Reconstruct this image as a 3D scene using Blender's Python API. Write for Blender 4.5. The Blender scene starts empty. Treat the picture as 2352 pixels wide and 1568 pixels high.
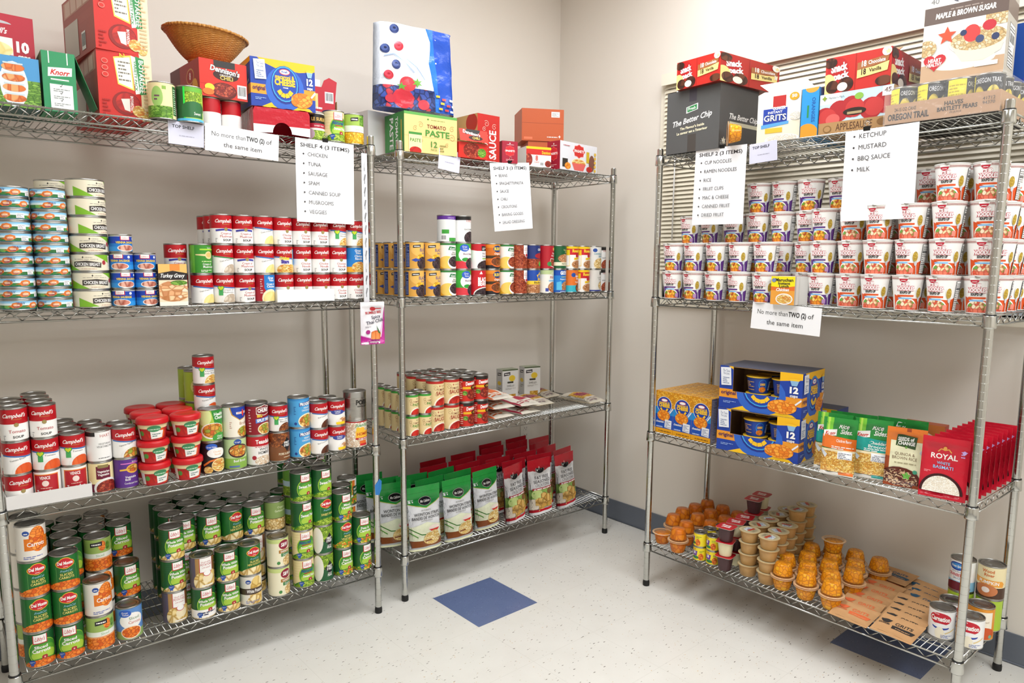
import bpy, math, random
from mathutils import Vector, Matrix
from mathutils.geometry import tessellate_polygon
R_ = math.radians
SC = bpy.context.scene
COL = SC.collection
random.seed(7)

# ------------------------------------------------------------------ camera
cd = bpy.data.cameras.new('camera'); cam = bpy.data.objects.new('camera', cd); COL.objects.link(cam)
CP, YAW, PITCH, ROLL = Vector((-2.845, -2.8781, 1.3762)), 0.7148, -0.1288, 0.0068
fw = Vector((math.sin(YAW)*math.cos(PITCH), math.cos(YAW)*math.cos(PITCH), math.sin(PITCH)))
rt = Vector((math.cos(YAW), -math.sin(YAW), 0)); up = rt.cross(fw)
r2 = rt*math.cos(ROLL)+up*math.sin(ROLL); u2 = -rt*math.sin(ROLL)+up*math.cos(ROLL)
M = Matrix((r2, u2, -fw)).transposed().to_4x4(); M.translation = CP
cam.matrix_world = M
cd.sensor_width = 36; cd.lens = 1631.1/2352*36
cd.shift_x = 4.9/2352; cd.shift_y = 27.1/2352
cd.clip_start = .02
cd.dof.use_dof = False
SC.camera = cam

# ------------------------------------------------------------------ world, light, exposure
w = bpy.data.worlds.new('world'); SC.world = w; w.use_nodes = True
w.node_tree.nodes['Background'].inputs[0].default_value = (.9, .95, 1, 1)
w.node_tree.nodes['Background'].inputs[1].default_value = .3
vs = SC.view_settings
vs.view_transform = 'Standard'; vs.look = 'None'; vs.gamma = 1; vs.use_curve_mapping = False
vs.exposure = 0.0
SC.cycles.max_bounces = 8; SC.cycles.diffuse_bounces = 4; SC.cycles.glossy_bounces = 4
SC.cycles.transmission_bounces = 8; SC.cycles.transparent_max_bounces = 12
SC.cycles.use_denoising = True
CEIL = 2.9
#            name            x      y     sx   sy   watts
TROFFERS = [('corner',      -0.95, -1.35, 1.2, .6, 25),
            ('rack',        -2.25, -1.45, 1.2, .6, 12),
            ('behind',      -2.3,  -3.4,  1.2, .6, 28),
            ('side',        -0.9,  -3.4,  1.2, .6, 30)]

# ------------------------------------------------------------------ small helpers
def lin(h):
    if isinstance(h, tuple): return h
    h = h.lstrip('#')
    if len(h) == 3: h = ''.join(c*2 for c in h)
    v = [int(h[i:i+2], 16)/255 for i in (0, 2, 4)]
    return tuple(c/12.92 if c <= .04045 else ((c+.055)/1.055)**2.4 for c in v)+(1.,)
MATS = {}
def mat(key, col='#888', rough=.5, metal=0., spec=.5, trans=0., coat=0., noise=None, bump=None, alpha=1., ior=1.45, aniso=0.):
    """Principled node material; noise=(scale, colour2, amount), bump=(scale, strength, distance)"""
    if key in MATS: return MATS[key]
    m = bpy.data.materials.new(key); m.use_nodes = True; nt = m.node_tree; b = nt.nodes['Principled BSDF']
    b.inputs['Base Color'].default_value = lin(col); b.inputs['Roughness'].default_value = rough
    b.inputs['Metallic'].default_value = metal; b.inputs['Specular IOR Level'].default_value = spec
    b.inputs['Transmission Weight'].default_value = trans; b.inputs['Coat Weight'].default_value = coat
    b.inputs['Alpha'].default_value = alpha; b.inputs['IOR'].default_value = ior
    tc = nt.nodes.new('ShaderNodeTexCoord')
    if noise:
        n = nt.nodes.new('ShaderNodeTexNoise'); n.inputs['Scale'].default_value = noise[0]; n.inputs['Detail'].default_value = 4
        nt.links.new(tc.outputs['Object'], n.inputs['Vector'])
        cr = nt.nodes.new('ShaderNodeValToRGB'); e = cr.color_ramp.elements
        e[0].position = .5-.5*noise[2]; e[1].position = .5+.5*noise[2]
        e[0].color = lin(col); e[1].color = lin(noise[1])
        nt.links.new(n.outputs['Fac'], cr.inputs['Fac']); nt.links.new(cr.outputs['Color'], b.inputs['Base Color'])
    if bump:
        n = nt.nodes.new('ShaderNodeTexNoise'); n.inputs['Scale'].default_value = bump[0]; n.inputs['Detail'].default_value = 3
        nt.links.new(tc.outputs['Object'], n.inputs['Vector'])
        bp = nt.nodes.new('ShaderNodeBump'); bp.inputs['Strength'].default_value = bump[1]; bp.inputs['Distance'].default_value = bump[2]
        nt.links.new(n.outputs['Fac'], bp.inputs['Height']); nt.links.new(bp.outputs['Normal'], b.inputs['Normal'])
    MATS[key] = m; return m
def printed(key, rough=.38, coat=0., bump=None):
    """print on paper or film: the ink colour is stored per face"""
    if key in MATS: return MATS[key]
    m = mat(key, rough=rough, coat=coat, bump=bump); nt = m.node_tree
    a = nt.nodes.new('ShaderNodeAttribute'); a.attribute_name = 'Ink'
    nt.links.new(a.outputs['Color'], nt.nodes['Principled BSDF'].inputs['Base Color'])
    return m
PAPER = printed('printed_paper', .36)
CARTON = printed('printed_carton', .45, bump=(60, .08, .001))
FILM = printed('printed_film', .2, bump=(38, .45, .004))
CHROME = mat('chrome_wire', '#b9bab6', .2, 1.)
POSTM = mat('chrome_post', '#c2c3bf', .16, 1.)
TIN = mat('tin_can', '#a9a8a4', .28, 1.)
LIDM = mat('tin_lid', '#8f8d8a', .34, 1.)
BLACK = mat('black_plastic', '#141414', .5)
BROWNK = mat('brown_cardboard', '#a98660', .85, noise=(30, '#9a7850', .5))

# pictures of food: cell patterns printed on the label, (cells per metre, stretch, gap colour, colours)
FOODS = {
 'peas': (150, (1, 1, 1), '#3c5a10', ('#8fb52c', '#b6d24c', '#7aa122', '#a3c43c')),
 'carrots': (85, (1, 1, 1.4), '#b5470f', ('#ee7f22', '#f59a3c', '#d95f14', '#f08a30')),
 'corn': (150, (1, 1, 1), '#b98112', ('#f4c22e', '#f9d95c', '#e8ab1e')),
 'mixedveg': (130, (1, 1, 1), '#6b7a18', ('#f0c030', '#84b02c', '#e9772a', '#f3dc70', '#5f9426')),
 'potato': (48, (1, 1, .7), '#b98f35', ('#f3dc9c', '#f7e7b8', '#e8c878')),
 'beans': (120, (1, 1, 1.5), '#4a2411', ('#8a4a22', '#a5602f', '#6f3818')),
 'blackbeans': (130, (1, 1, 1.4), '#1a1012', ('#2e2024', '#45343a', '#241a1e', '#5a4648')),
 'kidney': (110, (1, 1, 1.5), '#5a1d10', ('#a8472a', '#b85a38', '#8a2f1c')),
 'pinto': (120, (1, 1, 1.4), '#7a4a2a', ('#c98f62', '#b87848', '#dcaa80')),
 'chickpea': (110, (1, 1, 1), '#a8803a', ('#e3c283', '#efd7a0', '#d2aa62')),
 'whitecorn': (110, (1, 1, 1), '#b7a98c', ('#f1ead8', '#e3d8be', '#f8f4ea')),
 'tomato': (30, (1, 1, 1), '#9c1a12', ('#c8281c', '#b81f18', '#d8442c')),
 'tomsoup': (60, (1, 1, .4), '#d8521c', ('#dd5a24', '#e4672c', '#d95420')),
 'noodle': (95, (1, 1, 3), '#b98734', ('#f0cf7c', '#f6dfa0', '#e2b65a', '#d77f3a')),
 'chicken': (45, (1, 1, 2), '#b0703c', ('#eec79a', '#e2a878', '#f4dcc0', '#c7885a')),
 'sausage': (55, (1, 1, .35), '#9c4a38', ('#dc9a86', '#e7b09c', '#cf8370')),
 'cream': (30, (1, 1, 1), '#e6cf7e', ('#efdc92', '#f3e3a4', '#ead688')),
 'creammush': (55, (1, 1, 1), '#b3a08a', ('#cfc0ac', '#dccfbd', '#bba892')),
 'greenbean': (70, (1, 1, 3.4), '#35601a', ('#6f9e34', '#8ab84a', '#5a8a2a')),
 'stew': (75, (1, 1, 1), '#8a5418', ('#dba045', '#e9c272', '#c9622a', '#98a83c', '#d88a34')),
 'chilib': (110, (1, 1, 1.3), '#5c160e', ('#93281c', '#a83c28', '#7c2016', '#b9543a')),
 'mac': (62, (1, 1, 1.6), '#c25e10', ('#f09428', '#f5a83c', '#e67f1c')),
 'macdry': (95, (1, 1, 2.2), '#a86a10', ('#e8a52c', '#f1bb46', '#d68f1e')),
 'croutons': (42, (1, 1, 1), '#8a6326', ('#dcb366', '#e8c98a', '#c79848')),
 'wonton': (95, (1, 1, 2.6), '#a37a32', ('#ead08c', '#f2e0ac', '#d6b264')),
 'rice': (260, (1, 1, 2), '#b9ab90', ('#f2ece0', '#e6dccb', '#fbf8f2')),
 'ricedish': (170, (1, 1, 1.6), '#a3752a', ('#edc66a', '#f4d88e', '#dba648', '#c98834')),
 'quinoa': (190, (1, 1, 1.6), '#3a1810', ('#e0c09a', '#6a2a1c', '#4a1f16', '#c9a27a')),
 'oats': (120, (1, 1, 1), '#a88a5c', ('#e2cba0', '#efdfc0', '#cfb07c')),
 'apples': (14, (1, 1, 1), '#7a1418', ('#c23038', '#b3222c', '#cf4a44', '#d9683c')),
 'berries': (60, (1, 1, 1), '#182048', ('#34488c', '#4a5fa6', '#283a78', '#c02a38')),
 'noodsoup': (90, (1, 1, 1.2), '#b3541c', ('#f0c040', '#e8902a', '#f6dc80', '#6fa032', '#b84a24')),
 'noodshrimp': (90, (1, 1, 1.2), '#b8503a', ('#f0d8a8', '#e87a60', '#f4e4c4', '#6fa84a', '#e05a40')),
 'forknood': (110, (1, 1, 3), '#94741c', ('#c4a53a', '#d6bc58', '#b09030')),
 'choc': (26, (1, 1, 1), '#2e150c', ('#5a2f1c', '#4a2416', '#6b3b24')),
 'tunafield': (70, (1, 1, .5), '#2c6a38', ('#4a9048', '#6aa858', '#3a7c40')),
 'tunasteak': (60, (1, 1, .4), '#c05a20', ('#e88a48', '#f0a468', '#da7430')),
 'pear': (30, (1, 1, 1), '#8a7a20', ('#e6d25c', '#f0e28a', '#d4bc40')),
 'hominy': (140, (1, 1, 1), '#b89c80', ('#efe6d4', '#e4d3bc', '#f7f2e8', '#d2b496')),
 'pasta': (80, (1, 1, 1.8), '#a87418', ('#dba83c', '#e8bf60', '#c8922a')),
 'berrymix': (46, (1, 1, 1), '#141c40', ('#33478e', '#4c64ac', '#26356e', '#3a4f9c', '#b8303e')),
}
def food(key):
    k = 'picture_'+key
    if k in MATS: return MATS[k]
    sc, st, gap, cols = FOODS[key]
    m = mat(k, rough=.4); nt = m.node_tree; N = nt.nodes.new; L = nt.links.new; b = nt.nodes['Principled BSDF']
    tc = [n for n in nt.nodes if n.bl_idname == 'ShaderNodeTexCoord'][0]
    mp = N('ShaderNodeMapping'); mp.inputs['Scale'].default_value = (st[0], st[1], st[2]); mp.inputs['Rotation'].default_value = (.25, .3, .2)
    L(tc.outputs['Object'], mp.inputs['Vector'])
    v = N('ShaderNodeTexVoronoi'); v.inputs['Scale'].default_value = sc; L(mp.outputs['Vector'], v.inputs['Vector'])
    e = N('ShaderNodeTexVoronoi'); e.feature = 'DISTANCE_TO_EDGE'; e.inputs['Scale'].default_value = sc; L(mp.outputs['Vector'], e.inputs['Vector'])
    sp = N('ShaderNodeSeparateColor'); L(v.outputs['Color'], sp.inputs['Color'])
    cr = N('ShaderNodeValToRGB'); cr.color_ramp.interpolation = 'CONSTANT'; el = cr.color_ramp.elements
    while len(el) < len(cols): el.new(.5)
    for i, c in enumerate(cols): el[i].position = i/len(cols); el[i].color = lin(c)
    L(sp.outputs[0], cr.inputs['Fac'])
    er = N('ShaderNodeMapRange'); er.inputs[1].default_value = 0; er.inputs[2].default_value = .14; L(e.outputs['Distance'], er.inputs[0])
    mx = N('ShaderNodeMix'); mx.data_type = 'RGBA'; mx.inputs[6].default_value = lin(gap)
    L(er.outputs[0], mx.inputs[0]); L(cr.outputs['Color'], mx.inputs[7]); L(mx.outputs[2], b.inputs['Base Color'])
    return m

# ------------------------------------------------------------------ flat print layouts
def area(p): return sum(p[i-1][0]*p[i][1]-p[i][0]*p[i-1][1] for i in range(len(p)))/2
def cut(poly, ax, val):
    """split a convex polygon by the line coordinate[ax] = val"""
    lo, hi = [], []; n = len(poly)
    for i in range(n):
        a, b = poly[i], poly[(i+1) % n]; da, db = a[ax]-val, b[ax]-val
        if da <= 0: lo.append(a)
        if da >= 0: hi.append(a)
        if (da < 0 < db) or (db < 0 < da):
            t = da/(da-db); p = (a[0]+(b[0]-a[0])*t, a[1]+(b[1]-a[1])*t); lo.append(p); hi.append(p)
    return (lo if len(lo) > 2 and abs(area(lo)) > 1e-12 else None), (hi if len(hi) > 2 and abs(area(hi)) > 1e-12 else None)
GLYPH = {}
def glyphs(s, b, sh, sp):
    k = (s, b, sh, sp)
    if k not in GLYPH:
        c = bpy.data.curves.new('letters', 'FONT'); c.body = s; c.resolution_u = 2; c.offset = b; c.shear = sh; c.space_character = sp
        o = bpy.data.objects.new('letters', c); COL.objects.link(o)
        me = o.evaluated_get(bpy.context.evaluated_depsgraph_get()).to_mesh()
        vs_ = [v.co.xy for v in me.vertices]
        ps = [[(vs_[i][0], vs_[i][1]) for i in p.vertices] for p in me.polygons]
        xs = [q[0] for p in ps for q in p] or [0, 1]
        GLYPH[k] = (ps, min(xs), max(xs))
        bpy.data.objects.remove(o); bpy.data.curves.remove(c)
    return GLYPH[k]
class Art:
    """shapes and letters laid on a sheet; x in units of ux, y in units of uy (metres)"""
    def __init__(s, x0, x1, y0, y1, ux=1., uy=1., base=PAPER):
        s.b = (x0*ux, x1*ux, y0*uy, y1*uy); s.ux, s.uy = ux, uy; s.p = []; s.n = 0; s.base = base
    def add(s, polys, col, ux=None, uy=None):
        x0, x1, y0, y1 = s.b; out = []
        for p in polys:
            p = [(q[0]*s.ux, q[1]*s.uy) for q in p]
            if min(q[0] for q in p) < x0-1e-9: p = cut(p, 0, x0)[1]
            if p and max(q[0] for q in p) > x1+1e-9: p = cut(p, 0, x1)[0]
            if p and min(q[1] for q in p) < y0-1e-9: p = cut(p, 1, y0)[1]
            if p and max(q[1] for q in p) > y1+1e-9: p = cut(p, 1, y1)[0]
            if p: out.append(p if area(p) > 0 else p[::-1])
        s.p.append((out, col, s.n)); s.n += 1; return s
    def r(s, x0, y0, x1, y1, c): return s.add([[(x0, y0), (x1, y0), (x1, y1), (x0, y1)]], c)
    def fill(s, c): return s.r(s.b[0]/s.ux, s.b[2]/s.uy, s.b[1]/s.ux, s.b[3]/s.uy, c)
    def e(s, x, y, rx, ry, c, a0=0, a1=360, n=20):
        pts = [(x+rx*math.cos(R_(a0+(a1-a0)*i/n)), y+ry*math.sin(R_(a0+(a1-a0)*i/n))) for i in range(n if a1-a0 == 360 else n+1)]
        return s.add([pts], c)
    def poly(s, pts, c):
        tr = tessellate_polygon([[Vector((p[0], p[1], 0)) for p in pts]])
        return s.add([[pts[i] for i in t] for t in tr], c)
    def band(s, pts, wd, c):
        """thick line through pts"""
        q = []
        for i in range(len(pts)-1):
            (ax, ay), (bx, by) = pts[i], pts[i+1]; l = math.hypot((bx-ax)*s.ux, (by-ay)*s.uy) or 1
            nx, ny = -(by-ay)*s.uy/l*wd/2/s.ux, (bx-ax)*s.ux/l*wd/2/s.uy
            q.append([(ax-nx, ay-ny), (bx-nx, by-ny), (bx+nx, by+ny), (ax+nx, ay+ny)])
        return s.add(q, c)
    def t(s, txt, x, y, h, c, w=None, b=0., sh=0., r=0., sp=1., vr=False):
        """letters: centre x, baseline y, capital height h (of uy), optional exact width w (of ux); vr turns them to read upwards"""
        ps, a, z = glyphs(txt, b, sh, sp); k = h*s.uy/.69
        kx = (w*s.ux/(z-a)) if (w and z > a) else k
        cr, sr = math.cos(R_(r)), math.sin(R_(r)); m = (a+z)/2; out = []
        if vr: cr, sr = 0, 1; kx = (w*s.uy/(z-a)) if (w and z > a) else h*s.ux/.69; k = h*s.ux/.69
        for p in ps:
            out.append([(x+((q[0]-m)*kx*cr-q[1]*k*sr)/s.ux, y+((q[0]-m)*kx*sr+q[1]*k*cr)/s.uy) for q in p])
        return s.add(out, c)
    def ot(s, txt, x, y, h, c, c2, o=.03, **k):
        b = k.pop('b', 0.)
        s.t(txt, x, y, h, c2, b=b+o, **k); return s.t(txt, x, y, h, c, b=b, **k)
    def lines(s, x0, y0, x1, y1, n, c, seed=1, f=.45):
        """rows of small print too small to read"""
        rr = random.Random(seed); q = []; dy = (y1-y0)/n
        for i in range(n):
            y = y1-dy*(i+1); x = x0
            while x < x1-.02*(x1-x0):
                l = (x1-x0)*rr.uniform(.08, .3); q.append([(x, y), (min(x+l, x1), y), (min(x+l, x1), y+dy*f), (x, y+dy*f)]); x += l+(x1-x0)*.04
                if rr.random() < .08: break
        return s.add(q, c)
    def bars(s, x0, y0, x1, y1, c='#222', seed=3):
        s.r(x0, y0, x1, y1, '#f2f2f0'); rr = random.Random(seed); q = []; x = x0+(x1-x0)*.08; y = y0+(y1-y0)*.2
        while x < x1-(x1-x0)*.08:
            l = (x1-x0)*rr.choice((.015, .03, .045)); q.append([(x, y), (x+l, y), (x+l, y1-(y1-y0)*.1), (x, y1-(y1-y0)*.1)]); x += l+(x1-x0)*rr.choice((.02, .035))
        return s.add(q, c)
    def facts(s, x0, y0, x1, y1, c='#333'):
        s.r(x0, y0, x1, y1, c); d = (x1-x0)*.03; s.r(x0+d, y0+(y1-y0)*.015, x1-d, y1-(y1-y0)*.015, '#efeeec')
        s.r(x0+2*d, y0+(y1-y0)*.72, x1-2*d, y0+(y1-y0)*.75, c); s.r(x0+2*d, y0+(y1-y0)*.3, x1-2*d, y0+(y1-y0)*.33, c)
        return s.lines(x0+2*d, y0+(y1-y0)*.05, x1-2*d, y0+(y1-y0)*.95, 14, '#777', 5)
    def heart(s, x, y, w, h, c):
        pts = []
        for i in range(24):
            t = 2*math.pi*i/24; pts.append((x+w*.5*math.sin(t)**3, y+h*.5*(.8125*math.cos(t)-.3125*math.cos(2*t)-.125*math.cos(3*t)-.0625*math.cos(4*t)+.1)))
        return s.poly(pts, c)
    def star(s, x, y, rx, ry, n, c, k=.5, a=90):
        pts = [(x+(rx if i % 2 == 0 else rx*k)*math.cos(R_(a+180*i/n)), y+(ry if i % 2 == 0 else ry*k)*math.sin(R_(a+180*i/n))) for i in range(2*n)]
        return s.poly(pts, c)
class Acc:
    """collects faces with material, ink and (optionally) normals, then makes ONE mesh object"""
    def __init__(s): s.v = []; s.f = []; s.m = []; s.c = []; s.s = []; s.nr = []; s.mats = []
    def mi(s, m):
        if m not in s.mats: s.mats.append(m)
        return s.mats.index(m)
    def face(s, pts, m, c=(1, 1, 1, 1), smooth=False, nrm=None):
        i = len(s.v); s.v += pts; s.f.append(tuple(range(i, i+len(pts)))); s.m.append(s.mi(m)); s.c.append(c); s.s.append(smooth)
        s.nr += (nrm if nrm else [None]*len(pts))
    def mesh(s, vs_, fs, m, c=(1, 1, 1, 1), smooth=True):
        i = len(s.v); s.v += list(vs_); k = s.mi(m); s.nr += [None]*len(vs_)
        for f in fs: s.f.append(tuple(j+i for j in f)); s.m.append(k); s.c.append(c); s.s.append(smooth)
    def art(s, a, fn, eps=.00006, su=None, sv=None):
        """lay the sheet on a surface: fn(u, v, lift) -> (point, normal)"""
        for polys, col, lay in a.p:
            if col in FOODS: m, c = food(col), (1, 1, 1, 1)
            elif isinstance(col, bpy.types.Material): m, c = col, (1, 1, 1, 1)
            else: m, c = a.base, lin(col)
            for p in polys:
                parts = [p]
                for ax, st in ((0, su), (1, sv)):
                    if not st: continue
                    nx = []
                    for q in parts:
                        k = math.floor(min(z[ax] for z in q)/st+1e-6)+1
                        while q and max(z[ax] for z in q) > k*st+1e-7:
                            lo, q = cut(q, ax, k*st); k += 1
                            if lo: nx.append(lo)
                        if q: nx.append(q)
                    parts = nx
                for q in parts:
                    pn = [fn(z[0], z[1], eps*lay) for z in q]
                    s.face([x[0] for x in pn], m, c, su is not None, [x[1] for x in pn] if pn[0][1] else None)
    def build(s, name, parent=None, mesh_only=False):
        me = bpy.data.meshes.new(name); me.from_pydata(s.v, [], s.f)
        for m in s.mats: me.materials.append(m)
        me.polygons.foreach_set('material_index', s.m); me.polygons.foreach_set('use_smooth', s.s)
        at = me.color_attributes.new('Ink', 'FLOAT_COLOR', 'CORNER'); d = []
        for f, c in zip(s.f, s.c): d += list(c)*len(f)
        at.data.foreach_set('color', d)
        if any(n is not None for n in s.nr):
            me.update(); vn = [v.normal.copy() for v in me.vertices]
            me.normals_split_custom_set_from_vertices([tuple(n) if n is not None else tuple(vn[i]) for i, n in enumerate(s.nr)])
        if mesh_only: return me
        return link(name, me, parent)
def link(name, me, parent=None):
    o = bpy.data.objects.new(name, me); COL.objects.link(o)
    if parent: o.parent = parent
    return o
def boxpts(x0, x1, y0, y1, z0, z1): return [(x, y, z) for x in (x0, x1) for y in (y0, y1) for z in (z0, z1)]
BF = [(0, 1, 3, 2), (4, 6, 7, 5), (0, 4, 5, 1), (2, 3, 7, 6), (0, 2, 6, 4), (1, 5, 7, 3)]
def box(acc, x0, x1, y0, y1, z0, z1, m, c=(1, 1, 1, 1)): acc.mesh(boxpts(x0, x1, y0, y1, z0, z1), BF, m, c, False)
def lathe(acc, prof, m, n=32, cap=True, c=(1, 1, 1, 1), cx=0, cy=0, fr=None):
    """prof: (r, z) from bottom to top"""
    vs_ = []; fs = []
    for r, z in prof:
        for i in range(n):
            a = 2*math.pi*i/n; rr = r*(fr(a, z) if fr else 1); vs_.append((cx+rr*math.sin(a), cy-rr*math.cos(a), z))
    for k in range(len(prof)-1):
        for i in range(n):
            j = (i+1) % n; fs.append((k*n+i, k*n+j, (k+1)*n+j, (k+1)*n+i))
    if cap:
        if prof[0][0] > 1e-5: fs.append(tuple(range(n))[::-1])
        if prof[-1][0] > 1e-5: fs.append(tuple((len(prof)-1)*n+i for i in range(n)))
    acc.mesh(vs_, fs, m, c, True)
def rod(acc, a, b, r, m, n=6):
    a, b = Vector(a), Vector(b); d = (b-a).normalized(); x = d.orthogonal().normalized(); y = d.cross(x)
    vs_ = [tuple(p+r*(x*math.cos(2*math.pi*i/n)+y*math.sin(2*math.pi*i/n))) for p in (a, b) for i in range(n)]
    acc.mesh(vs_, [(i, (i+1) % n, n+(i+1) % n, n+i) for i in range(n)]+[tuple(range(n))[::-1], tuple(range(n, 2*n))], m, smooth=True)
def flatpost(acc):  # keep ends of smooth rods crisp: nothing to do, ends are tiny
    pass
def empty(name, loc=(0, 0, 0), rz=0):
    o = bpy.data.objects.new(name, None); COL.objects.link(o); o.empty_display_size = .02; o.location = loc; o.rotation_euler = (0, 0, rz); return o
def tag(o, label, cat, group=None, kind=None):
    o['label'] = label
    if cat: o['category'] = cat
    if group: o['group'] = group
    if kind: o['kind'] = kind
    return o
def struct(o, label=None):
    o['kind'] = 'structure'
    if label: o['label'] = label
    return o
def copy_tree(o, parent=None):
    c = o.copy(); COL.objects.link(c)
    if parent is not None: c.parent = parent
    for ch in [x for x in TREE.get(o.name, [])]: copy_tree(ch, c)
    return c
TREE = {}

# ------------------------------------------------------------------ room
X0, Y0 = -4.7, -4.7
WALLM = mat('wall_paint', '#e2dbd0', .75, bump=(220, .05, .0006))
wallobj = lambda name, b: None
def mkbox(name, b, m, parent=None):
    a = Acc(); box(a, *b, m); return a.build(name, parent)
FM = mat('vinyl_tile', '#dcd8cd', .28, spec=.45, coat=.25); nt = FM.node_tree; N = nt.nodes.new; L = nt.links.new; bs = nt.nodes['Principled BSDF']
bs.inputs['Coat Roughness'].default_value = .12
def flecks(nt, base, items, rough=None):
    """speckled vinyl: items = (scale, stretch, angle, threshold, colour)"""
    N = nt.nodes.new; L = nt.links.new; tc = [n for n in nt.nodes if n.bl_idname == 'ShaderNodeTexCoord'][0]; prev = None
    ns = N('ShaderNodeTexNoise'); ns.inputs['Scale'].default_value = 9; ns.inputs['Detail'].default_value = 5; L(tc.outputs['Object'], ns.inputs['Vector'])
    m0 = N('ShaderNodeMix'); m0.data_type = 'RGBA'; m0.inputs[6].default_value = lin(base[0]); m0.inputs[7].default_value = lin(base[1]); L(ns.outputs['Fac'], m0.inputs[0]); prev = m0
    for sc, st, an, th, colr in items:
        mp = N('ShaderNodeMapping'); mp.inputs['Scale'].default_value = (1, st, 1); mp.inputs['Rotation'].default_value = (0, 0, R_(an)); L(tc.outputs['Object'], mp.inputs['Vector'])
        v = N('ShaderNodeTexVoronoi'); v.inputs['Scale'].default_value = sc; L(mp.outputs['Vector'], v.inputs['Vector'])
        spc = N('ShaderNodeSeparateColor'); L(v.outputs['Color'], spc.inputs['Color'])
        ml = N('ShaderNodeMath'); ml.operation = 'MULTIPLY'; ml.inputs[1].default_value = th; L(spc.outputs[1], ml.inputs[0])
        lt = N('ShaderNodeMath'); lt.operation = 'LESS_THAN'; L(v.outputs['Distance'], lt.inputs[0]); L(ml.outputs[0], lt.inputs[1])
        pw = N('ShaderNodeMath'); pw.operation = 'GREATER_THAN'; pw.inputs[1].default_value = .55; L(spc.outputs[0], pw.inputs[0])
        an2 = N('ShaderNodeMath'); an2.operation = 'MULTIPLY'; L(lt.outputs[0], an2.inputs[0]); L(pw.outputs[0], an2.inputs[1])
        mx = N('ShaderNodeMix'); mx.data_type = 'RGBA'; mx.inputs[7].default_value = lin(colr); L(an2.outputs[0], mx.inputs[0]); L(prev.outputs[2], mx.inputs[6]); prev = mx
    return prev
fk = flecks(nt, ('#d6d3cb', '#e1dfd8'), [(38, 3.0, 28, .2, '#6d675d'), (52, 2.6, -35, .17, '#b9ab90'), (30, 3.4, 75, .16, '#8d877c'), (44, 2.2, 10, .13, '#c9a56a')])
# thin seams between the 12 inch tiles
tc = [n for n in nt.nodes if n.bl_idname == 'ShaderNodeTexCoord'][0]; TX, TY, TS = -1.2659, -.8899, .3048
se = N('ShaderNodeSeparateXYZ'); L(tc.outputs['Object'], se.inputs[0]); prev = None
for i, off in ((0, TX), (1, TY)):
    a_ = N('ShaderNodeMath'); a_.operation = 'SUBTRACT'; a_.inputs[1].default_value = off-TS*60; L(se.outputs[i], a_.inputs[0])
    b_ = N('ShaderNodeMath'); b_.operation = 'MODULO'; b_.inputs[1].default_value = TS; L(a_.outputs[0], b_.inputs[0])
    c_ = N('ShaderNodeMath'); c_.operation = 'LESS_THAN'; c_.inputs[1].default_value = .0012; L(b_.outputs[0], c_.inputs[0])
    if prev is None: prev = c_
    else:
        d_ = N('ShaderNodeMath'); d_.operation = 'MAXIMUM'; L(prev.outputs[0], d_.inputs[0]); L(c_.outputs[0], d_.inputs[1]); prev = d_
sf = N('ShaderNodeMath'); sf.operation = 'MULTIPLY'; sf.inputs[1].default_value = .3; L(prev.outputs[0], sf.inputs[0])
mx = N('ShaderNodeMix'); mx.data_type = 'RGBA'; mx.inputs[7].default_value = lin('#a29c90'); L(sf.outputs[0], mx.inputs[0]); L(fk.outputs[2], mx.inputs[6]); L(mx.outputs[2], bs.inputs['Base Color'])
BT = mat('blue_vinyl_tile', '#5b6a8c', .3, coat=.25)
fk = flecks(BT.node_tree, ('#56658a', '#65749a'), [(95, 2.4, 40, .32, '#46547a'), (80, 2.4, 30, .22, '#8492b0')]); BT.node_tree.links.new(fk.outputs[2], BT.node_tree.nodes['Principled BSDF'].inputs['Base Color'])
a = Acc(); gx = [X0-.1]; x = TX-TS*20
while x < .1:
    if x > X0: gx.append(x)
    x += TS
gx.append(.1); gy = [Y0-.1]; y = TY-TS*20
while y < .1:
    if y > Y0: gy.append(y)
    y += TS
gy.append(.1)
for i in range(len(gx)-1):
    for j in range(len(gy)-1):
        blue = (abs(gx[i]-TX) < .01 and abs(gy[j]-TY) < .01) or (abs(gx[i]-TX-3*TS) < .01 and abs(gy[j]-TY+4*TS) < .01)
        a.face([(gx[i], gy[j], 0), (gx[i+1], gy[j], 0), (gx[i+1], gy[j+1], 0), (gx[i], gy[j+1], 0)], BT if blue else FM)
box(a, X0-.1, .1, Y0-.1, .1, -.1, -.002, FM)
struct(a.build('floor'), 'speckled white vinyl tile floor with two blue tiles')
CM = mat('ceiling_tile', '#efece4', .9, noise=(120, '#e2ded4', .4))
struct(mkbox('ceiling', (X0-.1, .1, Y0-.1, .1, CEIL, CEIL+.1), CM))
struct(mkbox('wall_back', (X0-.1, .1, 0, .1, 0, CEIL), WALLM))
struct(mkbox('wall_left', (X0-.1, X0, Y0, 0, 0, CEIL), WALLM))
struct(mkbox('wall_front', (X0-.1, .1, Y0-.1, Y0, 0, CEIL), WALLM))
WY0, WY1, WZ0, WZ1 = -3.0, -.735, 1.2, 2.2           # window opening in the right wall
a = Acc()
box(a, 0, .1, Y0, WY0, 0, CEIL, WALLM); box(a, 0, .1, WY1, 0, 0, CEIL, WALLM)
box(a, 0, .1, WY0, WY1, 0, WZ0, WALLM); box(a, 0, .1, WY0, WY1, WZ1, CEIL, WALLM)
struct(a.build('wall_right'))
BBM = mat('baseboard_vinyl', '#666c76', .42)
def baseb(name, b, ax):
    a = Acc(); box(a, *b, BBM); x0, x1, y0, y1, z0, z1 = b
    if ax == 0: rod(a, (x0, y0, .004), (x0, y1, .004), .004, BBM)
    else: rod(a, (x0, y0, .004), (x1, y0, .004), .004, BBM)
    struct(a.build(name))
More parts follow.
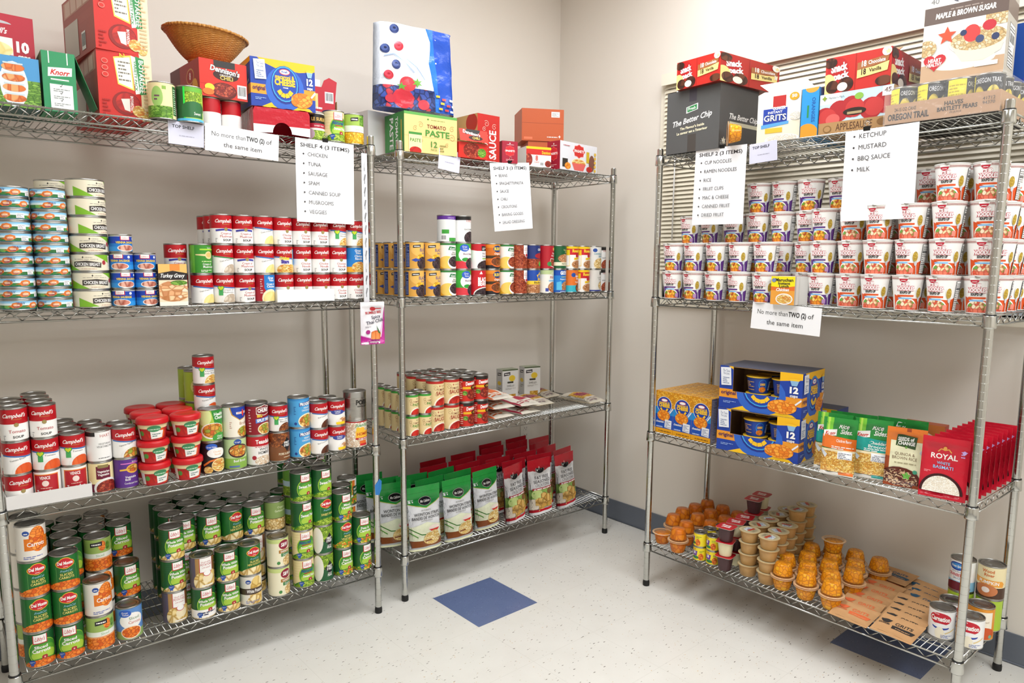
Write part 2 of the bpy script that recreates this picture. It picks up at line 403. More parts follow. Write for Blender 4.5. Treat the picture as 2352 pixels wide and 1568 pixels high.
baseb('baseboard_right', (-.006, 0, Y0, 0, 0, .109), 0); baseb('baseboard_back', (X0, 0, -.006, 0, 0, .109), 1)
struct(mkbox('baseboard_left', (X0, X0+.006, Y0, 0, 0, .109), BBM)); struct(mkbox('baseboard_front', (X0, 0, Y0, Y0+.006, 0, .109), BBM))
# window and its blind
CREAM = mat('cream_vinyl', '#e6dfcd', .45)
a = Acc()
for b in ((-.012, .09, WY1, WY1+.035, WZ0-.03, WZ1+.02), (-.012, .09, WY0-.035, WY0, WZ0-.03, WZ1+.02), (-.02, .09, WY0-.035, WY1+.035, WZ0-.03, WZ0), (.05, .075, -1.9, -1.86, WZ0, WZ1)): box(a, *b, CREAM)
wn = struct(a.build('window_1'), 'wide window behind closed cream blinds')
struct(mkbox('glass_pane', (.06, .064, WY0, WY1, WZ0, WZ1), mat('window_glass', '#ffffff', .02, trans=1.), wn)); wn.children[0]['kind'] = 'structure'
bl = tag(empty('window_blind', (-.02, -1.9, WZ0)), 'closed cream horizontal slat blind behind the right rack', 'blind')
SL = mat('blind_slat', '#ddd5c0', .4)
a = Acc(); zz = WZ1-.01; by0, by1 = WY0+.01+1.9, WY1+.005+1.9
while zz > WZ0+.14:
    z_ = zz-WZ0; q = [(-.0085, z_-.0105), (-.0052, z_-.0035), (-.001, z_+.0035), (.0045, z_+.0105)]
    for k in range(3):
        (xa, za), (xb, zb) = q[k], q[k+1]
        a.mesh([(xa, by0, za), (xa, by1, za), (xb, by1, zb), (xb, by0, zb)], [(0, 1, 2, 3)], SL)
        a.mesh([(xa+.0006, by0, za), (xa+.0006, by1, za), (xb+.0006, by1, zb), (xb+.0006, by0, zb)], [(3, 2, 1, 0)], SL)
    zz -= .0195
a.build('slats', bl)
a = Acc(); box(a, -.022, .018, by0, by1, WZ1-WZ0-.002, WZ1-WZ0+.038, CREAM); box(a, -.028, -.022, by0-.006, by1+.006, WZ1-WZ0-.006, WZ1-WZ0+.046, CREAM); a.build('headrail', bl)
mkbox('bottom_rail', (-.012, .008, by0, by1, .122, .136), CREAM, bl)
a = Acc(); rod(a, (-.032, by1-.09, .97), (-.034, by1-.09, .28), .0035, mat('clear_wand', '#f4f4f0', .15, alpha=.9)); a.build('tilt_wand', bl)
# wall outlet
a = Acc(); box(a, -.035, .035, -.006, 0, -.0575, .0575, mat('outlet_plastic', '#e9e6dc', .35))
oo = tag(a.build('wall_outlet'), 'white duplex electrical outlet low on the wall behind the centre rack', 'outlet'); oo.location = (-.233, 0, .434)
for dz in (-.02, .02):
    a = Acc(); box(a, -.017, .017, -.0085, -.006, dz-.014, dz+.014, MATS['outlet_plastic'])
    for xx in (-.007, .007): box(a, xx-.001, xx+.001, -.0088, -.0085, dz-.004, dz+.006, BLACK)
    box(a, -.002, .002, -.0088, -.0085, dz-.011, dz-.007, BLACK)
    a.build('socket', oo)
# ceiling lights
DF = mat('light_diffuser', '#ffffff', .6); DF.node_tree.nodes['Principled BSDF'].inputs['Emission Color'].default_value = (1, .97, .92, 1); DF.node_tree.nodes['Principled BSDF'].inputs['Emission Strength'].default_value = 3
for i, (nm, lx, ly, sx, sy, wt) in enumerate(TROFFERS):
    t = tag(empty('ceiling_light', (lx, ly, CEIL)), 'recessed ceiling light panel nearest the '+dict(corner='room corner', rack='left rack', behind='left side behind the camera', side='right side behind the camera')[nm], 'light')
    a = Acc()
    for b in ((-sx/2-.02, sx/2+.02, -sy/2-.02, -sy/2), (-sx/2-.02, sx/2+.02, sy/2, sy/2+.02), (-sx/2-.02, -sx/2, -sy/2, sy/2), (sx/2, sx/2+.02, -sy/2, sy/2)): box(a, *b, -.015, 0, mat('light_frame', '#f0f0ee', .4))
    a.build('frame', t); mkbox('diffuser', (-sx/2, sx/2, -sy/2, sy/2, -.006, 0), DF, t)
    ld = bpy.data.lights.new('tube_light', 'AREA'); ld.shape = 'RECTANGLE'; ld.size = sx; ld.size_y = sy; ld.energy = wt; ld.color = (.93, .975, 1.04)
    lo = bpy.data.objects.new('tube_light', ld); COL.objects.link(lo); lo.parent = t; lo.location = (0, 0, -.012)

# ------------------------------------------------------------------ wire racks
LV = [1.790, 1.236, .678, .194]                       # tops of the collars
class Rack:
    def __init__(s, x, y, rz, w, d, lv): s.x, s.y, s.rz, s.w, s.d, s.lv = x, y, rz, w, d, lv
    def at(s, u, v, z=0.): c, n = math.cos(s.rz), math.sin(s.rz); return (s.x+u*c-v*n, s.y+u*n+v*c, z)
    def top(s, l): return s.lv[l]-.0029
RK = {'A': Rack(-2.6669, -.5131, -.0261, 1.1718, .423, (1.7909, 1.2356, .6781, .1911)),
      'B': Rack(-1.3619, -.5265, -.0297, 1.1793, .418, (1.7898, 1.236, .6782, .1951)),
      'C': Rack(-.4951, -1.0746, -.0104-math.pi/2, 1.1786, .4214, (1.7972, 1.237, .6772, .1942))}
def post_mesh(h):
    a = Acc(); z0 = .018; z = .05
    while z < h-.03:
        lathe(a, [(.0127, z0), (.0127, z-.0007)], POSTM, 20, cap=False); lathe(a, [(.0127, z-.0007), (.0123, z), (.0127, z+.0007)], POSTM, 20, cap=False); z0 = z+.0007; z += .0254
    lathe(a, [(.0127, z0), (.0127, h-.003)], POSTM, 20, cap=False); lathe(a, [(.0127, h-.003), (.0115, h-.0005)], POSTM, 20, cap=False); lathe(a, [(.0115, h-.0005), (.0001, h-.0005)], POSTM, 20, cap=False)
    return a.build('post', mesh_only=True)
def shelf_mesh(w, d):
    a = Acc(); zt, zb = -.0059, -.0345
    for v in (0, d):
        rod(a, (.014, v, zt), (w-.014, v, zt), .003, CHROME); rod(a, (.014, v, zb), (w-.014, v, zb), .003, CHROME)
    for u in (0, w):
        rod(a, (u, .014, zt), (u, d-.014, zt), .003, CHROME); rod(a, (u, .014, zb), (u, d-.014, zb), .003, CHROME)
    n = 61
    for i in range(n):
        u = .03+(w-.06)*i/(n-1); rod(a, (u, -.003, zt+.0014), (u, d+.003, zt+.0014), .0015, CHROME, 5)
    def zig(p, q, lo=zb+.003, hi=zt-.004, r=.0018, half=.0277):
        p, q = Vector(p), Vector(q); ln = (q-p).length; k = int((ln-.06)/half); o = (ln-k*half)/2; e = (q-p)/ln
        pts = [p+e*(o+i*half)+Vector((0, 0, hi if i % 2 else lo)) for i in range(k+1)]
        for i in range(k): rod(a, pts[i], pts[i+1], r, CHROME, 5)
    zig((0, .004, 0), (w, .004, 0)); zig((0, d-.004, 0), (w, d-.004, 0)); zig((.004, 0, 0), (.004, d, 0)); zig((w-.004, 0, 0), (w-.004, d, 0))
    for v in (.1, d-.1):
        rod(a, (.045, v, zb+.006), (w-.045, v, zb+.006), .0025, CHROME); zig((.03, v, 0), (w-.03, v, 0), zb+.009)
    rod(a, (.02, d/2, zt-.003), (w-.02, d/2, zt-.003), .002, CHROME)
    return a.build('wire_shelf', mesh_only=True)
def collar_mesh():
    a = Acc(); lathe(a, [(.0128, -.040), (.0185, -.040), (.0188, -.036), (.0172, -.006), (.0166, -.004), (.0128, -.004)], POSTM, 20, cap=False)
    return a.build('collar', mesh_only=True)
CLM = collar_mesh(); a = Acc(); lathe(a, [(.0129, -.0045), (.0158, -.0045), (.0158, -.0005), (.0129, -.0005)], BLACK, 20, cap=False); SLV = a.build('sleeve', mesh_only=True)
a = Acc(); lathe(a, [(.0135, 0), (.0142, .003), (.0142, .017), (.0131, .02), (.0129, .026)], BLACK, 20); FOOT = a.build('foot', mesh_only=True)
PM = post_mesh(1.822); RACKS = {}
RL = {'A': 'left chrome wire rack holding soups, tuna and canned vegetables', 'B': 'centre chrome wire rack in the corner holding beans and snack bags', 'C': 'right chrome wire rack under the window holding cup noodles'}
for k, r in RK.items():
    t = tag(empty('wire_rack', (r.x, r.y, 0), r.rz), RL[k], 'shelving rack', 'chrome wire racks'); RACKS[k] = t
    for u in (0, r.w):
        for v in (0, r.d):
            p = link('post', PM, t); p.location = (u, v, 0); f = link('foot', FOOT, p)
    sm = shelf_mesh(r.w, r.d)
    for z in r.lv:
        s = link('wire_shelf', sm, t); s.location = (0, 0, z)
        for u in (0, r.w):
            for v in (0, r.d):
                c = link('collar', CLM, s); c.location = (u, v, 0); c = link('sleeve', SLV, s); c.location = (u, v, 0)

# ------------------------------------------------------------------ cans: tin shell + lid + printed paper label
KIND = {}
class Kind:
    def __init__(s, key, name, look, cat, H, mk, R=0.): s.key, s.name, s.look, s.cat, s.H, s.mk, s.R, s.root, s.tree = key, name, look, cat, H, mk, R, None, None; KIND[key] = s
def tree_of(o):  # parts made under o while building
    return [(c, [d for d in o.children]) for c in o.children]
def spawn(key):
    """the first call builds the thing; later calls copy it and each of its parts"""
    k = KIND[key]
    if k.root is None:
        k.root = k.mk(k); k.tree = [(c, list(c.children)) for c in k.root.children]; return k.root
    r = k.root.copy(); COL.objects.link(r)
    for c, ds in k.tree:
        n = c.copy(); COL.objects.link(n); n.parent = r
        for d in ds: m = d.copy(); COL.objects.link(m); m.parent = n
    return r
SHELLS = {}
def can_parts(R, H, lidmat=None, tab=False, bare=False):
    k = (R, H, tab, bare)
    if k not in SHELLS:
        a = Acc(); pr = [(R*.94, .0012), (R*.97, 0), (R+.0004, .0008), (R+.0004, .003), (R-.0005, .0042)]
        if bare:
            z = .012
            while z < H-.02: pr += [(R-.0005, z), (R-.0012, z+.0015), (R-.0005, z+.003)]; z += .0045
        pr += [(R-.0005, H-.0042), (R+.0004, H-.003), (R+.0004, H-.0006), (R-.0006, H), (R-.0016, H-.0006), (R-.0018, H-.0035)]
        lathe(a, pr, TIN, 32, cap=False); box(a, -R*.5, R*.5, -R*.5, R*.5, .0011, .0013, TIN)
        sh = a.build('tin_shell', mesh_only=True)
        a = Acc(); z = H-.0035; pr = [(R-.0018, z), (R*.86, z), (R*.84, z+.0007), (R*.8, z+.0007), (R*.78, z), (R*.62, z), (R*.6, z+.0005), (R*.56, z+.0005), (R*.54, z), (.0004, z)]
        lathe(a, pr, LIDM, 28, cap=False)
        if tab:
            box(a, -.007, .007, -.012, .012, z+.0008, z+.0018, LIDM); lathe(a, [(.004, z+.0018), (.004, z+.003), (.0003, z+.003)], TIN, 10)
        SHELLS[k] = (sh, a.build('lid', mesh_only=True))
    return SHELLS[k]
def cylmap(R, H, z0=0., n=48, Rt=None):
    st = 2*math.pi/n; Rt = R if Rt is None else Rt; Rm = max(R, Rt)
    def f(u, v, e):
        th = u/Rm; k = math.floor(th/st+1e-9); fr = th/st-k; a, b = k*st, (k+1)*st
        r = R+(Rt-R)*v/H+e
        x = r*(math.sin(a)*(1-fr)+math.sin(b)*fr); y = -r*(math.cos(a)*(1-fr)+math.cos(b)*fr)
        return (x, y, z0+v), (math.sin(th), -math.cos(th), 0)
    return f, Rm*st
def mkcan(draw, R=.0335, H=.0955, tab=False, bare=False):
    def mk(k):
        r = empty(k.name); sh, ld = can_parts(R, H, tab=tab, bare=bare); link('tin_shell', sh, r); link('lid', ld, r)
        if draw:
            h = H-.0084; a = Art(-math.pi, math.pi, 0, 1, R, h); a.R = R; a.H = h; draw(a)
            acc = Acc(); f, su = cylmap(R, h, .0042); acc.art(a, f, su=su); acc.build('paper_label', r)
        return r
    return mk
def circ(a, x, y, rad, c, **k): return a.e(x, y, rad/a.ux, rad/a.uy, c, **k)
WH, RED, BLK = '#f5f3ef', '#b4141f', '#1c1a1a'
def campb(a, x=0, y=.74, w=1.75, h=.125): a.t("Campbell's", x, y, h, WH, w=w, sh=.45, b=.018)
def heartbadge(a, x=-.45, y=.48):
    a.r(x-.2, y-.22, x+.2, y-.02, '#4aa860'); a.heart(x, y+.03, .62, .24, '#2f9a4a'); a.heart(x, y+.04, .48, .17, '#c8d62c')
def classic(l1, l2=None, ribbon=False):
    def d(a):
        a.fill(WH); a.r(-4, .53, 4, 1, RED); a.facts(1.75, .05, 2.45, .95); campb(a); a.t('CONDENSED', .15, .665, .028, '#c8a254', w=.75)
        if ribbon: a.band([(-.85, .45), (-.4, .475), (0, .49), (.55, .475), (.9, .46)], .006, '#3d3f9c')
        circ(a, .1, .5, .0058, '#8c7a48'); circ(a, .1, .5, .0045, '#a08d55')
        if l2: a.t(l1, .15, .31, .08, RED, w=1.05); a.t(l2, .2, .2, .085 if ribbon else .08, RED, w=1.3 if ribbon else .95)
        else: a.t(l1, .15, .24, .1, RED, w=1.25)
        a.ot('SOUP', .2, .07, .075, '#222', '#222', .02, w=.8)
        a.lines(-.9, .03, -.7, .2, 3, '#999')
    return d
def photo(title, fd, band='#2f6cb8', hb=False, gold=True, tr=12):
    def d(a):
        a.fill(WH); a.facts(1.75, .05, 2.45, .95)
        pts = [(-math.pi, .6)]+[(x/10, .6-.045*math.sin((x+4)/9)) for x in range(-31, 32, 3)]+[(math.pi, .6), (math.pi, 1.01), (-math.pi, 1.01)]
        a.poly(pts, RED); a.band([(x/10, .575-.045*math.sin((x+4)/9)) for x in range(-12, 15, 3)], .0035, band)
        campb(a); a.t('CONDENSED', .15, .67, .026, '#c8a254', w=.7)
        a.e(.55, .02, 1.0, .36, '#eceae6'); a.e(.6, .0, .85, .32, fd)
        if hb: heartbadge(a)
        q = title.split('/'); 
        for i, l in enumerate(q): a.t(l, .3 if hb else .05, .44-.09*i, .052, '#55504c', w=min(1.2, .11*len(l)+.2), r=0 if hb else tr)
    return d
def libby(l1, l2, fd, ribbon=True, natural=False, white=None):
    def d(a):
        g = '#1d5a2c'
        a.fill(g if not natural else '#e9d9a4')
        if not natural:
            for i in range(5): a.r(-4, .62+.07*i, 4, .63+.07*i, '#174c24')
        else:
            for i in range(6): a.r(-4, .4+.1*i, 4, .408+.1*i, '#d6c288')
        a.e(.25, .44, 1.05, .4, '#9ccb3c'); a.e(.28, .44, 1.0, .375, '#3f8a30'); a.e(.3, .38, .95, .28, '#5ea332'); a.e(.3, .33, .9, .17, '#a8cc45')
        a.r(-4, 0, 4, .1, fd); a.e(.1, -.02, 1.5, .27, '#2f7a2c'); a.e(.15, -.04, 1.45, .26, fd)
        if white: a.r(-4, .02, 4, .3, WH); a.lines(-.7, .1, .8, .24, 2, '#3c3c5c', f=.6)
        a.r(-.42, .7, .55, .97, '#c22236'); a.r(-.36, .725, .49, .97, WH); a.t("Libby's", .06, .79, .12, '#c22236', w=.68, sh=.4, b=.01)
        if natural: a.t('Naturals', .05, .56, .11, '#1f3f93', w=1.25, sh=.4, b=.02); a.r(-.3, .5, .5, .53, '#b51f33'); a.t(l1, .2, .37, .085, WH, w=1.2, b=.025)
        elif l2: a.t(l1, .1, .55, .085, WH, w=min(1.5, .15*len(l1)), b=.03); a.t(l2, .12, .43, .1, WH, w=1.25, b=.03)
        else: a.t(l1, .12, .48, .105, WH, w=1.45, b=.03)
        a.poly([(.12, .22), (.5, .22), (.5, .3), (.42, .33), (.2, .33), (.12, .3)], '#a8262c'); a.r(.26, .24, .36, .29, '#e8b0a0')
        if ribbon: a.e(-.55, .15, .24, .07, '#234a9a'); a.poly([(-.68, .12), (-.42, .12), (-.45, .02), (-.55, .05), (-.65, .02)], '#2a55ae'); a.lines(-.72, .13, -.38, .18, 2, '#c8d4ea')
        a.facts(1.8, .1, 2.5, .9)
    return d
def delm(l1, l2, fd, amt=.24):
    def d(a):
        a.fill('#1f6a2c'); a.r(-.62, .1, .85, .7, '#5a9a48'); a.r(-.59, .11, .82, .69, '#1c6428')
        a.r(-4, 0, 4, .12, fd); a.e(.1, .02, 1.35, amt, fd)
        for rx, ry, c in ((.68, .175, '#e9b930'), (.62, .155, '#c7202c')): a.e(.05, .78, rx, ry*.8, c); a.e(.05, .8, rx*.72, ry, c)
        a.t('Del Monte', .05, .755, .095, WH, w=1.08, b=.035); a.lines(-.1, .68, .22, .73, 1, '#f0c8c0')
        a.t('FreshCut', .1, .53, .065, '#9cd0e8', w=.85, sh=.4)
        if l1: a.t(l1, .1, .42, .07, '#f2e07a', w=min(1.25, .15*len(l1)), b=.01); a.t(l2, .1, .32, .07, '#f2e07a', w=min(1.3, .15*len(l2)), b=.01)
        else: a.t(l2, .1, .36, .08, '#f2e07a', w=1.3, b=.01)
        a.facts(1.8, .1, 2.5, .9)
    return d
def kroger(title, fd, band='#e0781c', top='carrots'):
    def d(a):
        a.fill('#e9e4da'); a.r(-.6, .3, 4, .66, band) if title == 'Carrots' else a.r(-4, .36, 4, .58, band)
        a.e(.35, .62, .62, .38, top); a.e(.35, .35, .7, .3, fd) if title != 'Carrots' else None
        if title != 'Carrots': a.r(-4, .36, 4, .58, band); a.e(.2, .12, .8, .2, fd)
        a.e(-.45, .82, .24, .075, '#2b4f9c'); a.lines(-.58, .79, -.32, .85, 1, WH, f=.5)
        a.t(title, .2, .42, .12, WH, w=1.2 if len(title) < 9 else 1.6, b=.02); a.lines(-.7, .05, .6, .15, 2, '#5a6ab0')
        a.facts(1.8, .1, 2.5, .9)
    return d
def sigblk(a, x, y, w, h):
    a.poly([(x-w/2, y-h/2), (x+w/2, y-h*.3), (x+w/2, y+h/2), (x-w/2, y+h*.3)], '#26242a'); a.lines(x-w*.38, y-h*.15, x+w*.38, y+h*.2, 1, WH, f=.7)
def simple(bg, ops): 
    def d(a):
        a.fill(bg); ops(a)
        a.facts(1.85, .1, 2.5, .9)
    return d
def sigcarrot(a): a.r(-4, .55, 4, 1, '#9cb860'); a.e(.3, .78, .3, .16, 'carrots'); a.e(.75, .75, .2, .14, 'greenbean'); sigblk(a, -.15, .84, .9, .17); a.r(-4, .4, 4, .55, '#e8ece0'); a.t('Sliced', .1, .44, .075, '#6ca060', w=.6); a.r(-4, 0, 4, .4, '#e8a070'); a.r(-4, 0, 4, .36, 'carrots')
def gvcarrot(a): a.r(-4, 0, 4, .25, '#8fae60'); a.e(.15, .6, .95, .26, WH); a.e(-.35, .85, .5, .12, '#2f5fc0'); a.t('Great', -.35, .85, .06, WH, w=.5); a.t('Value', -.3, .78, .06, WH, w=.5); a.t('Sliced', .35, .63, .09, '#3f7a34', w=.8); a.t('Carrots', .38, .5, .09, '#c8441c', w=.95); a.e(.1, .22, .82, .21, '#f2e8da'); a.e(.1, .22, .75, .18, 'carrots')
def slicedpot(a):
    a.r(.3, 0, 4, 1, '#7a5630'); a.r(-4, .0, -.9, 1, '#5c5468'); a.e(.1, .2, 1.2, .38, 'potato'); a.e(.2, .3, .5, .16, '#efe0bc'); a.r(-.55, .5, .6, 1, '#c42a3c'); a.r(-.5, .52, .56, 1, WH)
    a.t('sliced white', .03, .84, .06, '#b5242f', w=.85); a.t('POTATOES', .03, .74, .075, '#b5242f', w=.95, b=.01); a.t('LOW SODIUM', .03, .65, .045, '#b5242f', w=.7); a.e(.1, .47, .35, .1, '#c42a3c'); a.e(.1, .48, .31, .09, WH); a.r(-.4, .03, .6, .07, WH)
def sw(a): a.r(-4, .85, 4, 1, '#c9d88a'); a.e(.25, .78, .55, .17, '#8c1a34'); a.t('S&W', .28, .72, .13, WH, w=.75, b=.03, sh=.2); a.r(-.3, .48, 1.1, .6, '#a8742c'); a.t('GARBANZO', .4, .51, .06, WH, w=1.1, b=.02); a.r(-.1, .35, .9, .47, '#2f7a3c'); a.t('Organic', .4, .375, .075, WH, w=.7, sh=.3); a.e(.6, .17, .55, .2, 'chickpea'); circ(a, -.35, .13, .006, '#4a8a4a')
def orggarb(a): a.fill('#8aa25c'); a.r(-4, 0, 4, .42, '#5a4028'); a.r(-4, .0, 4, .4, 'chickpea'); a.t('Organic', .2, .78, .075, '#e8f0c8', w=.8); a.t('Garbanzo Beans', .25, .65, .075, '#e8f0c8', w=1.4, b=.01)
def garw(a): a.r(-4, .88, 4, 1, '#d8d4cc'); a.t('GARBANZO', .2, .62, .1, '#8c2030', w=1.5, b=.02); a.r(-.6, .4, .9, .5, '#6aa0d0'); a.e(.3, .15, .7, .22, 'beans')
def firstp(a): a.r(-4, .45, 4, 1, 'peas'); a.e(-.9, .5, .6, .5, '#e8e4d8'); a.star(.35, .48, .55, .3, 4, '#1d1c1c', .62); a.t('FIRST', .35, .5, .09, WH, w=.62, b=.03); a.t('STREET', .35, .4, .08, WH, w=.7, b=.03); a.t('PEAS.', .35, .16, .085, WH, w=.55, b=.02); a.lines(.1, .27, .6, .31, 1, WH)
def pcwhite(a): a.r(-.2, .35, .1, .95, 'peas'); a.r(.1, .35, .5, .95, 'carrots'); a.t('t Peas', .6, .6, .07, WH, w=.5, b=.03); a.r(.2, .3, 1.4, .7, '#2a5a34'); a.t('eet Peas', .8, .55, .09, WH, w=1.0, b=.03); a.t('Carrots', .8, .4, .09, WH, w=.9, b=.03); a.e(.6, .12, .8, .2, 'mixedveg')
def ggpea(a): a.r(-4, .55, 4, 1, '#6aa23c'); a.r(-4, .35, 4, .55, '#bcd8e4'); a.t('Green', 0, .62, .08, WH, w=.9, b=.03); a.r(-4, .0, 4, .35, 'peas'); a.t('Sweet', 0, .4, .07, '#b01f30', w=.8)
def beansnat(a): a.e(-.6, .6, .45, .3, '#9ac068'); a.r(.65, .1, 4, .95, '#3a6a3a'); a.lines(.75, .15, 1.3, .9, 12, '#c8dcc0'); a.r(-.2, .82, .1, .92, '#8ab04a'); a.r(-4, 0, .6, .34, 'greenbean'); a.lines(-.8, .5, -.4, .7, 2, '#6a2a5a')
def peassig(a): a.r(-.75, 0, -.6, 1, '#2ee04a'); a.r(-4, 0, -.75, 1, '#2c5a30'); a.r(-.6, .28, .9, .86, 'peas'); a.r(-.6, .86, 4, 1, '#6ab03c'); a.e(.1, .38, 1.0, .2, '#2c6a3a'); a.r(-.9, .1, .9, .36, '#2c6a3a'); a.t('Sweet', .35, .18, .09, WH, w=.6); a.r(-4, 0, 4, .07, '#58b8e8')
def lesu(a): a.r(-4, .6, 4, .95, '#18120c'); a.t('LE SUEUR', .1, .7, .12, '#d8b05a', w=1.6, b=.03); a.r(-4, .42, 4, .6, '#a81c34'); a.t('SWEET PEAS', .1, .48, .05, WH, w=1.1); a.r(-4, .3, 4, .42, '#e8e4dc'); a.r(-4, .0, 4, .34, 'peas'); a.e(-.9, .2, .5, .2, '#b8a8b4')
def gbcorn(a): a.r(-4, .62, 4, 1, '#9cba50'); a.r(.2, .65, .9, 1, 'greenbean'); sigblk(a, -.3, .84, .75, .16); a.r(-4, .4, 4, .62, '#e8ece0'); a.t('Sweet Peas', .2, .46, .06, '#7ab060', w=.9); a.r(-4, 0, 4, .4, '#9a6a1c'); a.r(-4, 0, 4, .38, 'corn')
# tuna, chicken, sausage
def tuna(lbl=0):
    def d(a):
        a.r(-4, .62, 4, 1, '#bfe0f0'); a.r(-4, .78, 4, 1, '#8cc4e6'); a.r(-4, 0, 4, .5, 'tunafield'); a.r(-4, .48, 4, .64, '#e4f0ee'); a.r(-4, 0, 4, .07, '#2c6a8c')
        for x in (-1.2, -.2+.0, 1.6):
            a.poly([(x-.35, .3), (x-.1, .45), (x, .75), (x+.25, .88), (x+.5, .72), (x+.52, .4), (x+.3, .15), (x, .12), (x-.12, .3)], '#e07a34')
            a.e(x+.22, .45, .26, .24, 'tunasteak'); a.t('CHUNK', x+.22, .42, .14, WH, w=.34, b=.03); a.t('LIGHT', x+.22, .22, .12, '#2a3a8a', w=.3, b=.03)
        a.r(.62, .12, 1.1, .72, WH); a.lines(.66, .16, 1.06, .68, 4, '#7a7a8a'); a.lines(-1.0, .82, -.5, .92, 1, '#2a5aa0'); a.t('TUNA', -.75, .6, .2, '#2c5a86', w=.4, sh=.4)
        a.r(2.0, .08, 2.7, .9, '#23407c'); a.lines(2.05, .12, 2.65, .85, 6, '#aab8d8')
    return d
def chbreast(a):
    a.fill('#e4dcc4'); a.poly([(.35, 1.01), (1.6, 1.01), (1.6, .3)], '#7ab02c'); a.poly([(-1.5, 0), (-.4, 0), (-1.1, .4), (-1.5, .6)], '#7ab02c')
    a.poly([(-.75, .2), (0, .26), (.75, .16), (.78, .5), (0, .62), (-.75, .55)], '#403a34'); a.t('CHICKEN BREAST', .02, .29, .2, WH, w=1.38, b=.02, r=-1)
    a.star(-.2, .84, .06, .08, 4, '#222'); a.lines(-.1, .82, .3, .87, 1, '#555'); a.lines(-.7, .7, .6, .75, 1, '#777'); a.e(.95, .5, .12, .15, '#a8323c'); a.lines(-.3, .08, .5, .14, 1, '#c09080'); a.r(1.3, .05, 2, .95, '#efeadc'); a.lines(1.35, .1, 1.9, .9, 8, '#777')
def vienna(back=False):
    def d(a):
        a.fill('#1a3fa8'); a.r(-4, 0, 4, .5, '#1f78c8'); a.r(-4, 0, 4, .3, '#2f8fd8'); a.r(-4, .94, 4, 1, '#b8b8b8')
        a.r(-.55, .7, .35, .97, '#c22236'); a.r(-.48, .74, .28, .97, WH); a.t("Libby's", -.1, .8, .1, '#c22236', w=.6, sh=.4)
        a.t('VIENNA SAUSAGE', 0, .5, .13, '#f2d23a', w=1.9, b=.03); a.e(.0, .2, .82, .22, WH); a.e(0, .21, .75, .18, 'sausage'); circ(a, .85, .8, .004, '#e8f0f8')
        a.bars(1.7, .15, 2.2, .75); a.r(2.35, .5, 2.7, .85, WH); a.r(-2.4, .4, -2.1, .8, '#e6c840')
    return d
def bush(a): a.fill('#c86a20'); a.r(-4, .86, 4, 1, '#e08a2c'); a.e(.2, .82, .6, .14, '#1c3c78'); a.t("BUSH'S", .2, .76, .12, '#f4d23c', w=.95, b=.04); a.t('Original', .2, .58, .08, WH, w=.9, sh=.3, b=.02); a.r(-4, .42, 4, .54, '#3a2a18'); a.r(-4, 0, 4, .14, '#1e1c22'); a.e(.2, .28, .9, .22, '#e06a2c'); a.e(.2, .29, .8, .18, 'beans')
def kuner(fd, ttl):
    def d(a): a.fill('#efece4'); a.r(-4, .93, 4, 1, '#2f7a3c'); a.r(-4, 0, 4, .25, '#e0a62c'); a.e(-.5, .25, .9, .25, '#f0c860'); a.poly([(-.35, .74), (.85, .72), (.85, .84), (-.2, .88)], '#2f7a4a'); a.t("Kuner's", .3, .75, .085, WH, w=.9, sh=.3, b=.02); a.t(ttl[0], .4, .62, .05, '#5a5a4a', w=.5); a.t(ttl[1], .4, .53, .07, '#4a4a40', w=.75); a.e(.45, .24, .85, .27, '#f8f6f0'); a.e(.45, .28, .75, .22, fd)
    return d
def gvbb(a): a.fill('#3fa63a'); a.r(-4, 0, 4, .3, '#d83a44'); a.e(0, .55, 1.0, .3, WH); a.e(-.3, .83, .55, .15, '#2f5fc0'); a.t('Great', -.3, .84, .08, WH, w=.55); a.t('Value', -.25, .74, .08, WH, w=.55); a.t('Black Beans', .15, .55, .08, '#6a1a4a', w=1.25, b=.01); a.e(-.2, .36, .42, .08, '#2f9a3a'); a.e(.5, .2, .7, .24, 'berries'); a.e(.5, .2, .68, .22, 'blackbeans')
def mmbb(a): a.fill('#efecea'); a.poly([(-math.pi, .85), (-.8, .72), (.8, .72), (math.pi, .85), (math.pi, 1), (-math.pi, 1)], '#c0202c'); a.r(-.3, .72, .5, .92, '#222'); a.lines(-.2, .76, .4, .88, 2, WH); a.t('Black', .1, .58, .075, '#503060', w=.55); a.t('Beans', .1, .47, .075, '#503060', w=.55); a.r(-.2, .38, .6, .43, '#8ab84a'); a.e(.3, .08, 1.1, .26, 'blackbeans')
def redbb(a): a.fill('#c41f2a'); a.poly([(-.4, .85), (-.2, .98), (0, .85)], WH); a.t('BLACK', .1, .54, .17, WH, w=1.35, b=.05); a.t('BEANS', .1, .37, .17, WH, w=1.35, b=.05); a.e(.4, .0, 1.5, .32, '#f0eee8'); a.e(.4, -.02, 1.4, .3, 'blackbeans')
def lightred(a): a.fill('kidney'); a.r(-.1, .62, .95, 1, WH); a.e(.42, .6, .36, .12, WH); a.t('LIGHT RED', .42, .84, .06, '#b5242f', w=.8); a.t('KIDNEY BEANS', .42, .76, .06, '#b5242f', w=.9); a.t('LOW SODIUM', .42, .68, .04, '#b5242f', w=.6); a.e(.42, .57, .25, .07, '#c8303c')
def casuela(a): a.fill('#23326c'); a.t('CASERA', .3, .78, .09, WH, w=.8, b=.02); a.e(.25, .55, .75, .12, '#a8242c'); a.r(-4, 0, 4, .42, 'kidney'); circ(a, .35, .2, .011, '#5ab84a')
def blackeye(a): a.fill('#1f4aa0'); a.star(.4, .72, .5, .22, 5, '#e8b83a', .6); circ(a, .4, .72, .009, '#2f5fb8'); a.r(-4, .38, 4, .54, '#f0c83a'); a.t('Blackeye', .2, .42, .09, '#222', w=1.2, b=.02); a.r(-4, 0, 4, .38, 'pinto')
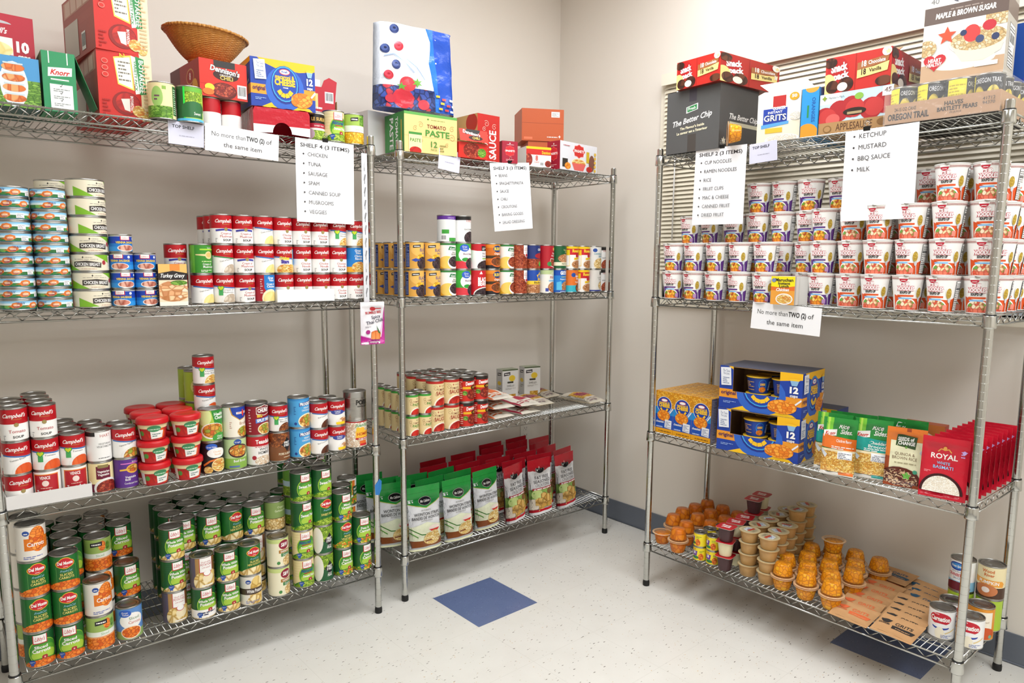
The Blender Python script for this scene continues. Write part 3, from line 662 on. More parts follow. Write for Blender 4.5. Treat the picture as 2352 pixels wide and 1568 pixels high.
def orgpinto(a): a.fill('#b01f2c'); a.r(.3, .8, 1.2, .92, '#e8c060'); a.t('Organic', .5, .64, .07, WH, w=.7, b=.01); a.t('Pinto Beans', .5, .53, .07, WH, w=.95, b=.01); a.poly([(-.3, .12), (.9, .0), (1.1, .4), (-.1, .45)], WH); a.poly([(-.25, .14), (.86, .03), (1.05, .38), (-.06, .43)], 'kidney'); a.e(-.25, .2, .3, .1, '#3f8a4a')
def pintolt(a): a.fill('#e9e6dc'); a.r(-4, .82, 4, 1, '#b8c890'); a.e(.3, .85, .45, .09, '#cfd8b4'); a.t('PINTO', .25, .62, .11, '#a02434', w=1.15, b=.02); a.r(-.5, .5, .8, .56, '#7ab0d8'); a.e(.25, .24, .85, .24, '#a8643c'); a.e(.25, .25, .75, .2, 'pinto'); a.r(-.9, .05, -.5, .2, '#3a4a9a')
def ranch(a): a.fill('#1f5a34'); a.t('Ranch Style', .3, .8, .07, '#e8d890', w=1.1); a.t('Pinto', .3, .7, .07, '#e8d890', w=.6); a.e(.1, .45, 1.1, .2, 'pinto'); a.r(-4, .12, 4, .28, '#efe6c8'); a.t('PINTO BEANS', .2, .16, .08, '#3a5a34', w=1.4, b=.02)
def goya(a): a.fill('#1f7ac8'); a.r(-4, .76, 4, 1, '#1a4aa8'); a.t('GOYA', .2, .8, .15, WH, w=1.3, b=.06); a.lines(-.3, .68, .8, .74, 1, '#f0d840'); a.t('Frijoles Pintos', .2, .56, .06, WH, w=1.3, b=.02); a.e(.5, .2, .9, .3, 'pinto'); a.poly([(-.9, .45), (-.3, .5), (-.2, .1), (-.9, .1)], '#5ab8e0'); a.r(-4, 0, 4, .09, '#1c56a8'); a.lines(-.4, .02, .9, .07, 1, WH)
def rosa(a): a.fill('#efece6'); a.r(-4, .9, 4, 1, '#f0c820'); a.r(-4, .62, 4, .9, '#c8202c'); a.t('Rosarita', .2, .74, .13, '#f4d23c', w=1.45, b=.05); a.e(.45, .58, .5, .14, '#b8202a'); a.poly([(-.3, .38), (1.1, .44), (1.1, .54), (-.3, .48)], '#f0c820'); a.t('TRADITIONAL', .4, .42, .045, '#7a1a1a', w=1.2, r=2); a.e(.3, .18, .9, .2, '#c89a6a'); a.e(.3, .19, .8, .16, 'pinto'); a.r(-1.35, .1, -.85, .85, '#f0c820'); a.r(-1.3, .12, -.9, .6, '#efece6')
def refk(a): a.fill('#e2742a'); a.r(-4, 0, .2, .3, '#38b0c0'); a.e(-.4, .78, .3, .1, '#2b4f9c'); a.t('Refried', .25, .68, .09, WH, w=.8, sh=.3, b=.02); a.t('Beans', .3, .57, .09, WH, w=.6, sh=.3, b=.02); a.t('Traditional', .2, .42, .06, WH, w=.8, b=.01); a.e(.6, .18, .7, .22, '#4a2a18'); a.e(.6, .19, .62, .18, 'beans')
def cann(a): a.fill('#e2e0da'); a.e(-.5, .85, .3, .09, '#2b4f9c'); a.t('CANNELLINI', .1, .64, .085, '#3f8a9c', w=1.5, b=.02); a.t('BEANS', .4, .52, .085, '#3f8a9c', w=.75, b=.02); a.e(.2, .2, .85, .28, 'chickpea')
def cann2(a): a.fill('#dcd8d0'); a.r(.2, .78, .6, .94, '#222'); a.t('Cannellini', .3, .62, .06, '#6a6a60', w=.9); a.t('Beans', .3, .53, .06, '#6a6a60', w=.5); a.e(.5, .27, .55, .2, '#b0a890'); a.e(.5, .27, .5, .17, 'chickpea'); a.r(-4, 0, 4, .06, '#2a3a8a')
def hart(ttl, fd, top='#1e1c1c'):
    def d(a): a.fill('#eeedea'); a.r(-4, .86, 4, 1, top) if top == '#1e1c1c' and fd else None; a.r(-4, .86, -.5, 1, '#1e1c1c'); a.t('HART', .35, .78 if fd else .82, .1, '#b8483c', w=.9); a.t(ttl[0], .3, .56, .06, '#3a3a3a', w=min(1.3, .11*len(ttl[0]))); a.t(ttl[1], .3, .46, .065, '#3a3a3a', w=min(1.4, .11*len(ttl[1]))); a.e(.5, .15, .85, .27, fd) if fd else a.lines(-.3, .08, .7, .13, 1, '#555')
    return d
def purptop(a): a.fill('#e4e6e4'); a.r(-4, .86, 4, 1, '#5a2a8c'); a.t('OREGANIC', .0, .89, .06, '#c8b0e0', w=.9); a.r(-1.1, .3, -.3, .46, '#3f9a3a'); a.r(-.3, 0, .8, .14, '#3f9a3a'); a.bars(-1.2, .02, -.6, .25)
def sigbb(flip=0):
    def d(a): a.fill('#d8a048'); a.e(.2, .75, 1.2, .3, '#e6b45c'); sigblk(a, -.35, .86, .85, .13); a.t('BLACK', .5, .66, .12, '#2a3a8c', w=1.05, b=.01); a.t('Beans', .55, .56, .07, '#2a3a8c', w=.6, sh=.3); a.e(.15, .45, .5, .1, 'corn'); a.e(.4, .2, .75, .26, 'blackbeans'); a.poly([(-.95, .33), (-.5, .4), (-.2, .36), (.1, .34), (-.2, .3), (-.5, .26)], '#2f4aa0'); a.r(-1.75, .05, -1.15, .95, '#22346c'); a.lines(-1.7, .1, -1.2, .9, 14, '#8a98c8'); a.r(1.6, .05, 2.3, .95, '#e4e2dc')
    return d
def scroll(a, x, y, s, c, m=1):
    pts = [(x+m*s*(.2+.8*t/14)*math.cos(t*.62)/a.ux, y+s*(.2+.8*t/14)*math.sin(t*.62)/a.uy) for t in range(15)]; a.band(pts, .0011, c)
def paste(a): a.fill('#e6cf9a'); a.r(-4, .9, 4, 1, '#3f9a3a'); a.star(.35, .8, .09, .05, 4, '#2f7a2c'); a.lines(.5, .79, 1.0, .82, 1, '#5a7a3a'); scroll(a, -.55, .55, .009, '#a07040'); scroll(a, -.6, .72, .007, '#a07040', -1); a.t('TOMATO', .3, .62, .075, '#7a2a1c', w=1.1, b=.005); a.t('PASTE', .35, .44, .13, '#3f8a34', w=1.3, b=.02); a.e(.3, .02, 1.05, .34, '#f4ecd8'); a.e(.35, .0, .95, .3, 'tomato')
def sauce(a): a.fill('#e6cf9a'); a.r(-4, .9, 4, 1, '#b82a24'); a.star(-.1, .8, .09, .05, 4, '#b02a24'); a.lines(.05, .79, .7, .82, 1, '#8a4a3a'); scroll(a, -.6, .72, .012, '#a07040'); scroll(a, -.45, .45, .009, '#a07040', -1); a.t('TOMATO', .1, .61, .085, '#7a2a1c', w=1.15, b=.005); a.t('SAUCE', .15, .43, .15, '#a02a20', w=1.35, b=.02); a.e(.3, .0, 1.1, .36, '#f4ecd8'); a.e(.35, -.02, 1.0, .33, 'tomato'); a.r(-4, .345, 4, .352, '#b8904a') if 0 else None
def dennis(a):
    a.fill('#c8281c'); a.r(-4, .86, 4, 1, '#2a2420'); a.poly([(-.75, .66), (.7, .84), (.75, .74), (-.7, .55)], '#c8281c'); a.t("Dennison's", .1, .7, .14, WH, w=1.5, b=.04, r=4, sh=.15); a.r(-4, .52, 4, .62, '#e8b020'); a.e(.45, .58, .5, .1, '#3a1810'); a.t('CHILI', .48, .54, .08, '#e8c050', w=.6, b=.02); a.e(.2, .28, .75, .22, '#7a1a14'); a.e(.2, .29, .68, .19, 'chilib'); a.e(-.75, .35, .3, .1, 'greenbean'); a.r(-1.4, .05, -1.0, .95, '#a81c18'); a.lines(-1.36, .1, -1.04, .9, 9, '#e8b8a8')
def gvnoodle(a): a.fill('#1f7cc8'); a.t('Great', 0, .85, .09, WH, w=.75, b=.02); a.t('Value', .05, .75, .09, WH, w=.7, b=.02); a.t('Chicken', .1, .62, .09, WH, w=1.0, b=.02); a.t('Noodle', .1, .51, .09, WH, w=.9, b=.02); a.r(-4, 0, 4, .22, '#e8a82c'); a.e(.2, .2, .95, .24, 'noodle')
def gvchick(a): a.fill('#a8182a'); a.poly([(-.35, 1.01), (4, 1.01), (4, .35), (-.1, .35), (-.35, .5)], '#1f7cc8'); a.t('Great', .35, .85, .085, WH, w=.65, b=.02); a.t('Value', .42, .76, .085, WH, w=.6, b=.02); a.t('Cream of', .35, .62, .075, WH, w=.95, b=.02); a.t('Chicken', .35, .52, .085, WH, w=.9, b=.02); a.e(.3, .1, .9, .36, '#f0e6c0'); a.e(.35, .08, .8, .3, 'cream'); a.lines(-.75, .3, -.5, .9, 7, '#e8c8c8')
def greenm(a): a.fill('#3a8a2c'); a.r(-1.4, 0, -.85, 1, '#6ab03c'); a.r(-.35, .82, 4, .87, '#a8d83c'); a.t('Signature', .6, .88, .05, WH, w=.5); a.e(.5, .64, .38, .14, '#e8cf96'); a.poly([(-.75, .64), (.2, .6), (.2, .68), (-.75, .67)], '#e8cf96'); a.e(.5, .65, .28, .09, '#d8b86a'); a.lines(-.2, .4, .9, .46, 1, '#d8f0a8'); a.t('Cream of', .3, .28, .075, WH, w=.85, b=.01); a.t('Mushroom', .45, .18, .08, WH, w=1.1, b=.01); a.lines(-.3, .04, .8, .13, 2, '#e8f4d8')
def stars(a): photo('', 'noodle')(a); a.r(.85, .3, 1.5, .9, '#4a9ad8'); a.r(.8, .0, .87, .95, '#f0c830'); a.t('Chicken', -.1, .5, .11, '#f4d62c', w=1.0, b=.05); a.t('Stars', -.05, .36, .13, '#4a3a9a', w=.8, b=.07); a.e(0, .1, .9, .22, 'noodle')
def venice(a): a.fill(WH); a.r(-1.1, .12, .95, .93, '#e8862c'); a.r(-1.02, .12, .88, .9, '#b4202c'); a.t('VENICE', -.15, .76, .1, WH, w=.8, b=.02); a.e(-.12, .62, .26, .1, '#efd8d0'); a.lines(-.5, .45, .35, .5, 1, '#e8c0b0'); a.t('Tomato Soup', -.1, .28, .12, WH, w=1.5, b=.04)
def vegveg(a): a.fill('#efe0a8'); a.r(-.45, .45, .75, .9, '#6a1430'); a.r(-.3, .84, .6, .95, '#8a7a4a'); a.t('Vegetarian', .15, .68, .075, WH, w=1.0, b=.02); a.t('Vegetable', .15, .57, .075, WH, w=.95, b=.02); a.r(-4, 0, 4, .28, '#6a1a34'); a.e(.45, .12, 1.15, .36, '#e8e6e2'); a.e(.5, .1, 1.0, .3, 'chilib')
def purple(a): a.fill('#5a2f88'); a.r(-.7, .84, 4, .875, '#e07ac0'); a.t('Signature', .5, .89, .05, WH, w=.5); a.e(.35, .66, .6, .16, '#e8b040'); a.e(.35, .67, .5, .12, 'stew'); a.poly([(-.8, .6), (-.2, .62), (-.2, .68), (-.8, .66)], '#e8b84a'); a.t('Vegetable', .1, .34, .075, WH, w=.95, b=.01); a.t('Beef', -.15, .25, .075, WH, w=.45, b=.01); a.t('Condensed Soup', .15, .12, .065, WH, w=1.2)
def hc(a): a.fill('#a8c84a'); a.e(-.9, .8, .7, .3, '#d8e49c'); a.poly([(-.25, 1.01), (1.6, 1.01), (1.6, .55), (.6, .48), (0, .6)], '#2f8a34'); a.t('Healthy', .55, .82, .1, WH, w=1.1, b=.03); a.t('Choice', .55, .7, .1, WH, w=1.0, b=.03); a.e(-.1, .32, 1.1, .27, WH); a.e(-.05, .33, 1.0, .24, 'stew'); a.e(.5, .08, .7, .17, '#3f9a3a'); a.t('Chicken', .5, .1, .06, WH, w=.6, b=.01); a.t('with Rice', .5, .03, .06, WH, w=.65, b=.01)
def gvblk(a): a.fill('#20161c'); a.e(-.35, .87, .5, .11, '#2f5fc0'); a.t('Great Value', -.35, .84, .05, WH, w=.8, b=.01); a.e(.1, .66, .85, .17, WH); a.t('Chicken', .15, .67, .065, '#e8a860', w=.7); a.t('Noodle', .2, .58, .065, '#e8a860', w=.6); a.band([(-1.1, .25), (-.5, .4), (.2, .45)], .006, '#e0702c'); a.e(.35, .24, .75, .23, '#f0d8a0'); a.e(.35, .24, .7, .2, 'noodle'); a.e(-.7, .1, .4, .12, 'noodle')
def swan(a): a.fill('#efe8d8'); a.poly([(-.7, 1.01), (1.5, 1.01), (1.5, .78), (.7, .6), (.2, .55), (-.5, .75)], '#c89a3a'); a.poly([(-.6, 1.01), (1.5, 1.01), (1.5, .8), (.7, .63), (.2, .58), (-.42, .77)], '#2040a0'); a.r(-.1, .77, 1.2, .84, WH); a.t('SWANSON', .55, .785, .045, '#c8282c', w=1.1, b=.03); a.e(.55, .8, .1, .12, '#d83a2c'); a.t('Broth', .6, .4, .1, '#a87040', w=.85); a.e(.6, .16, .65, .18, 'stew'); a.lines(-.7, .3, -.5, .55, 4, '#c8a090')
def kbeef(a): a.fill('#86b04a'); a.r(-4, .35, 4, 1, '#bcd49a'); a.e(0, .9, .35, .1, '#2b4f9c'); a.t('Kroger', 0, .88, .05, WH, w=.5); a.e(.1, .6, .95, .24, '#3a2018'); a.e(.1, .61, .85, .2, 'berries'); a.e(.1, .61, .84, .19, 'stew'); a.t('Beef Broth', .15, .22, .085, WH, w=1.1, b=.01); a.r(-.8, .04, .1, .1, '#5a70a8')
def chunky(a): a.fill('#8c1626'); a.r(-4, .94, 4, 1, '#4a4444'); a.poly([(-.3, .68), (.4, .62), (1.2, .68), (1.25, .88), (.45, .98), (-.3, .9)], '#efe6d8'); a.poly([(-.25, .7), (.4, .64), (1.15, .7), (1.2, .86), (.45, .96), (-.25, .88)], '#7a1422'); a.t("Campbell's", .4, .87, .04, WH, w=.6, sh=.3); a.t('CHUNKY', .45, .74, .12, WH, w=1.25, b=.05); a.t('BIG', -.0, .58, .08, '#e8c83a', w=.45, b=.05); a.poly([(-.35, .38), (1.3, .46), (1.3, .58), (-.35, .52)], '#4a7ac8'); a.t('SPLIT PEA', .4, .43, .09, WH, w=1.3, b=.04, r=2); a.e(.55, .18, .75, .2, '#efe8c0'); a.e(.55, .18, .68, .17, 'stew'); a.lines(-.95, .1, -.75, .9, 9, '#e8c8c8')
def teas(a): a.fill('#efece8'); a.r(-4, .66, 4, 1, '#b81c28'); a.t('Teasdale', .3, .75, .14, WH, w=1.5, b=.03); a.lines(-.5, .62, 1.1, .65, 1, '#b81c28', f=.7); a.t('WHITE', .35, .5, .09, '#222', w=.95, b=.01); a.t('HOMINY', .35, .37, .1, '#222', w=1.15, b=.02); circ(a, -.6, .25, .0075, '#a82434'); a.e(.4, .12, .95, .2, 'hominy')
def fpb(a): a.fill('#7a4a28'); a.r(-4, .5, 4, 1, 'beans'); a.star(.5, .58, .6, .28, 4, '#1d1c1c', .62); a.t('FIRST', .5, .6, .08, WH, w=.65, b=.03); a.t('STREET', .5, .5, .075, WH, w=.72, b=.03); a.t('PORK & BEANS', .35, .2, .08, '#e8dcc0', w=1.4, b=.02); a.lines(.1, .1, .9, .15, 1, '#e8dcc0')
def prog(a): a.fill('#4aa0d8'); a.r(-4, .93, 4, 1, '#3a8ac8'); a.poly([(-.35, .72), (1.3, .8), (1.3, .93), (-.35, .85)], '#22408c'); a.t('PROGRESSO', .5, .76, .1, WH, w=1.5, b=.04, r=2); a.t('HEARTY', .45, .64, .06, WH, w=.7, b=.01); a.t('CHICKEN & HERB', .5, .55, .055, WH, w=1.2, b=.01); a.lines(-.85, .45, -.65, .75, 6, '#1c4a90'); a.e(.5, .2, .95, .27, '#f4ecc8'); a.e(.5, .2, .85, .23, 'stew'); circ(a, -.7, .12, .005, '#22408c')
def porkc(a): a.t('PORK', .3, .56, .17, '#26241f', w=1.35, b=.04); a.t('WITH JUICES', .35, .46, .06, '#26241f', w=1.25, b=.01)
def juan(a): a.fill('hominy'); a.r(-4, .96, 4, 1, '#b01c24'); a.ot("Juanita's", .35, .8, .12, '#2f8a3c', '#efece0', .06, w=1.5, sh=.3, b=.02); a.e(-.1, .68, .2, .1, '#e8c030'); a.e(.25, .68, .3, .09, '#f0b83a'); a.r(-.35, .35, 4, .62, '#f0b83a'); a.t('HOMINY', .45, .45, .11, '#b8401c', w=1.35, b=.03); a.r(-.35, .29, 4, .36, '#b81c24'); a.lines(-.1, .31, 1.1, .345, 1, WH, f=.7); a.r(-.0, .05, .7, .24, '#e07030'); a.r(.05, .04, .75, .12, '#c82430')
def dole(a): a.fill('#f2dc2c'); a.poly([(-1.0, .35), (-.1, .35), (0, .75), (-1.0, .75)], '#6a3a9c'); a.t('50', -.5, .5, .2, WH, w=.4, b=.05); a.e(-.3, .22, .6, .12, '#2f7a3c'); a.e(.55, .3, .4, .28, 'carrots'); a.t('DOLE', -.5, .84, .1, '#c8282c', w=.5, b=.03); a.lines(.3, .65, 1.1, .85, 2, '#7a9a2c')
def carn(a): a.fill('#efefee'); a.e(.0, .72, .85, .22, '#c21c30'); a.t('Nestle', -.3, .86, .05, WH, w=.4); a.t('Carnation', 0, .64, .16, WH, w=1.5, b=.04); a.e(.05, .42, .65, .1, '#2340a0'); a.e(.05, .47, .68, .08, '#efefee'); a.e(.0, .2, .35, .22, '#f0e8d0'); a.band([(.4, .2), (.8, .28), (1.2, .38)], .004, '#e0c890'); a.lines(.1, .04, 1.0, .16, 3, '#4a60a8')
def ocean(a): a.fill('#eef0ee'); a.e(0, .82, .7, .14, '#1f3f9c'); a.e(0, .83, .6, .09, '#3a8ad0'); a.t('Ocean Spray', 0, .79, .07, WH, w=.95, b=.03, sh=.2); a.t('Whole Berry', .0, .62, .05, '#3a3a5a', w=.8); a.t('CRANBERRY', .05, .48, .1, '#c02434', w=1.5, b=.02); a.t('SAUCE', .05, .38, .07, '#3a5a8c', w=.6); a.r(-4, 0, 4, .32, '#8cc4e0'); a.e(0, .08, 1.2, .22, '#6a1c2c')
def pump(a): a.fill('#e9dcb0'); a.t('Wood', -.1, .82, .1, '#c8641c', w=.9, b=.03); a.t('River', 0, .7, .09, '#c8641c', w=.75, b=.03); a.poly([(-1.2, .45), (1.1, .38), (1.2, .5), (1.0, .58), (-1.2, .62)], '#e8a03c'); a.t('PUMPKIN', .0, .46, .1, WH, w=1.5, b=.02, r=-2); a.r(-4, 0, 4, .36, '#4a3020'); a.e(-.2, .25, .9, .2, '#c87a4a'); a.e(-.2, .26, .3, .09, '#f0e4dc')
def orpur(a): a.fill('#e0922c'); a.r(-.5, .25, .8, .9, '#efe6d4'); a.e(.2, .2, .9, .2, '#c8521c'); a.t('Pureed', .15, .55, .06, '#8a6a4a', w=.7); circ(a, .7, .1, .006, '#6aa084')
def lime(a): a.fill('#a8c83c'); a.e(0, .5, .8, .3, '#d8e48c'); a.lines(-.6, .2, .6, .8, 6, '#5a7a2c')
def pearc(a): a.fill('#1f2026'); a.r(-1.9, 0, -.55, 1, '#ecd92c'); a.lines(-1.8, .1, -.65, .9, 9, '#b8a41c'); a.t('OREGON TRAIL', .5, .78, .13, '#e8e8ea', w=1.9); a.e(-.1, .3, .45, .4, 'pear'); a.e(.9, .35, .5, .35, 'pear')
def cank(key, draw, look, R=.0335, H=.0955, cat='can', name='food_can', **k): Kind(key, name, look, cat, H, mkcan(draw, R, H, **k), R)
S = lambda key, d, look, **k: cank(key, d, look, name='soup_can', cat='soup can', **k)
S('s_noodle', classic('Chicken', 'Noodle'), 'red-white chicken noodle soup can')
S('s_mush', classic('Cream of', 'Mushroom', True), 'red-white cream-of-mushroom soup can')
S('s_crchick', photo('Cream of Chicken', 'cream'), 'cream of chicken soup can')
S('s_crcorn', photo('Cream of Sweet Corn', 'cream'), 'cream of sweet corn soup can')
S('s_hmush', photo('Cream of/Mushroom', 'creammush', hb=True), 'green-hearted mushroom soup can')
S('s_phmush', photo('Cream of Mushroom', 'creammush', band='#2f8a4a'), 'green-striped cream of mushroom can')
S('s_stars', stars, 'chicken and stars soup can')
S('s_hnoodle', photo('Chicken/Noodle', 'noodle', hb=True), 'green-hearted chicken noodle soup can')
S('s_tomato', classic('Tomato'), 'red-white tomato soup can')
S('s_bisque', photo('Tomato Bisque', 'tomsoup'), 'tomato bisque soup can')
S('s_htomato', photo('Tomato', 'tomsoup', hb=True), 'green-hearted tomato soup can')
S('s_veg', photo('Vegetarian Vegetable', 'stew'), 'vegetable soup can')
S('s_hrice', photo('Chicken/with Rice', 'noodle', hb=True), 'green-hearted chicken rice soup can')
S('s_cons', photo('Beef Consomme', 'choc'), 'beef consomme can', R=.0337)
S('s_gravy', lambda a: (photo('', 'chicken')(a), a.e(-.1, .55, .75, .1, '#3a4a9a'), a.t('TURKEY', -.1, .56, .05, WH, w=.7, b=.01), a.t('GRAVY', -.1, .49, .05, WH, w=.6, b=.01), a.r(-.3, .03, .8, .13, '#f0d020')), 'turkey gravy can', R=.0337)
S('s_bean', photo('Bean with/Bacon', 'beans', hb=True), 'green-hearted bean soup can')
S('gvnoodle', simple('#1f7cc8', gvnoodle), 'blue chicken noodle soup can'); S('gvchick', simple('#a8182a', gvchick), 'blue-bannered cream of chicken can')
S('greenm', simple('#3a8a2c', greenm), 'green wooden-spoon mushroom soup can'); S('venice', simple(WH, venice), 'red-square white tomato soup can')
S('hartvm', simple(WH, hart(('VEGETARIAN', 'VEGETABLE MIX'), None)), 'plain white vegetable can'); S('vegveg', simple('#efe0a8', vegveg), 'maroon vegetarian vegetable can')
S('purple', simple('#5a2f88', purple), 'purple vegetable beef soup can'); V = dict(R=.0372, H=.108)
S('hc', simple('#a8c84a', hc), 'lime green chicken rice soup can', **V); S('gvblk', simple('#20161c', gvblk), 'black chicken noodle soup can', **V)
S('swan', simple('#efe8d8', swan), 'blue-crested cream broth can', **V); S('kbeef', simple('#86b04a', kbeef), 'green beef broth can', **V)
S('chunky', simple('#8c1626', chunky), 'dark red split pea soup can', R=.039, H=.112); cank('teas', simple(WH, teas), 'red-topped white hominy can', R=.0375, H=.105)
cank('fpb', simple('#7a4a28', fpb), 'brown pork and beans can', R=.0372, H=.105); S('prog', simple('#4aa0d8', prog), 'light blue chicken herb soup can', R=.0375, H=.109)
cank('porkc', porkc, 'bare ribbed tin pork can', R=.043, H=.108, bare=True); cank('juan', simple('#efe6d4', juan), 'yellow-banded hominy can', R=.043, H=.105)
cank('lime', simple('#a8c83c', lime), 'lime green soup can', **V)
cank('tuna', tuna(), 'flat blue-green tuna can', R=.0425, H=.0303, name='tuna_can', cat='tuna can'); cank('chb', chbreast, 'cream chicken breast can', R=.049, H=.0524)
cank('vienna', vienna(), 'blue vienna sausage can', R=.031, H=.0535, tab=True)
F = dict(R=.0375, H=.1078)
for key, d, look in [('k_carrot', kroger('Carrots', 'carrots'), 'white-orange sliced carrots can'), ('dm_carrot', delm('SLICED', 'CARROTS', 'carrots'), 'dark green sliced carrots can'),
    ('lib_carrot', libby('Sliced', 'Carrots', 'carrots'), 'red-badged green sliced carrots can'), ('sig_carrot', simple(WH, sigcarrot), 'pale green sliced carrots can'), ('gv_carrot', simple('#5a8ac8', gvcarrot), 'blue sliced carrots can'),
    ('lib_pot', libby('Whole White', 'Potatoes', 'potato'), 'green whole white potatoes can'), ('lib_potw', libby('Whole White', 'Potatoes', 'potato', white=1), 'white-banded green potatoes can'),
    ('k_pot', kroger('White Potatoes', 'potato', '#4a3a30', 'potato'), 'brown-white whole potatoes can'), ('dm_pot', delm('SLICED', 'NEW POTATOES', 'potato'), 'dark green new potatoes can'), ('sl_pot', simple('#b08850', slicedpot), 'brown sliced white potatoes can'),
    ('sw_garb', simple('#ece6c8', sw), 'cream organic garbanzo can'), ('org_garb', simple('#8aa25c', orggarb), 'olive green garbanzo can'), ('garw', simple(WH, garw), 'white garbanzo can'),
    ('lib_peas', libby('Sweet Peas', None, 'peas', ribbon=False), 'red-badged green sweet peas can'), ('dm_peas', delm(None, 'SWEET PEAS', 'peas'), 'dark green sweet peas can'), ('nat_peas', libby('Sweet Peas', None, 'peas', natural=True), 'cream-green natural sweet peas can'),
    ('first_peas', simple('#1f5a34', firstp), 'green peas can with black diamond'), ('lib_mix', libby('Mixed', 'Vegetables', 'mixedveg'), 'red-badged green mixed vegetables can'), ('dm_mix', delm('MIXED', 'VEGETABLES', 'mixedveg', .3), 'dark green mixed vegetables can'),
    ('lib_pc', libby('Peas &', 'Carrots', 'mixedveg'), 'red-badged green peas-carrots can'), ('pcw', simple(WH, pcwhite), 'white peas and carrots can'), ('gg', simple('#6aa23c', ggpea), 'pale green peas can'),
    ('beansnat', simple('#e9d9a4', beansnat), 'cream green beans can'), ('peassig', simple('#a8d060', peassig), 'bright green sweet peas can'), ('gbcorn', simple('#9cba50', gbcorn), 'green bean can with corn'),
    ('bush', bush, 'orange-brown baked beans can'), ('kun_b', kuner('blackbeans', ('Black', 'BEANS')), 'green-ribboned gold black beans can'), ('kun_k', kuner('kidney', ('Dark Red', 'KIDNEY')), 'green-ribboned gold kidney beans can'),
    ('gvbb', gvbb, 'green-red black beans can'), ('mmbb', mmbb, 'white-red black beans can'), ('redbb', redbb, 'solid red black beans can'), ('lightred', lightred, 'light red kidney beans can'), ('casu', casuela, 'navy stewed bean can'),
    ('beye', blackeye, 'blue crowned blackeye peas can'), ('orgp', orgpinto, 'red organic pinto beans can'), ('pintolt', pintolt, 'pale green pinto beans can'), ('ranch', ranch, 'dark green pinto beans can'), ('goya', goya, 'bright blue pinto beans can'),
    ('rosa', rosa, 'red-yellow refried beans can'), ('refk', refk, 'orange refried beans can'), ('cann', cann, 'teal-lettered white cannellini beans can'), ('cann2', cann2, 'grey cannellini beans can'), ('hartv', hart(('', 'VEGETABLES'), 'kidney'), 'black-topped white vegetables can'),
    ('hartb', hart(('', 'BLACK BEANS'), 'blackbeans'), 'black-topped white black beans can'), ('purpt', purptop, 'purple-topped white can'), ('sigbb', sigbb(), 'golden black beans can'), ('sauce', sauce, 'cream tomato sauce can'), ('dennis', dennis, 'red-black chili can')]:
    cank(key, d, look, **F)
cank('lesu', simple('#c8c4b8', lesu), 'black-banded silver peas can', R=.035, H=.098)
cank('paste', paste, 'small tomato paste can', R=.027, H=.0865)
cank('dole', dole, 'small yellow mandarin orange can', R=.0265, H=.058, tab=True); cank('carn', carn, 'white evaporated milk can', R=.0375, H=.0975)
cank('ocean', ocean, 'cranberry sauce can', R=.0375, H=.108); cank('pump', pump, 'cream pumpkin can', R=.039, H=.112); cank('orpur', orpur, 'orange puree can', R=.0375, H=.108)
cank('pearc', pearc, 'black and yellow pear halves can', R=.0365, H=.105)

# ------------------------------------------------------------------ cartons
def sub_rect(polys, hole):
    x0, y0, x1, y1 = hole; out = []
    for p in polys:
        lo, q = cut(p, 0, x0)
        if lo: out.append(lo)
        if not q: continue
        q, hi = cut(q, 0, x1)
        if hi: out.append(hi)
        if not q: continue
        lo, q = cut(q, 1, y0)
        if lo: out.append(lo)
        if not q: continue
        q, hi = cut(q, 1, y1)
        if hi: out.append(hi)
    return out
def boxfaces(acc, w, d, h, faces, base, eps=.00012, holes={}, z0=0.):
    dims = {'F': (w, h), 'K': (w, h), 'L': (d, h), 'R': (d, h), 'T': (w, d), 'B': (w, d)}
    mp = {'F': lambda u, v, e: ((u, -e, v+z0), None), 'R': lambda u, v, e: ((w+e, u, v+z0), None), 'L': lambda u, v, e: ((-e, d-u, v+z0), None),
          'K': lambda u, v, e: ((w-u, d+e, v+z0), None), 'T': lambda u, v, e: ((u, v, h+e+z0), None), 'B': lambda u, v, e: ((u, d-v, -e+z0), None)}
    for f, (a_, b_) in dims.items():
        if f in holes and holes[f] is None: continue
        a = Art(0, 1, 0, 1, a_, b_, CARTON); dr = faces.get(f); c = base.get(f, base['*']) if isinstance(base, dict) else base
        a.fill(c)
        if dr: dr(a)
        if f in holes:
            x0, y0, x1, y1 = holes[f]; hl = (x0*a_, y0*b_, x1*a_, y1*b_); a.p = [(sub_rect(ps, hl), c_, l_) for ps, c_, l_ in a.p]
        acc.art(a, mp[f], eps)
def mkcarton(w, d, h, faces, base, extra=None, open_top=False):
    def mk(k):
        acc = Acc(); boxfaces(acc, w, d, h, faces, base, holes={'T': None} if open_top else {})
        o = acc.build(k.name)
        if extra: extra(o, w, d, h)
        return o
    return mk
def flap(parent, pts, th, m=BROWNK, c=(1, 1, 1, 1), name='flap'):
    """a cardboard flap: quad pts with thickness"""
    a = Acc(); p = [Vector(q) for q in pts]; n = (p[1]-p[0]).cross(p[2]-p[0]).normalized()*th
    q = [tuple(v) for v in p]+[tuple(v+n) for v in p]
    a.mesh(q, [(3, 2, 1, 0), (4, 5, 6, 7), (0, 1, 5, 4), (1, 2, 6, 5), (2, 3, 7, 6), (3, 0, 4, 7)], m, c, False); return a.build(name, parent)
def carton(key, look, cat, w, d, h, faces, base, name='carton', **k): Kind(key, name, look, cat, h, mkcarton(w, d, h, faces, base, **k), w)

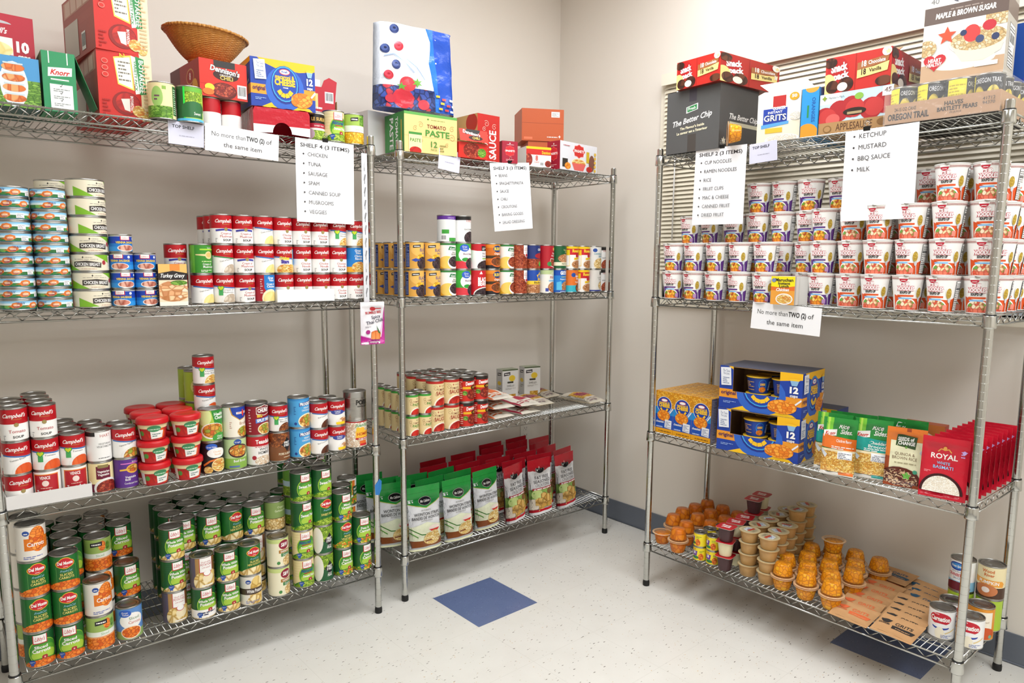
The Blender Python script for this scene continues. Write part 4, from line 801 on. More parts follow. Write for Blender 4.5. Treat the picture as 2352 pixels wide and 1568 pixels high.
def boy_f(a):
    a.r(.78, 0, 1, 1, '#efe0b4'); a.r(.12, .45, .78, .9, '#f2e9c8') if 0 else None
    a.poly([(.3, .92), (.62, .98), (.66, .45), (.36, .52)], '#e8d860'); a.poly([(.32, .9), (.6, .95), (.63, .48), (.38, .54)], '#f2efe2'); a.lines(.38, .58, .6, .9, 6, '#7a7468')
    a.poly([(.62, .98), (.72, .96), (.78, .42), (.68, .4)], '#f2f0ea'); a.poly([(.7, .98), (.86, .95), (.88, .42), (.76, .4)], '#2f8a4a')
    a.t('BOYARDEE', .78, .68, .1, WH, w=.5, b=.03, vr=True) if 0 else None
    s = Art(0, 1, 0, 1, a.ux, a.uy)
    vtxt(a, 'BOYARDEE', .805, .68, .085, WH, .5); vtxt(a, 'VARIETY PACK', .695, .68, .05, '#2f8a4a', .46)
    a.e(.5, .24, .26, .18, '#8a1a14'); a.e(.52, .25, .22, .15, 'tomato'); a.poly([(.4, .3), (.56, .32), (.56, .12), (.46, .14)], '#e8e4d8'); vtxt(a, 'BOYARDEE', .6, .25, .05, WH, .22); a.e(.72, .14, .12, .09, 'noodle'); a.e(.86, .08, .09, .07, 'noodle')
    for i in range(3): a.e(.14, .84-.1*i, .06, .04, '#e8776a'); a.e(.14, .84-.1*i, .045, .028, '#cc2a1e')
    a.lines(.82, .1, .96, .9, 14, '#d8b890'); vtxt(a, '12', .46, .98, .09, '#f0c83a', .1); a.lines(.06, .04, .2, .3, 5, '#a01a14')
def vtxt(a, s, x, y, h, c, w, down=True):
    """letters turned to read downwards (or upwards)"""
    ps, p, q = glyphs(s, .02, 0, 1.); k = h*a.ux/.69; kx = w*a.uy/(q-p); m = (p+q)/2; g = -1 if down else 1
    return a.add([[(x+(g*-1)*(z[1]*k-h*a.ux/2)/a.ux, y+g*(z[0]-m)*kx/a.uy) for z in pl] for pl in ps], c)
def boy_l(a): a.r(.2, .5, .95, .62, '#a84a40'); a.r(.05, .72, .95, .97, '#c08a78'); [a.r(.1+.2*i, .74, .27+.2*i, .95, '#d6b8a8') for i in range(4)]; a.r(.05, .05, .5, .6, '#cfc8be'); a.bars(.6, .08, .72, .35)
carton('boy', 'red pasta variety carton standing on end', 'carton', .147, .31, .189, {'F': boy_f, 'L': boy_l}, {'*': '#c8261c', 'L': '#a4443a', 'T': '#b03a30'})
def tenc(a): a.r(0, .3, .5, 1, '#b01c30'); a.e(.45, .78, .26, .07, '#b8b8bc'); a.r(.19, .1, .71, .78, '#efeae2'); a.r(.19, .48, .71, .78, '#b01c30'); a.t("Campbell's", .44, .56, .12, WH, w=.42, sh=.4, b=.02); a.e(.45, .2, .26, .18, 'cream'); a.t('10', .84, .2, .22, WH, w=.17, b=.05); a.t('cans', .85, .05, .1, WH, w=.17, b=.04)
carton('tenc', 'crimson ten-can soup carton', 'carton', .178, .25, .12, {'F': tenc}, {'*': '#b01c30'})
def undr(a): a.r(0, .55, 1, 1, '#4a94c8'); a.e(.3, .55, .4, .14, '#dfe8ec'); a.r(0, 0, 1, .55, 'greenbean'); a.e(.68, .45, .17, .45, '#dfe6ea'); [(a.e(.68, .18+.2*i, .14, .08, 'tunasteak'), a.r(.56, .24+.2*i, .8, .27+.2*i, '#c8d8dc')) for i in range(4)]
carton('undr', 'blue and green meadow-print carton', 'carton', .19, .25, .135, {'F': undr}, {'*': '#2c5f5c', 'L': '#3a7a4a'})
def knor(a): a.r(.2, .8, .23, 1, WH); a.r(.75, .8, .78, 1, WH); a.poly([(.16, .58), (.88, .62), (.9, .76), (.18, .73)], WH); a.t('Knorr', .53, .62, .085, '#c8281e', w=.6, b=.03, sh=.35); a.r(.22, .5, .8, .56, '#3f9a64'); a.r(.24, .53, .78, .55, WH); a.r(.2, .02, .88, .46, '#eef0ee'); [a.lines(.3, .1+.12*i, .78, .16+.12*i, 2, '#8a908c') for i in range(3)]; [a.band([(.5, .2+.12*i), (.53, .18+.12*i), (.58, .23+.12*i)], .0012, '#333') for i in range(3)]
def knor_x(o, w, d, h): 
    flap(o, [(w, .0, h*.98), (w, .1, h*.98), (w+.05, .1, .02), (w+.05, 0, .02)], .001, CARTON, lin('#2f8a58'))
carton('knorc', 'green torn-open carton with curved side flap', 'carton', .081, .16, .163, {'F': knor}, {'*': '#2f8f5c', 'L': '#2a7d50'}, extra=knor_x)
def denn_f(a): a.r(.3, .82, .75, 1, '#2b2826'); a.e(.55, .62, .27, .15, '#3a1a12'); a.ot("Dennison's", .53, .68, .14, WH, '#2a1512', .05, w=.62, b=.03, r=-6, sh=.1); a.t('ORIGINAL', .55, .6, .045, WH, w=.26); a.t('CHILI', .56, .5, .1, '#e8c460', w=.27, b=.02); a.r(0, .33, 1, .335, '#9a1c14'); a.e(.5, .2, .27, .22, '#5a140e'); a.e(.5, .22, .24, .18, 'chilib'); a.e(.2, .25, .1, .1, '#d8d03a'); a.e(.17, .13, .12, .09, '#e0702c'); a.bars(.78, .06, .98, .42)
def denn_l(a): a.r(0, 0, .35, 1, '#6a3a34'); a.e(.7, .6, .13, .22, '#c8a060'); a.e(.7, .6, .11, .18, '#a03024'); a.t('8', .7, .52, .18, WH, w=.05, b=.03); a.e(.85, .2, .1, .3, '#e0b040')
carton('dennc', 'red chili carton under the wicker basket', 'carton', .15, .27, .113, {'F': denn_f, 'L': denn_l}, {'*': '#cc2c1c', 'L': '#a03a30', 'B': '#8a7a6a'})
def sheet(a, x, y, w, h, r=4):
    cr, sr = math.cos(R_(r)), math.sin(R_(r)); q = [(-w/2, -h/2), (w/2, -h/2), (w/2, h/2), (-w/2, h/2)]
    a.poly([(x+p*cr-s_*a.uy/a.ux*sr, y+p*a.ux/a.uy*sr+s_*cr) for p, s_ in q], '#e6e8ee'); a.t('The Taste', x, y+h*.25, h*.13, '#3a4a80', w=w*.7, r=-r); a.t('You Love', x, y+h*.1, h*.13, '#3a4a80', w=w*.6, r=-r); a.lines(x-w*.3, y-h*.4, x+w*.35, y, 4, '#6a7aa0')
def krf(a, cups=True):
    a.fill('#1c3f9e'); a.poly([(.1, 1.01), (1, 1.01), (1, .86), (.75, .8), (.4, .82), (.18, .92)], '#f2b81c'); a.r(0, .26, 1, .46, '#e8982a')
    a.poly([(.15, 0), (.95, 0), (.9, .06), (.6, .12), (.35, .14)], '#f2c01e')
    a.e(.52, .42, .3, .46, '#2f62c0'); a.e(.52, .5, .22, .4, '#1c2f86'); a.e(.52, .52, .205, .37, '#3fa4e4'); a.e(.52, .52, .19, .345, '#1d44a4')
    a.e(.52, .77, .085, .065, '#c8202c'); a.e(.52, .77, .075, .05, WH); a.t('Kraft', .52, .75, .045, '#20409c', w=.09, b=.03)
    a.t('macaroni &', .52, .62, .085, '#f4c22a', w=.3, b=.035); a.t('CHEESE', .52, .49, .12, '#f4c22a', w=.32, b=.05); a.t('DINNER', .53, .43, .025, WH, w=.08, b=.02)
    a.band([(.42, .38), (.46, .3), (.52, .27), (.58, .3), (.62, .38)], .014, '#f4c22a')
    a.t('original', .12, .34, .085, '#3a1a5a', w=.19, b=.02); a.e(.78, .22, .17, .16, 'mac'); a.e(.7, .18, .09, .1, 'mac'); a.band([(.93, .3), (1.0, .42)], .006, '#e6e6ea')
    a.e(.91, .85, .06, .03, '#f4c22a'); a.poly([(.86, .83), (.96, .83), (.94, .72), (.88, .72)], '#8ab4d8'); a.t('12', .91, .56, .13, WH, w=.1, b=.05); a.t('cups', .91, .47, .06, WH, w=.09, b=.03)
    a.lines(.06, .14, .22, .2, 2, '#9ab4e4')
def krl(a): a.r(0, .26, 1, .46, '#e8982a'); a.poly([(0, 1.01), (1, 1.01), (1, .9), (.3, .85), (0, .92)], '#f2b81c'); a.t('12', .6, .68, .14, WH, w=.25, b=.05); a.band([(.5, .3), (.9, .55)], .008, '#e6e6ea'); a.e(.3, .3, .3, .12, 'mac')
KB = {'*': '#1c3f9e', 'T': '#5a6488', 'B': '#9a8a74'}
carton('krf', 'blue macaroni and cheese cup carton', 'carton', .214, .2, .154, {'F': lambda a: (krf(a), sheet(a, .14, .76, .17, .4)), 'L': krl}, KB)
def whitef(a): vt = a; a.r(.25, .12, .75, .42, '#c8a8a8'); a.r(.27, .14, .73, .4, '#e4dcda'); a.t('SUN', .5, .2, .14, '#b05a5c', w=.36, b=.04)
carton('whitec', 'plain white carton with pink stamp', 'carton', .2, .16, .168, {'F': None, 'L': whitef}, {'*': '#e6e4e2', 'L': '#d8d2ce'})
def pastf(a):
    a.r(0, .93, 1, 1, '#5aa04a'); a.r(0, .4, 1, .405, '#b89048'); a.star(.44, .86, .025, .035, 4, '#3f8a3a'); a.lines(.5, .845, .76, .875, 1, '#7a8a4a')
    for x, y, s, m in ((.3, .7, .012, 1), (.2, .6, .01, -1), (.9, .68, .012, -1), (.9, .45, .015, 1), (.3, .3, .01, 1), (.8, .25, .009, -1)): scroll(a, x, y, s, '#a87840', m)
    a.t('TOMATO', .6, .64, .09, '#7a2a1c', w=.36, b=.01); a.t('PASTE', .62, .44, .15, '#3f8a34', w=.46, b=.02); a.r(.08, .0, .32, .5, '#ecd8a4'); a.r(.08, .44, .32, .5, '#3f8a3a'); a.t('PASTE', .2, .26, .08, '#3f8a34', w=.2, b=.02); a.e(.2, .04, .11, .1, 'tomato')
    a.t('12', .55, .17, .14, '#4f8a3a', w=.12, b=.02); a.t('PACK', .55, .08, .05, '#4f8a3a', w=.12); a.lines(.66, .08, .78, .28, 3, '#8a8a4a')
carton('pastec', 'cream and green tomato paste carton', 'carton', .236, .155, .148, {'F': pastf, 'L': lambda a: (vtxt(a, 'TOMATO', .62, .5, .12, WH, .8), vtxt(a, 'PASTE', .35, .5, .18, WH, .8), a.r(.84, .2, .87, .8, '#e8b83a'))}, {'*': '#e4c682', 'L': '#3a8a3c', 'T': '#4f9a48'})
def saucf(a): vtxt(a, 'SAUCE', .68, .36, .3, WH, .62, False); vtxt(a, 'TOMATO', .38, .34, .14, WH, .5, False); [scroll(a, x, y, s, '#f0d8c8', m) for x, y, s, m in ((.4, .8, .014, 1), (.75, .75, .013, -1), (.3, .68, .01, -1), (.35, .1, .013, 1), (.75, .08, .012, -1))]; a.r(.2, .35, .24, .6, '#e0a83a')
def saucl(a): a.r(0, .3, 1, .305, '#b08a48'); a.e(.8, .82, .2, .2, '#b8301e'); a.r(.55, .2, 1, .6, '#d8b878'); a.t('SAUCE', .8, .4, .09, '#8a2a1c', w=.35, b=.02); a.t('12', .3, .4, .14, '#7a4a24', w=.14, b=.02)
carton('saucec', 'tall red and cream tomato sauce carton', 'carton', .118, .19, .185, {'F': saucf, 'L': saucl}, {'*': '#b4241e', 'L': '#cfa766'})
carton('dennt', 'opened red chili tray with folded flap', 'carton', .14, .1, .06, {'F': lambda a: (a.e(.45, .5, .3, .5, 'chilib'), a.e(.8, .4, .15, .3, 'greenbean'))}, '#c8281c',
       extra=lambda o, w, d, h: dflap(o, w, d, h))
def dflap(o, w, d, h):
    acc = Acc(); a = Art(0, 1, 0, 1, w*.98, .05, CARTON); a.fill('#d03424'); a.poly([(.2, .55), (.7, .7), (.75, 1.01), (.25, 1.01)], '#2b2826'); a.ot("Dennison's", .42, .55, .26, WH, '#2a1512', .04, w=.6, b=.03, r=-9); a.e(.55, .3, .25, .2, '#3a1a12'); a.t('CHILI', .56, .2, .2, '#e8c460', w=.25, b=.02)
    acc.art(a, lambda u, v, e: ((u, -.012+v*.25-e, h+.004+v*.95), None), .00012); box(acc, 0, w*.98, .001, .003, h, h+.004, BROWNK); acc.build('flap', o)
def spags(a): a.star(.5, .9, .05, .04, 4, WH); a.lines(.3, .83, .75, .86, 1, WH); a.star(.5, .55, .36, .26, 8, '#e8504a', .82); a.star(.5, .55, .33, .23, 8, '#c8202c', .84); a.t('SPAGHETTI', .5, .52, .075, WH, w=.58, b=.03); a.lines(.25, .1, .75, .2, 2, '#f0b0b0')
carton('spags', 'small crimson spaghetti carton', 'carton', .072, .11, .09, {'F': spags, 'R': lambda a: (a.r(.1, .1, .9, .9, '#eceae6'), a.facts(.3, .12, .85, .88))}, {'*': '#9c1830', 'R': '#e2e0dc'})
def elbr(a): a.star(.38, .5, .22, .42, 6, '#e8a030', .78); a.star(.38, .5, .19, .38, 6, '#e0861c', .8); vtxt(a, 'ELBOWS', .38, .45, .1, WH, .5, False); vtxt(a, "Member's Mark", .1, .5, .04, WH, .5, False); a.e(.82, .35, .05, .15, 'pasta'); vtxt(a, 'PASTA', .75, .35, .04, WH, .3, False)
carton('elb', 'rust-orange elbow pasta carton', 'carton', .2, .17, .145, {'F': lambda a: (a.r(0, .55, 1, .56, '#8a3a18'), a.r(.7, .75, .9, .92, '#e0dcd8'), a.lines(.72, .78, .88, .89, 4, '#666'), a.lines(.6, .12, .85, .17, 1, WH), a.star(.9, .15, .03, .05, 4, WH), a.r(.05, .05, .25, .12, '#e0704a')), 'R': elbr}, {'*': '#b4501f', 'R': '#b8561f', 'T': '#a84a1e'})
def eightc(a): a.r(0, .88, 1, 1, '#e8c020'); a.r(0, .6, 1, .88, '#c02420'); a.e(.1, .35, .15, .3, 'chilib'); a.t('8', .42, .32, .24, '#c03020', w=.1, b=.03); a.t('CANS', .42, .2, .08, '#c03020', w=.2); a.bars(.55, .05, .7, .25); a.e(.88, .18, .13, .16, 'chilib'); a.t('Dennison', .8, .65, .15, '#f0c030', w=.35, b=.03)
carton('eight', 'white eight-can chili carton with yellow lid', 'carton', .12, .14, .086, {'F': eightc}, {'*': '#e8e4de', 'T': '#e0b820'})
def spagf(a): a.star(.5, .72, .17, .26, 8, '#e07a70', .82); a.star(.5, .72, .155, .23, 8, '#c82824', .84); a.t('SPAGHETTI', .5, .68, .09, WH, w=.26, b=.03); a.e(.5, .3, .2, .16, '#efe2c0'); a.e(.5, .3, .18, .13, 'noodle'); a.poly([(.31, .28), (.69, .28), (.62, .03), (.38, .03)], '#d8605a'); a.e(.12, .45, .1, .3, '#d8dade'); a.r(.06, .1, .2, .4, '#2a2622'); a.e(.2, .15, .08, .12, 'mac'); a.r(.7, .35, .78, .75, '#c8a820'); a.e(.85, .35, .08, .3, '#7a4a3a'); [a.e(.94, .1+.15*i, .03, .06, '#d8b040') for i in range(5)]; a.e(.78, .12, .08, .1, 'tomato'); a.lines(.08, .85, .25, .9, 1, '#b03030')
carton('spagc', 'wide white spaghetti carton with pasta bowl', 'carton', .27, .075, .124, {'F': spagf, 'L': spags}, {'*': '#d9d9de', 'L': '#9c1830', 'T': '#c8b8b8'})
carton('spagb', 'grey-white carton lying behind spaghetti carton', 'carton', .17, .08, .03, {'F': lambda a: (a.lines(.08, .4, .4, .6, 1, '#d86a4a'), a.r(.82, .1, .95, .9, '#e0b830'))}, '#d6d6da')
def chipf(a): a.r(.42, .0, .58, .28, '#4a4540'); a.r(.43, .8, .57, 1, '#46424a'); a.poly([(.38, .62), (.6, .66), (.6, .76), (.38, .72)], WH); a.poly([(.4, .635), (.58, .665), (.58, .745), (.4, .715)], '#2f8a4a'); a.t('Fresh', .49, .67, .045, WH, w=.14, r=4, b=.02); a.t('The Better Chip', .5, .48, .085, WH, w=.74, sh=.35, b=.02, r=7); a.t("The Flavour's Inside", .5, .38, .04, '#f0e8c8', w=.46, b=.03, r=3); a.t("La saveur est a l'interieur", .5, .31, .04, '#f0e8c8', w=.58, b=.03, r=3)
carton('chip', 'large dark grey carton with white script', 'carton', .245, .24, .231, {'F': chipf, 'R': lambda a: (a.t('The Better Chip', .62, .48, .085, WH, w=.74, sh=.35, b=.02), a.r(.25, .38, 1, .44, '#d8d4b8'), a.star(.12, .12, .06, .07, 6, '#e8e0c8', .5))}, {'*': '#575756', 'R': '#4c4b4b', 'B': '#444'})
def snf(full=True):
    def d(a):
        a.e(.2, .55, .17, .42, '#b81c1c'); a.ot('Snack', .22, .6, .2, WH, '#a01818', .04, w=.26, b=.05, r=6); a.ot('pack', .26, .38, .18, WH, '#a01818', .04, w=.24, b=.05, r=6)
        a.e(.05, .25, .12, .3, '#efd88a'); a.e(.12, .18, .1, .18, 'choc'); a.e(.33, .2, .12, .2, 'choc'); a.e(.28, .15, .08, .12, '#f0e8d8'); a.e(.08, .85, .1, .14, 'choc')
        a.r(.47, 0, .474, 1, '#8a1a14')
        a.poly([(.5, .5), (.7, .56), (.95, .64), (.97, .82), (.75, .76), (.5, .72)], '#a8683a'); a.poly([(.5, .3), (.7, .34), (.95, .4), (.97, .64), (.75, .56), (.5, .52)], '#efdc8a')
        a.t('18', .6, .6, .15, WH, w=.07, b=.03); a.t('Chocolate', .79, .64, .1, WH, w=.25, b=.02, r=3); a.t('18', .6, .38, .15, '#3a1a12', w=.07, b=.03); a.t('Vanilla', .77, .43, .1, '#3a1a12', w=.18, b=.02, r=3)
        a.e(.9, .14, .12, .13, 'choc'); a.e(.93, .9, .07, .12, '#f2efe6'); a.star(.95, .88, .05, .08, 5, '#e8d8a0')
    return d
carton('snk', 'red pudding cup carton', 'carton', .2, .36, .1, {'F': snf(), 'R': lambda a: (snf()(a), a.t('36', .93, .5, .14, WH, w=.05, b=.04))}, {'*': '#c62a20', 'R': '#b4281e', 'B': '#7a2018'})
carton('snk2', 'red pudding cup carton with open lid', 'carton', .202, .3, .113, {'F': snf(), 'R': snf()}, {'*': '#c62a20', 'R': '#a02a24', 'B': '#7a2018'}, extra=lambda o, w, d, h: flap(o, [(-.0, .06, h), (w, .06, h), (w-.02, .14, h+.028), (-.03, .14, h+.03)], .0015))
def gritf(a): a.r(0, 0, 1, .42, '#efe4c8'); a.r(.36, .72, .66, .95, '#b82a28'); a.r(.14, .38, .7, .7, '#2340a0'); a.t('QUAKER', .51, .67, .06, WH, w=.3, b=.03); a.t('INSTANT', .42, .6, .045, WH, w=.34, b=.02); a.ot('GRITS', .42, .45, .12, WH, '#16286a', .05, w=.52, b=.02); a.poly([(.1, .3), (.74, .36), (.74, .42), (.1, .38)], '#5aa0dc'); a.r(.2, .2, .6, .3, '#e8b83a'); a.e(.85, .9, .11, .08, '#e0a020'); a.t('50', .85, .88, .06, WH, w=.12, b=.04); a.e(.6, .06, .4, .1, WH); a.e(.6, .07, .36, .08, 'rice'); a.e(.9, .5, .14, .08, 'rice')
def grit_x(o, w, d, h): flap(o, [(0, 0, h), (w, 0, h), (w+.02, .05, h+.012), (.0, .05, h+.02)], .001, CARTON, lin('#e8e4d8')); flap(o, [(.02, .05, h+.018), (w+.03, .05, h+.01), (w-.02, .09, h+.06), (-.03, .08, h+.055)], .001, CARTON, lin('#eceae4'))
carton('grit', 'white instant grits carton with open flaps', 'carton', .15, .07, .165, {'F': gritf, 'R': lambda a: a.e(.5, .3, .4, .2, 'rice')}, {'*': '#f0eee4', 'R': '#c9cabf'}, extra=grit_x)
carton('orng', 'light blue mandarin orange carton', 'carton', .057, .3, .159, {'F': lambda a: (a.e(.4, .02, .7, .26, '#f0962c'), a.e(.6, 1.0, .4, .1, '#f0a040'), vtxt(a, 'ORANGES', .72, .55, .2, '#1f5aa8', .5), a.r(.35, .4, .45, .65, '#2f8a4a'))}, '#2f94d4')
def applf(a): a.r(0, .3, 1, 1, '#c4dce8'); a.r(0, .75, .3, 1, '#e8eef0'); [a.e(x, y, .15, .26, '#b02a2e') for x, y in ((.08, .42), (.28, .55), (.45, .62), (.9, .62), (.72, .52))]; [a.e(x, y, .13, .22, '#c43a38') for x, y in ((.12, .42), (.5, .58), (.76, .55))]; a.e(.2, .36, .1, .14, '#d8605a'); a.e(.55, .85, .06, .08, '#8ab84a'); a.r(0, 0, 1, .3, '#b08858'); a.t('APPLESAUCE', .5, .08, .17, '#5a3a24', w=.5, b=.01); a.e(.5, .5, .16, .09, '#2a1c12'); a.r(.4, .44, .6, .5, '#b09a70'); a.r(.86, .76, 1, .98, WH); a.t('45', .93, .84, .1, '#5a2a24', w=.09, b=.03); a.star(.07, .9, .04, .07, 4, '#8aa02c'); a.t("Member's Mark", .24, .87, .05, '#4a4a4a', w=.22); a.e(.13, .14, .06, .09, '#8a6438'); a.e(.13, .14, .045, .065, '#b08858'); a.e(.88, .18, .07, .08, '#8a6438')  # handle hole not cut: its inner shade is painted as a dark ellipse
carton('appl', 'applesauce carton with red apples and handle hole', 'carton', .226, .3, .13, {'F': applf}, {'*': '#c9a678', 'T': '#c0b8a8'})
def maplf(a): a.r(0, .68, 1, .88, '#6f5f58'); a.t('QUAKER', .52, .91, .05, '#5a5a6a', w=.34, b=.02); a.t('MAPLE & BROWN SUGAR', .5, .74, .06, WH, w=.72, b=.04, sh=.15); a.lines(.32, .82, .7, .85, 1, '#a89a90'); a.t('40', .12, .92, .06, '#8a8a8a', w=.1); a.r(.75, .55, 1, .68, 'oats'); a.r(0, 0, 1, .2, '#c9a888'); a.e(.5, .2, .4, .1, '#efe9dc') ; a.e(.68, .42, .36, .16, '#f2efe8'); a.poly([(.33, .42), (1, .42), (.95, .26), (.75, .17), (.5, .19)], '#e6dfcc'); a.e(.68, .43, .33, .13, 'oats'); a.e(.6, .5, .1, .1, '#d84a48'); a.e(.8, .56, .08, .06, '#c83a44'); a.e(.5, .52, .04, .035, '#3a4468'); a.e(.7, .42, .05, .045, '#4a5478'); a.e(.88, .42, .045, .04, '#3a4468'); a.star(.3, .52, .12, .11, 5, '#d8583c', .45); a.e(.06, .4, .12, .1, 'oats'); a.heart(.17, .22, .28, .22, '#c8343a'); a.t('HEART', .17, .23, .04, WH, w=.16, b=.04); a.t('HEALTHY', .17, .18, .04, WH, w=.19, b=.04); a.r(.66, .1, .93, .15, '#efece4')
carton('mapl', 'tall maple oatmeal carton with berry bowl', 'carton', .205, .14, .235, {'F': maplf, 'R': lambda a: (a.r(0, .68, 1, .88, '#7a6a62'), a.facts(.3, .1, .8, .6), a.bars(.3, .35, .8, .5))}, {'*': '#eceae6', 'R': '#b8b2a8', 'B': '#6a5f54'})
carton('blue12', 'blue macaroni cup carton at the back of the top shelf', 'carton', .22, .15, .17, {'F': lambda a: (a.r(0, 0, 1, 1, '#1a4a9c'), a.t('12', .15, .8, .13, WH, w=.12, b=.05), a.t('cups', .16, .72, .06, WH, w=.12, b=.03), a.e(.2, .3, .3, .25, 'mac'), a.r(0, 0, 1, .08, '#1c3f9e'))}, KB)
def macf(a): a.r(0, .62, 1, 1, 'macdry'); a.r(0, .3, 1, .62, '#1f8ad0'); a.r(0, .12, 1, .45, '#1c50b0'); a.r(0, 0, 1, .12, '#eba41c'); a.lines(.2, .04, .9, .09, 1, '#8a5a10'); a.e(.5, .68, .42, .2, WH); a.e(.5, .68, .4, .19, '#1d3f9c'); a.e(.5, .79, .19, .04, '#c8202c'); a.e(.5, .79, .16, .03, WH); a.t('macaroni &', .5, .71, .05, '#f4c22a', w=.6, b=.04); a.t('CHEESE', .5, .63, .07, '#f4c22a', w=.62, b=.06); a.band([(.3, .6), (.4, .53), (.6, .53), (.7, .6)], .008, '#f4c22a'); a.e(.48, .43, .36, .13, 'mac'); a.band([(.82, .5), (1, .62)], .005, '#e6e6ea'); a.t('cheesiest', .28, .25, .05, WH, w=.45, b=.02); a.poly([(.55, .15), (.93, .13), (.95, .33), (.57, .34)], '#e6e8ee'); a.lines(.6, .16, .9, .31, 6, '#5a6a98'); a.lines(.08, .14, .45, .2, 1, '#b8c8e8')
carton('mac', 'yellow-blue macaroni dinner box', 'box', .0885, .0415, .176, {'F': macf, 'R': lambda a: (a.r(.05, 0, .95, 1, '#8d8a98'), a.lines(.15, .03, .85, .97, 26, '#d0ccd8')), 'T': lambda a: (a.r(0, 0, 1, 1, 'macdry'), a.r(.2, .4, .7, .6, '#c8a880'))}, {'*': '#e3a32c', 'R': '#e3a32c'}, name='macaroni_box')
def brownb(a): a.r(0, 0, 1, 1, '#b86a34'); a.e(.2, .85, .4, .12, '#ecc890'); a.e(.5, .55, .45, .3, 'chicken')
carton('brownb', 'brown side dish box behind the orange pouch', 'box', .125, .045, .178, {'F': brownb}, {'*': '#8a3a20', 'T': '#9a4a2c', 'R': '#a04a34'}, name='food_box')
def maruf(a): a.r(0, .55, 1, 1, '#f4e21e'); a.poly([(0, .5), (1, .5), (1, .66), (.5, .6), (0, .64)], '#e0702c'); a.r(0, 0, 1, .5, '#e8a040'); a.t('Maruchan', .55, .82, .11, '#26242a', w=.75, b=.03); a.t('Instant', .55, .71, .09, '#26242a', w=.5, b=.03); a.t('Lunch', .55, .61, .09, '#26242a', w=.4, b=.03); a.t('Chicken', .5, .48, .1, WH, w=.55, b=.04, sh=.2); a.e(.58, .2, .36, .2, WH); a.e(.58, .2, .32, .16, 'noodle'); a.e(.12, .86, .09, .07, '#7a8ab0')
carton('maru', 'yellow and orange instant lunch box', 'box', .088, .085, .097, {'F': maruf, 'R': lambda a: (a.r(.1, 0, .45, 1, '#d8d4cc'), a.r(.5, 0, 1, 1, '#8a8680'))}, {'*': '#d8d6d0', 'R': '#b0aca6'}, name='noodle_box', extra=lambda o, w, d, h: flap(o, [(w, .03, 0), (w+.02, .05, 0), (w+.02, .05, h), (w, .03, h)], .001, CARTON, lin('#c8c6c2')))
def gravf(a): a.r(0, 0, 1, 1, '#efd8b8'); a.r(0, .78, 1, 1, '#e8b868'); a.r(.4, .84, .75, 1, '#e08a3c'); a.poly([(0, .62), (1, .62), (1, .78), (.5, .84), (0, .78)], '#221c1c'); a.t('Turkey Gravy', .5, .68, .09, WH, w=.85, sh=.4, b=.02); a.e(.5, .35, .6, .25, 'chicken'); a.e(.7, .55, .3, .06, 'greenbean'); a.r(0, 0, 1, .1, '#efe8d8')
carton('gravb', 'black-bordered turkey gravy box', 'box', .083, .04, .128, {'F': gravf, 'L': lambda a: a.lines(.2, .1, .8, .9, 14, '#9a9490')}, '#2a2424', name='gravy_box')
def shelf_(a): a.r(0, .965, 1, 1, '#4a5a3a'); sigblk(a, .3, .87, .4, .11); a.e(.62, .74, .2, .09, '#e8c83a'); a.r(.32, .6, .7, .65, '#3a3a30'); a.t('SHELLS', .52, .5, .055, '#4a463a', w=.46); a.lines(.2, .42, .85, .47, 2, '#a8a49a'); a.r(.35, .02, .85, .28, 'pasta')
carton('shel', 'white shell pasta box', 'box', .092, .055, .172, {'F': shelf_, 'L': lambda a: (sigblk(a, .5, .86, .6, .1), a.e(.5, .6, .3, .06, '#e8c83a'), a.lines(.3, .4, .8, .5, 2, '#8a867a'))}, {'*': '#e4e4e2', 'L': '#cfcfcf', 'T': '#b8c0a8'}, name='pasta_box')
# trays and special cartons
def mktray(w, d, h, c):
    def mk(k):
        a = Acc(); m = CARTON; cc = lin(c); box(a, 0, w, 0, d, 0, .0006, m, cc)
        for b in ((0, w, -.001, .0005), (0, w, d-.0005, d+.001)): box(a, *b, 0, h, m, cc)
        for b in ((-.001, .0005), (w-.0005, w+.001)): box(a, *b, 0, d, 0, h, m, cc)
        return a.build(k.name)
    return mk
Kind('trayw', 'cardboard_tray', 'white cardboard tray under three soup cans', 'tray', .042, mktray(.207, .14, .042, '#efefee'))
Kind('trayw2', 'cardboard_tray', 'white cardboard tray under the leftmost tomato soups', 'tray', .039, mktray(.208, .29, .039, '#dcdad8'))
def mkpeartray(k):
    w, d, h = .3, .36, .058; acc = Acc(); c = '#b28a66'
    def f(a): a.t('24-15 OZ CANS', .19, .62, .17, '#3a2c22', w=.2, b=.02); a.t('OREGON TRAIL', .22, .2, .3, '#2c221c', w=.38, b=.04); a.t('HALVES', .62, .6, .19, '#2c221c', w=.16, b=.03); a.t('BARTLETT PEARS', .65, .34, .19, '#2c221c', w=.34, b=.03); a.t('IN JUICE', .64, .2, .08, '#2c221c', w=.1); a.t('41712', .91, .6, .15, '#4a4540', w=.1); a.t('94370', .91, .4, .15, '#4a4540', w=.1)
    boxfaces(acc, w, d, h, {'F': f}, c, holes={'T': None}); boxfaces(acc, w-.002, d-.002, .002, {}, c)
    for b in ((.001, w-.001, .001, .002), (.001, w-.001, d-.002, d-.001)): box(acc, *b, 0, h, BROWNK)
    for b in ((.001, .002), (w-.002, w-.001)): box(acc, *b, .002, d-.002, 0, h, BROWNK)
    return acc.build(k.name)
Kind('ptray', 'cardboard_tray', 'brown pear halves tray at right end of the top shelf', 'tray', .058, mkpeartray)
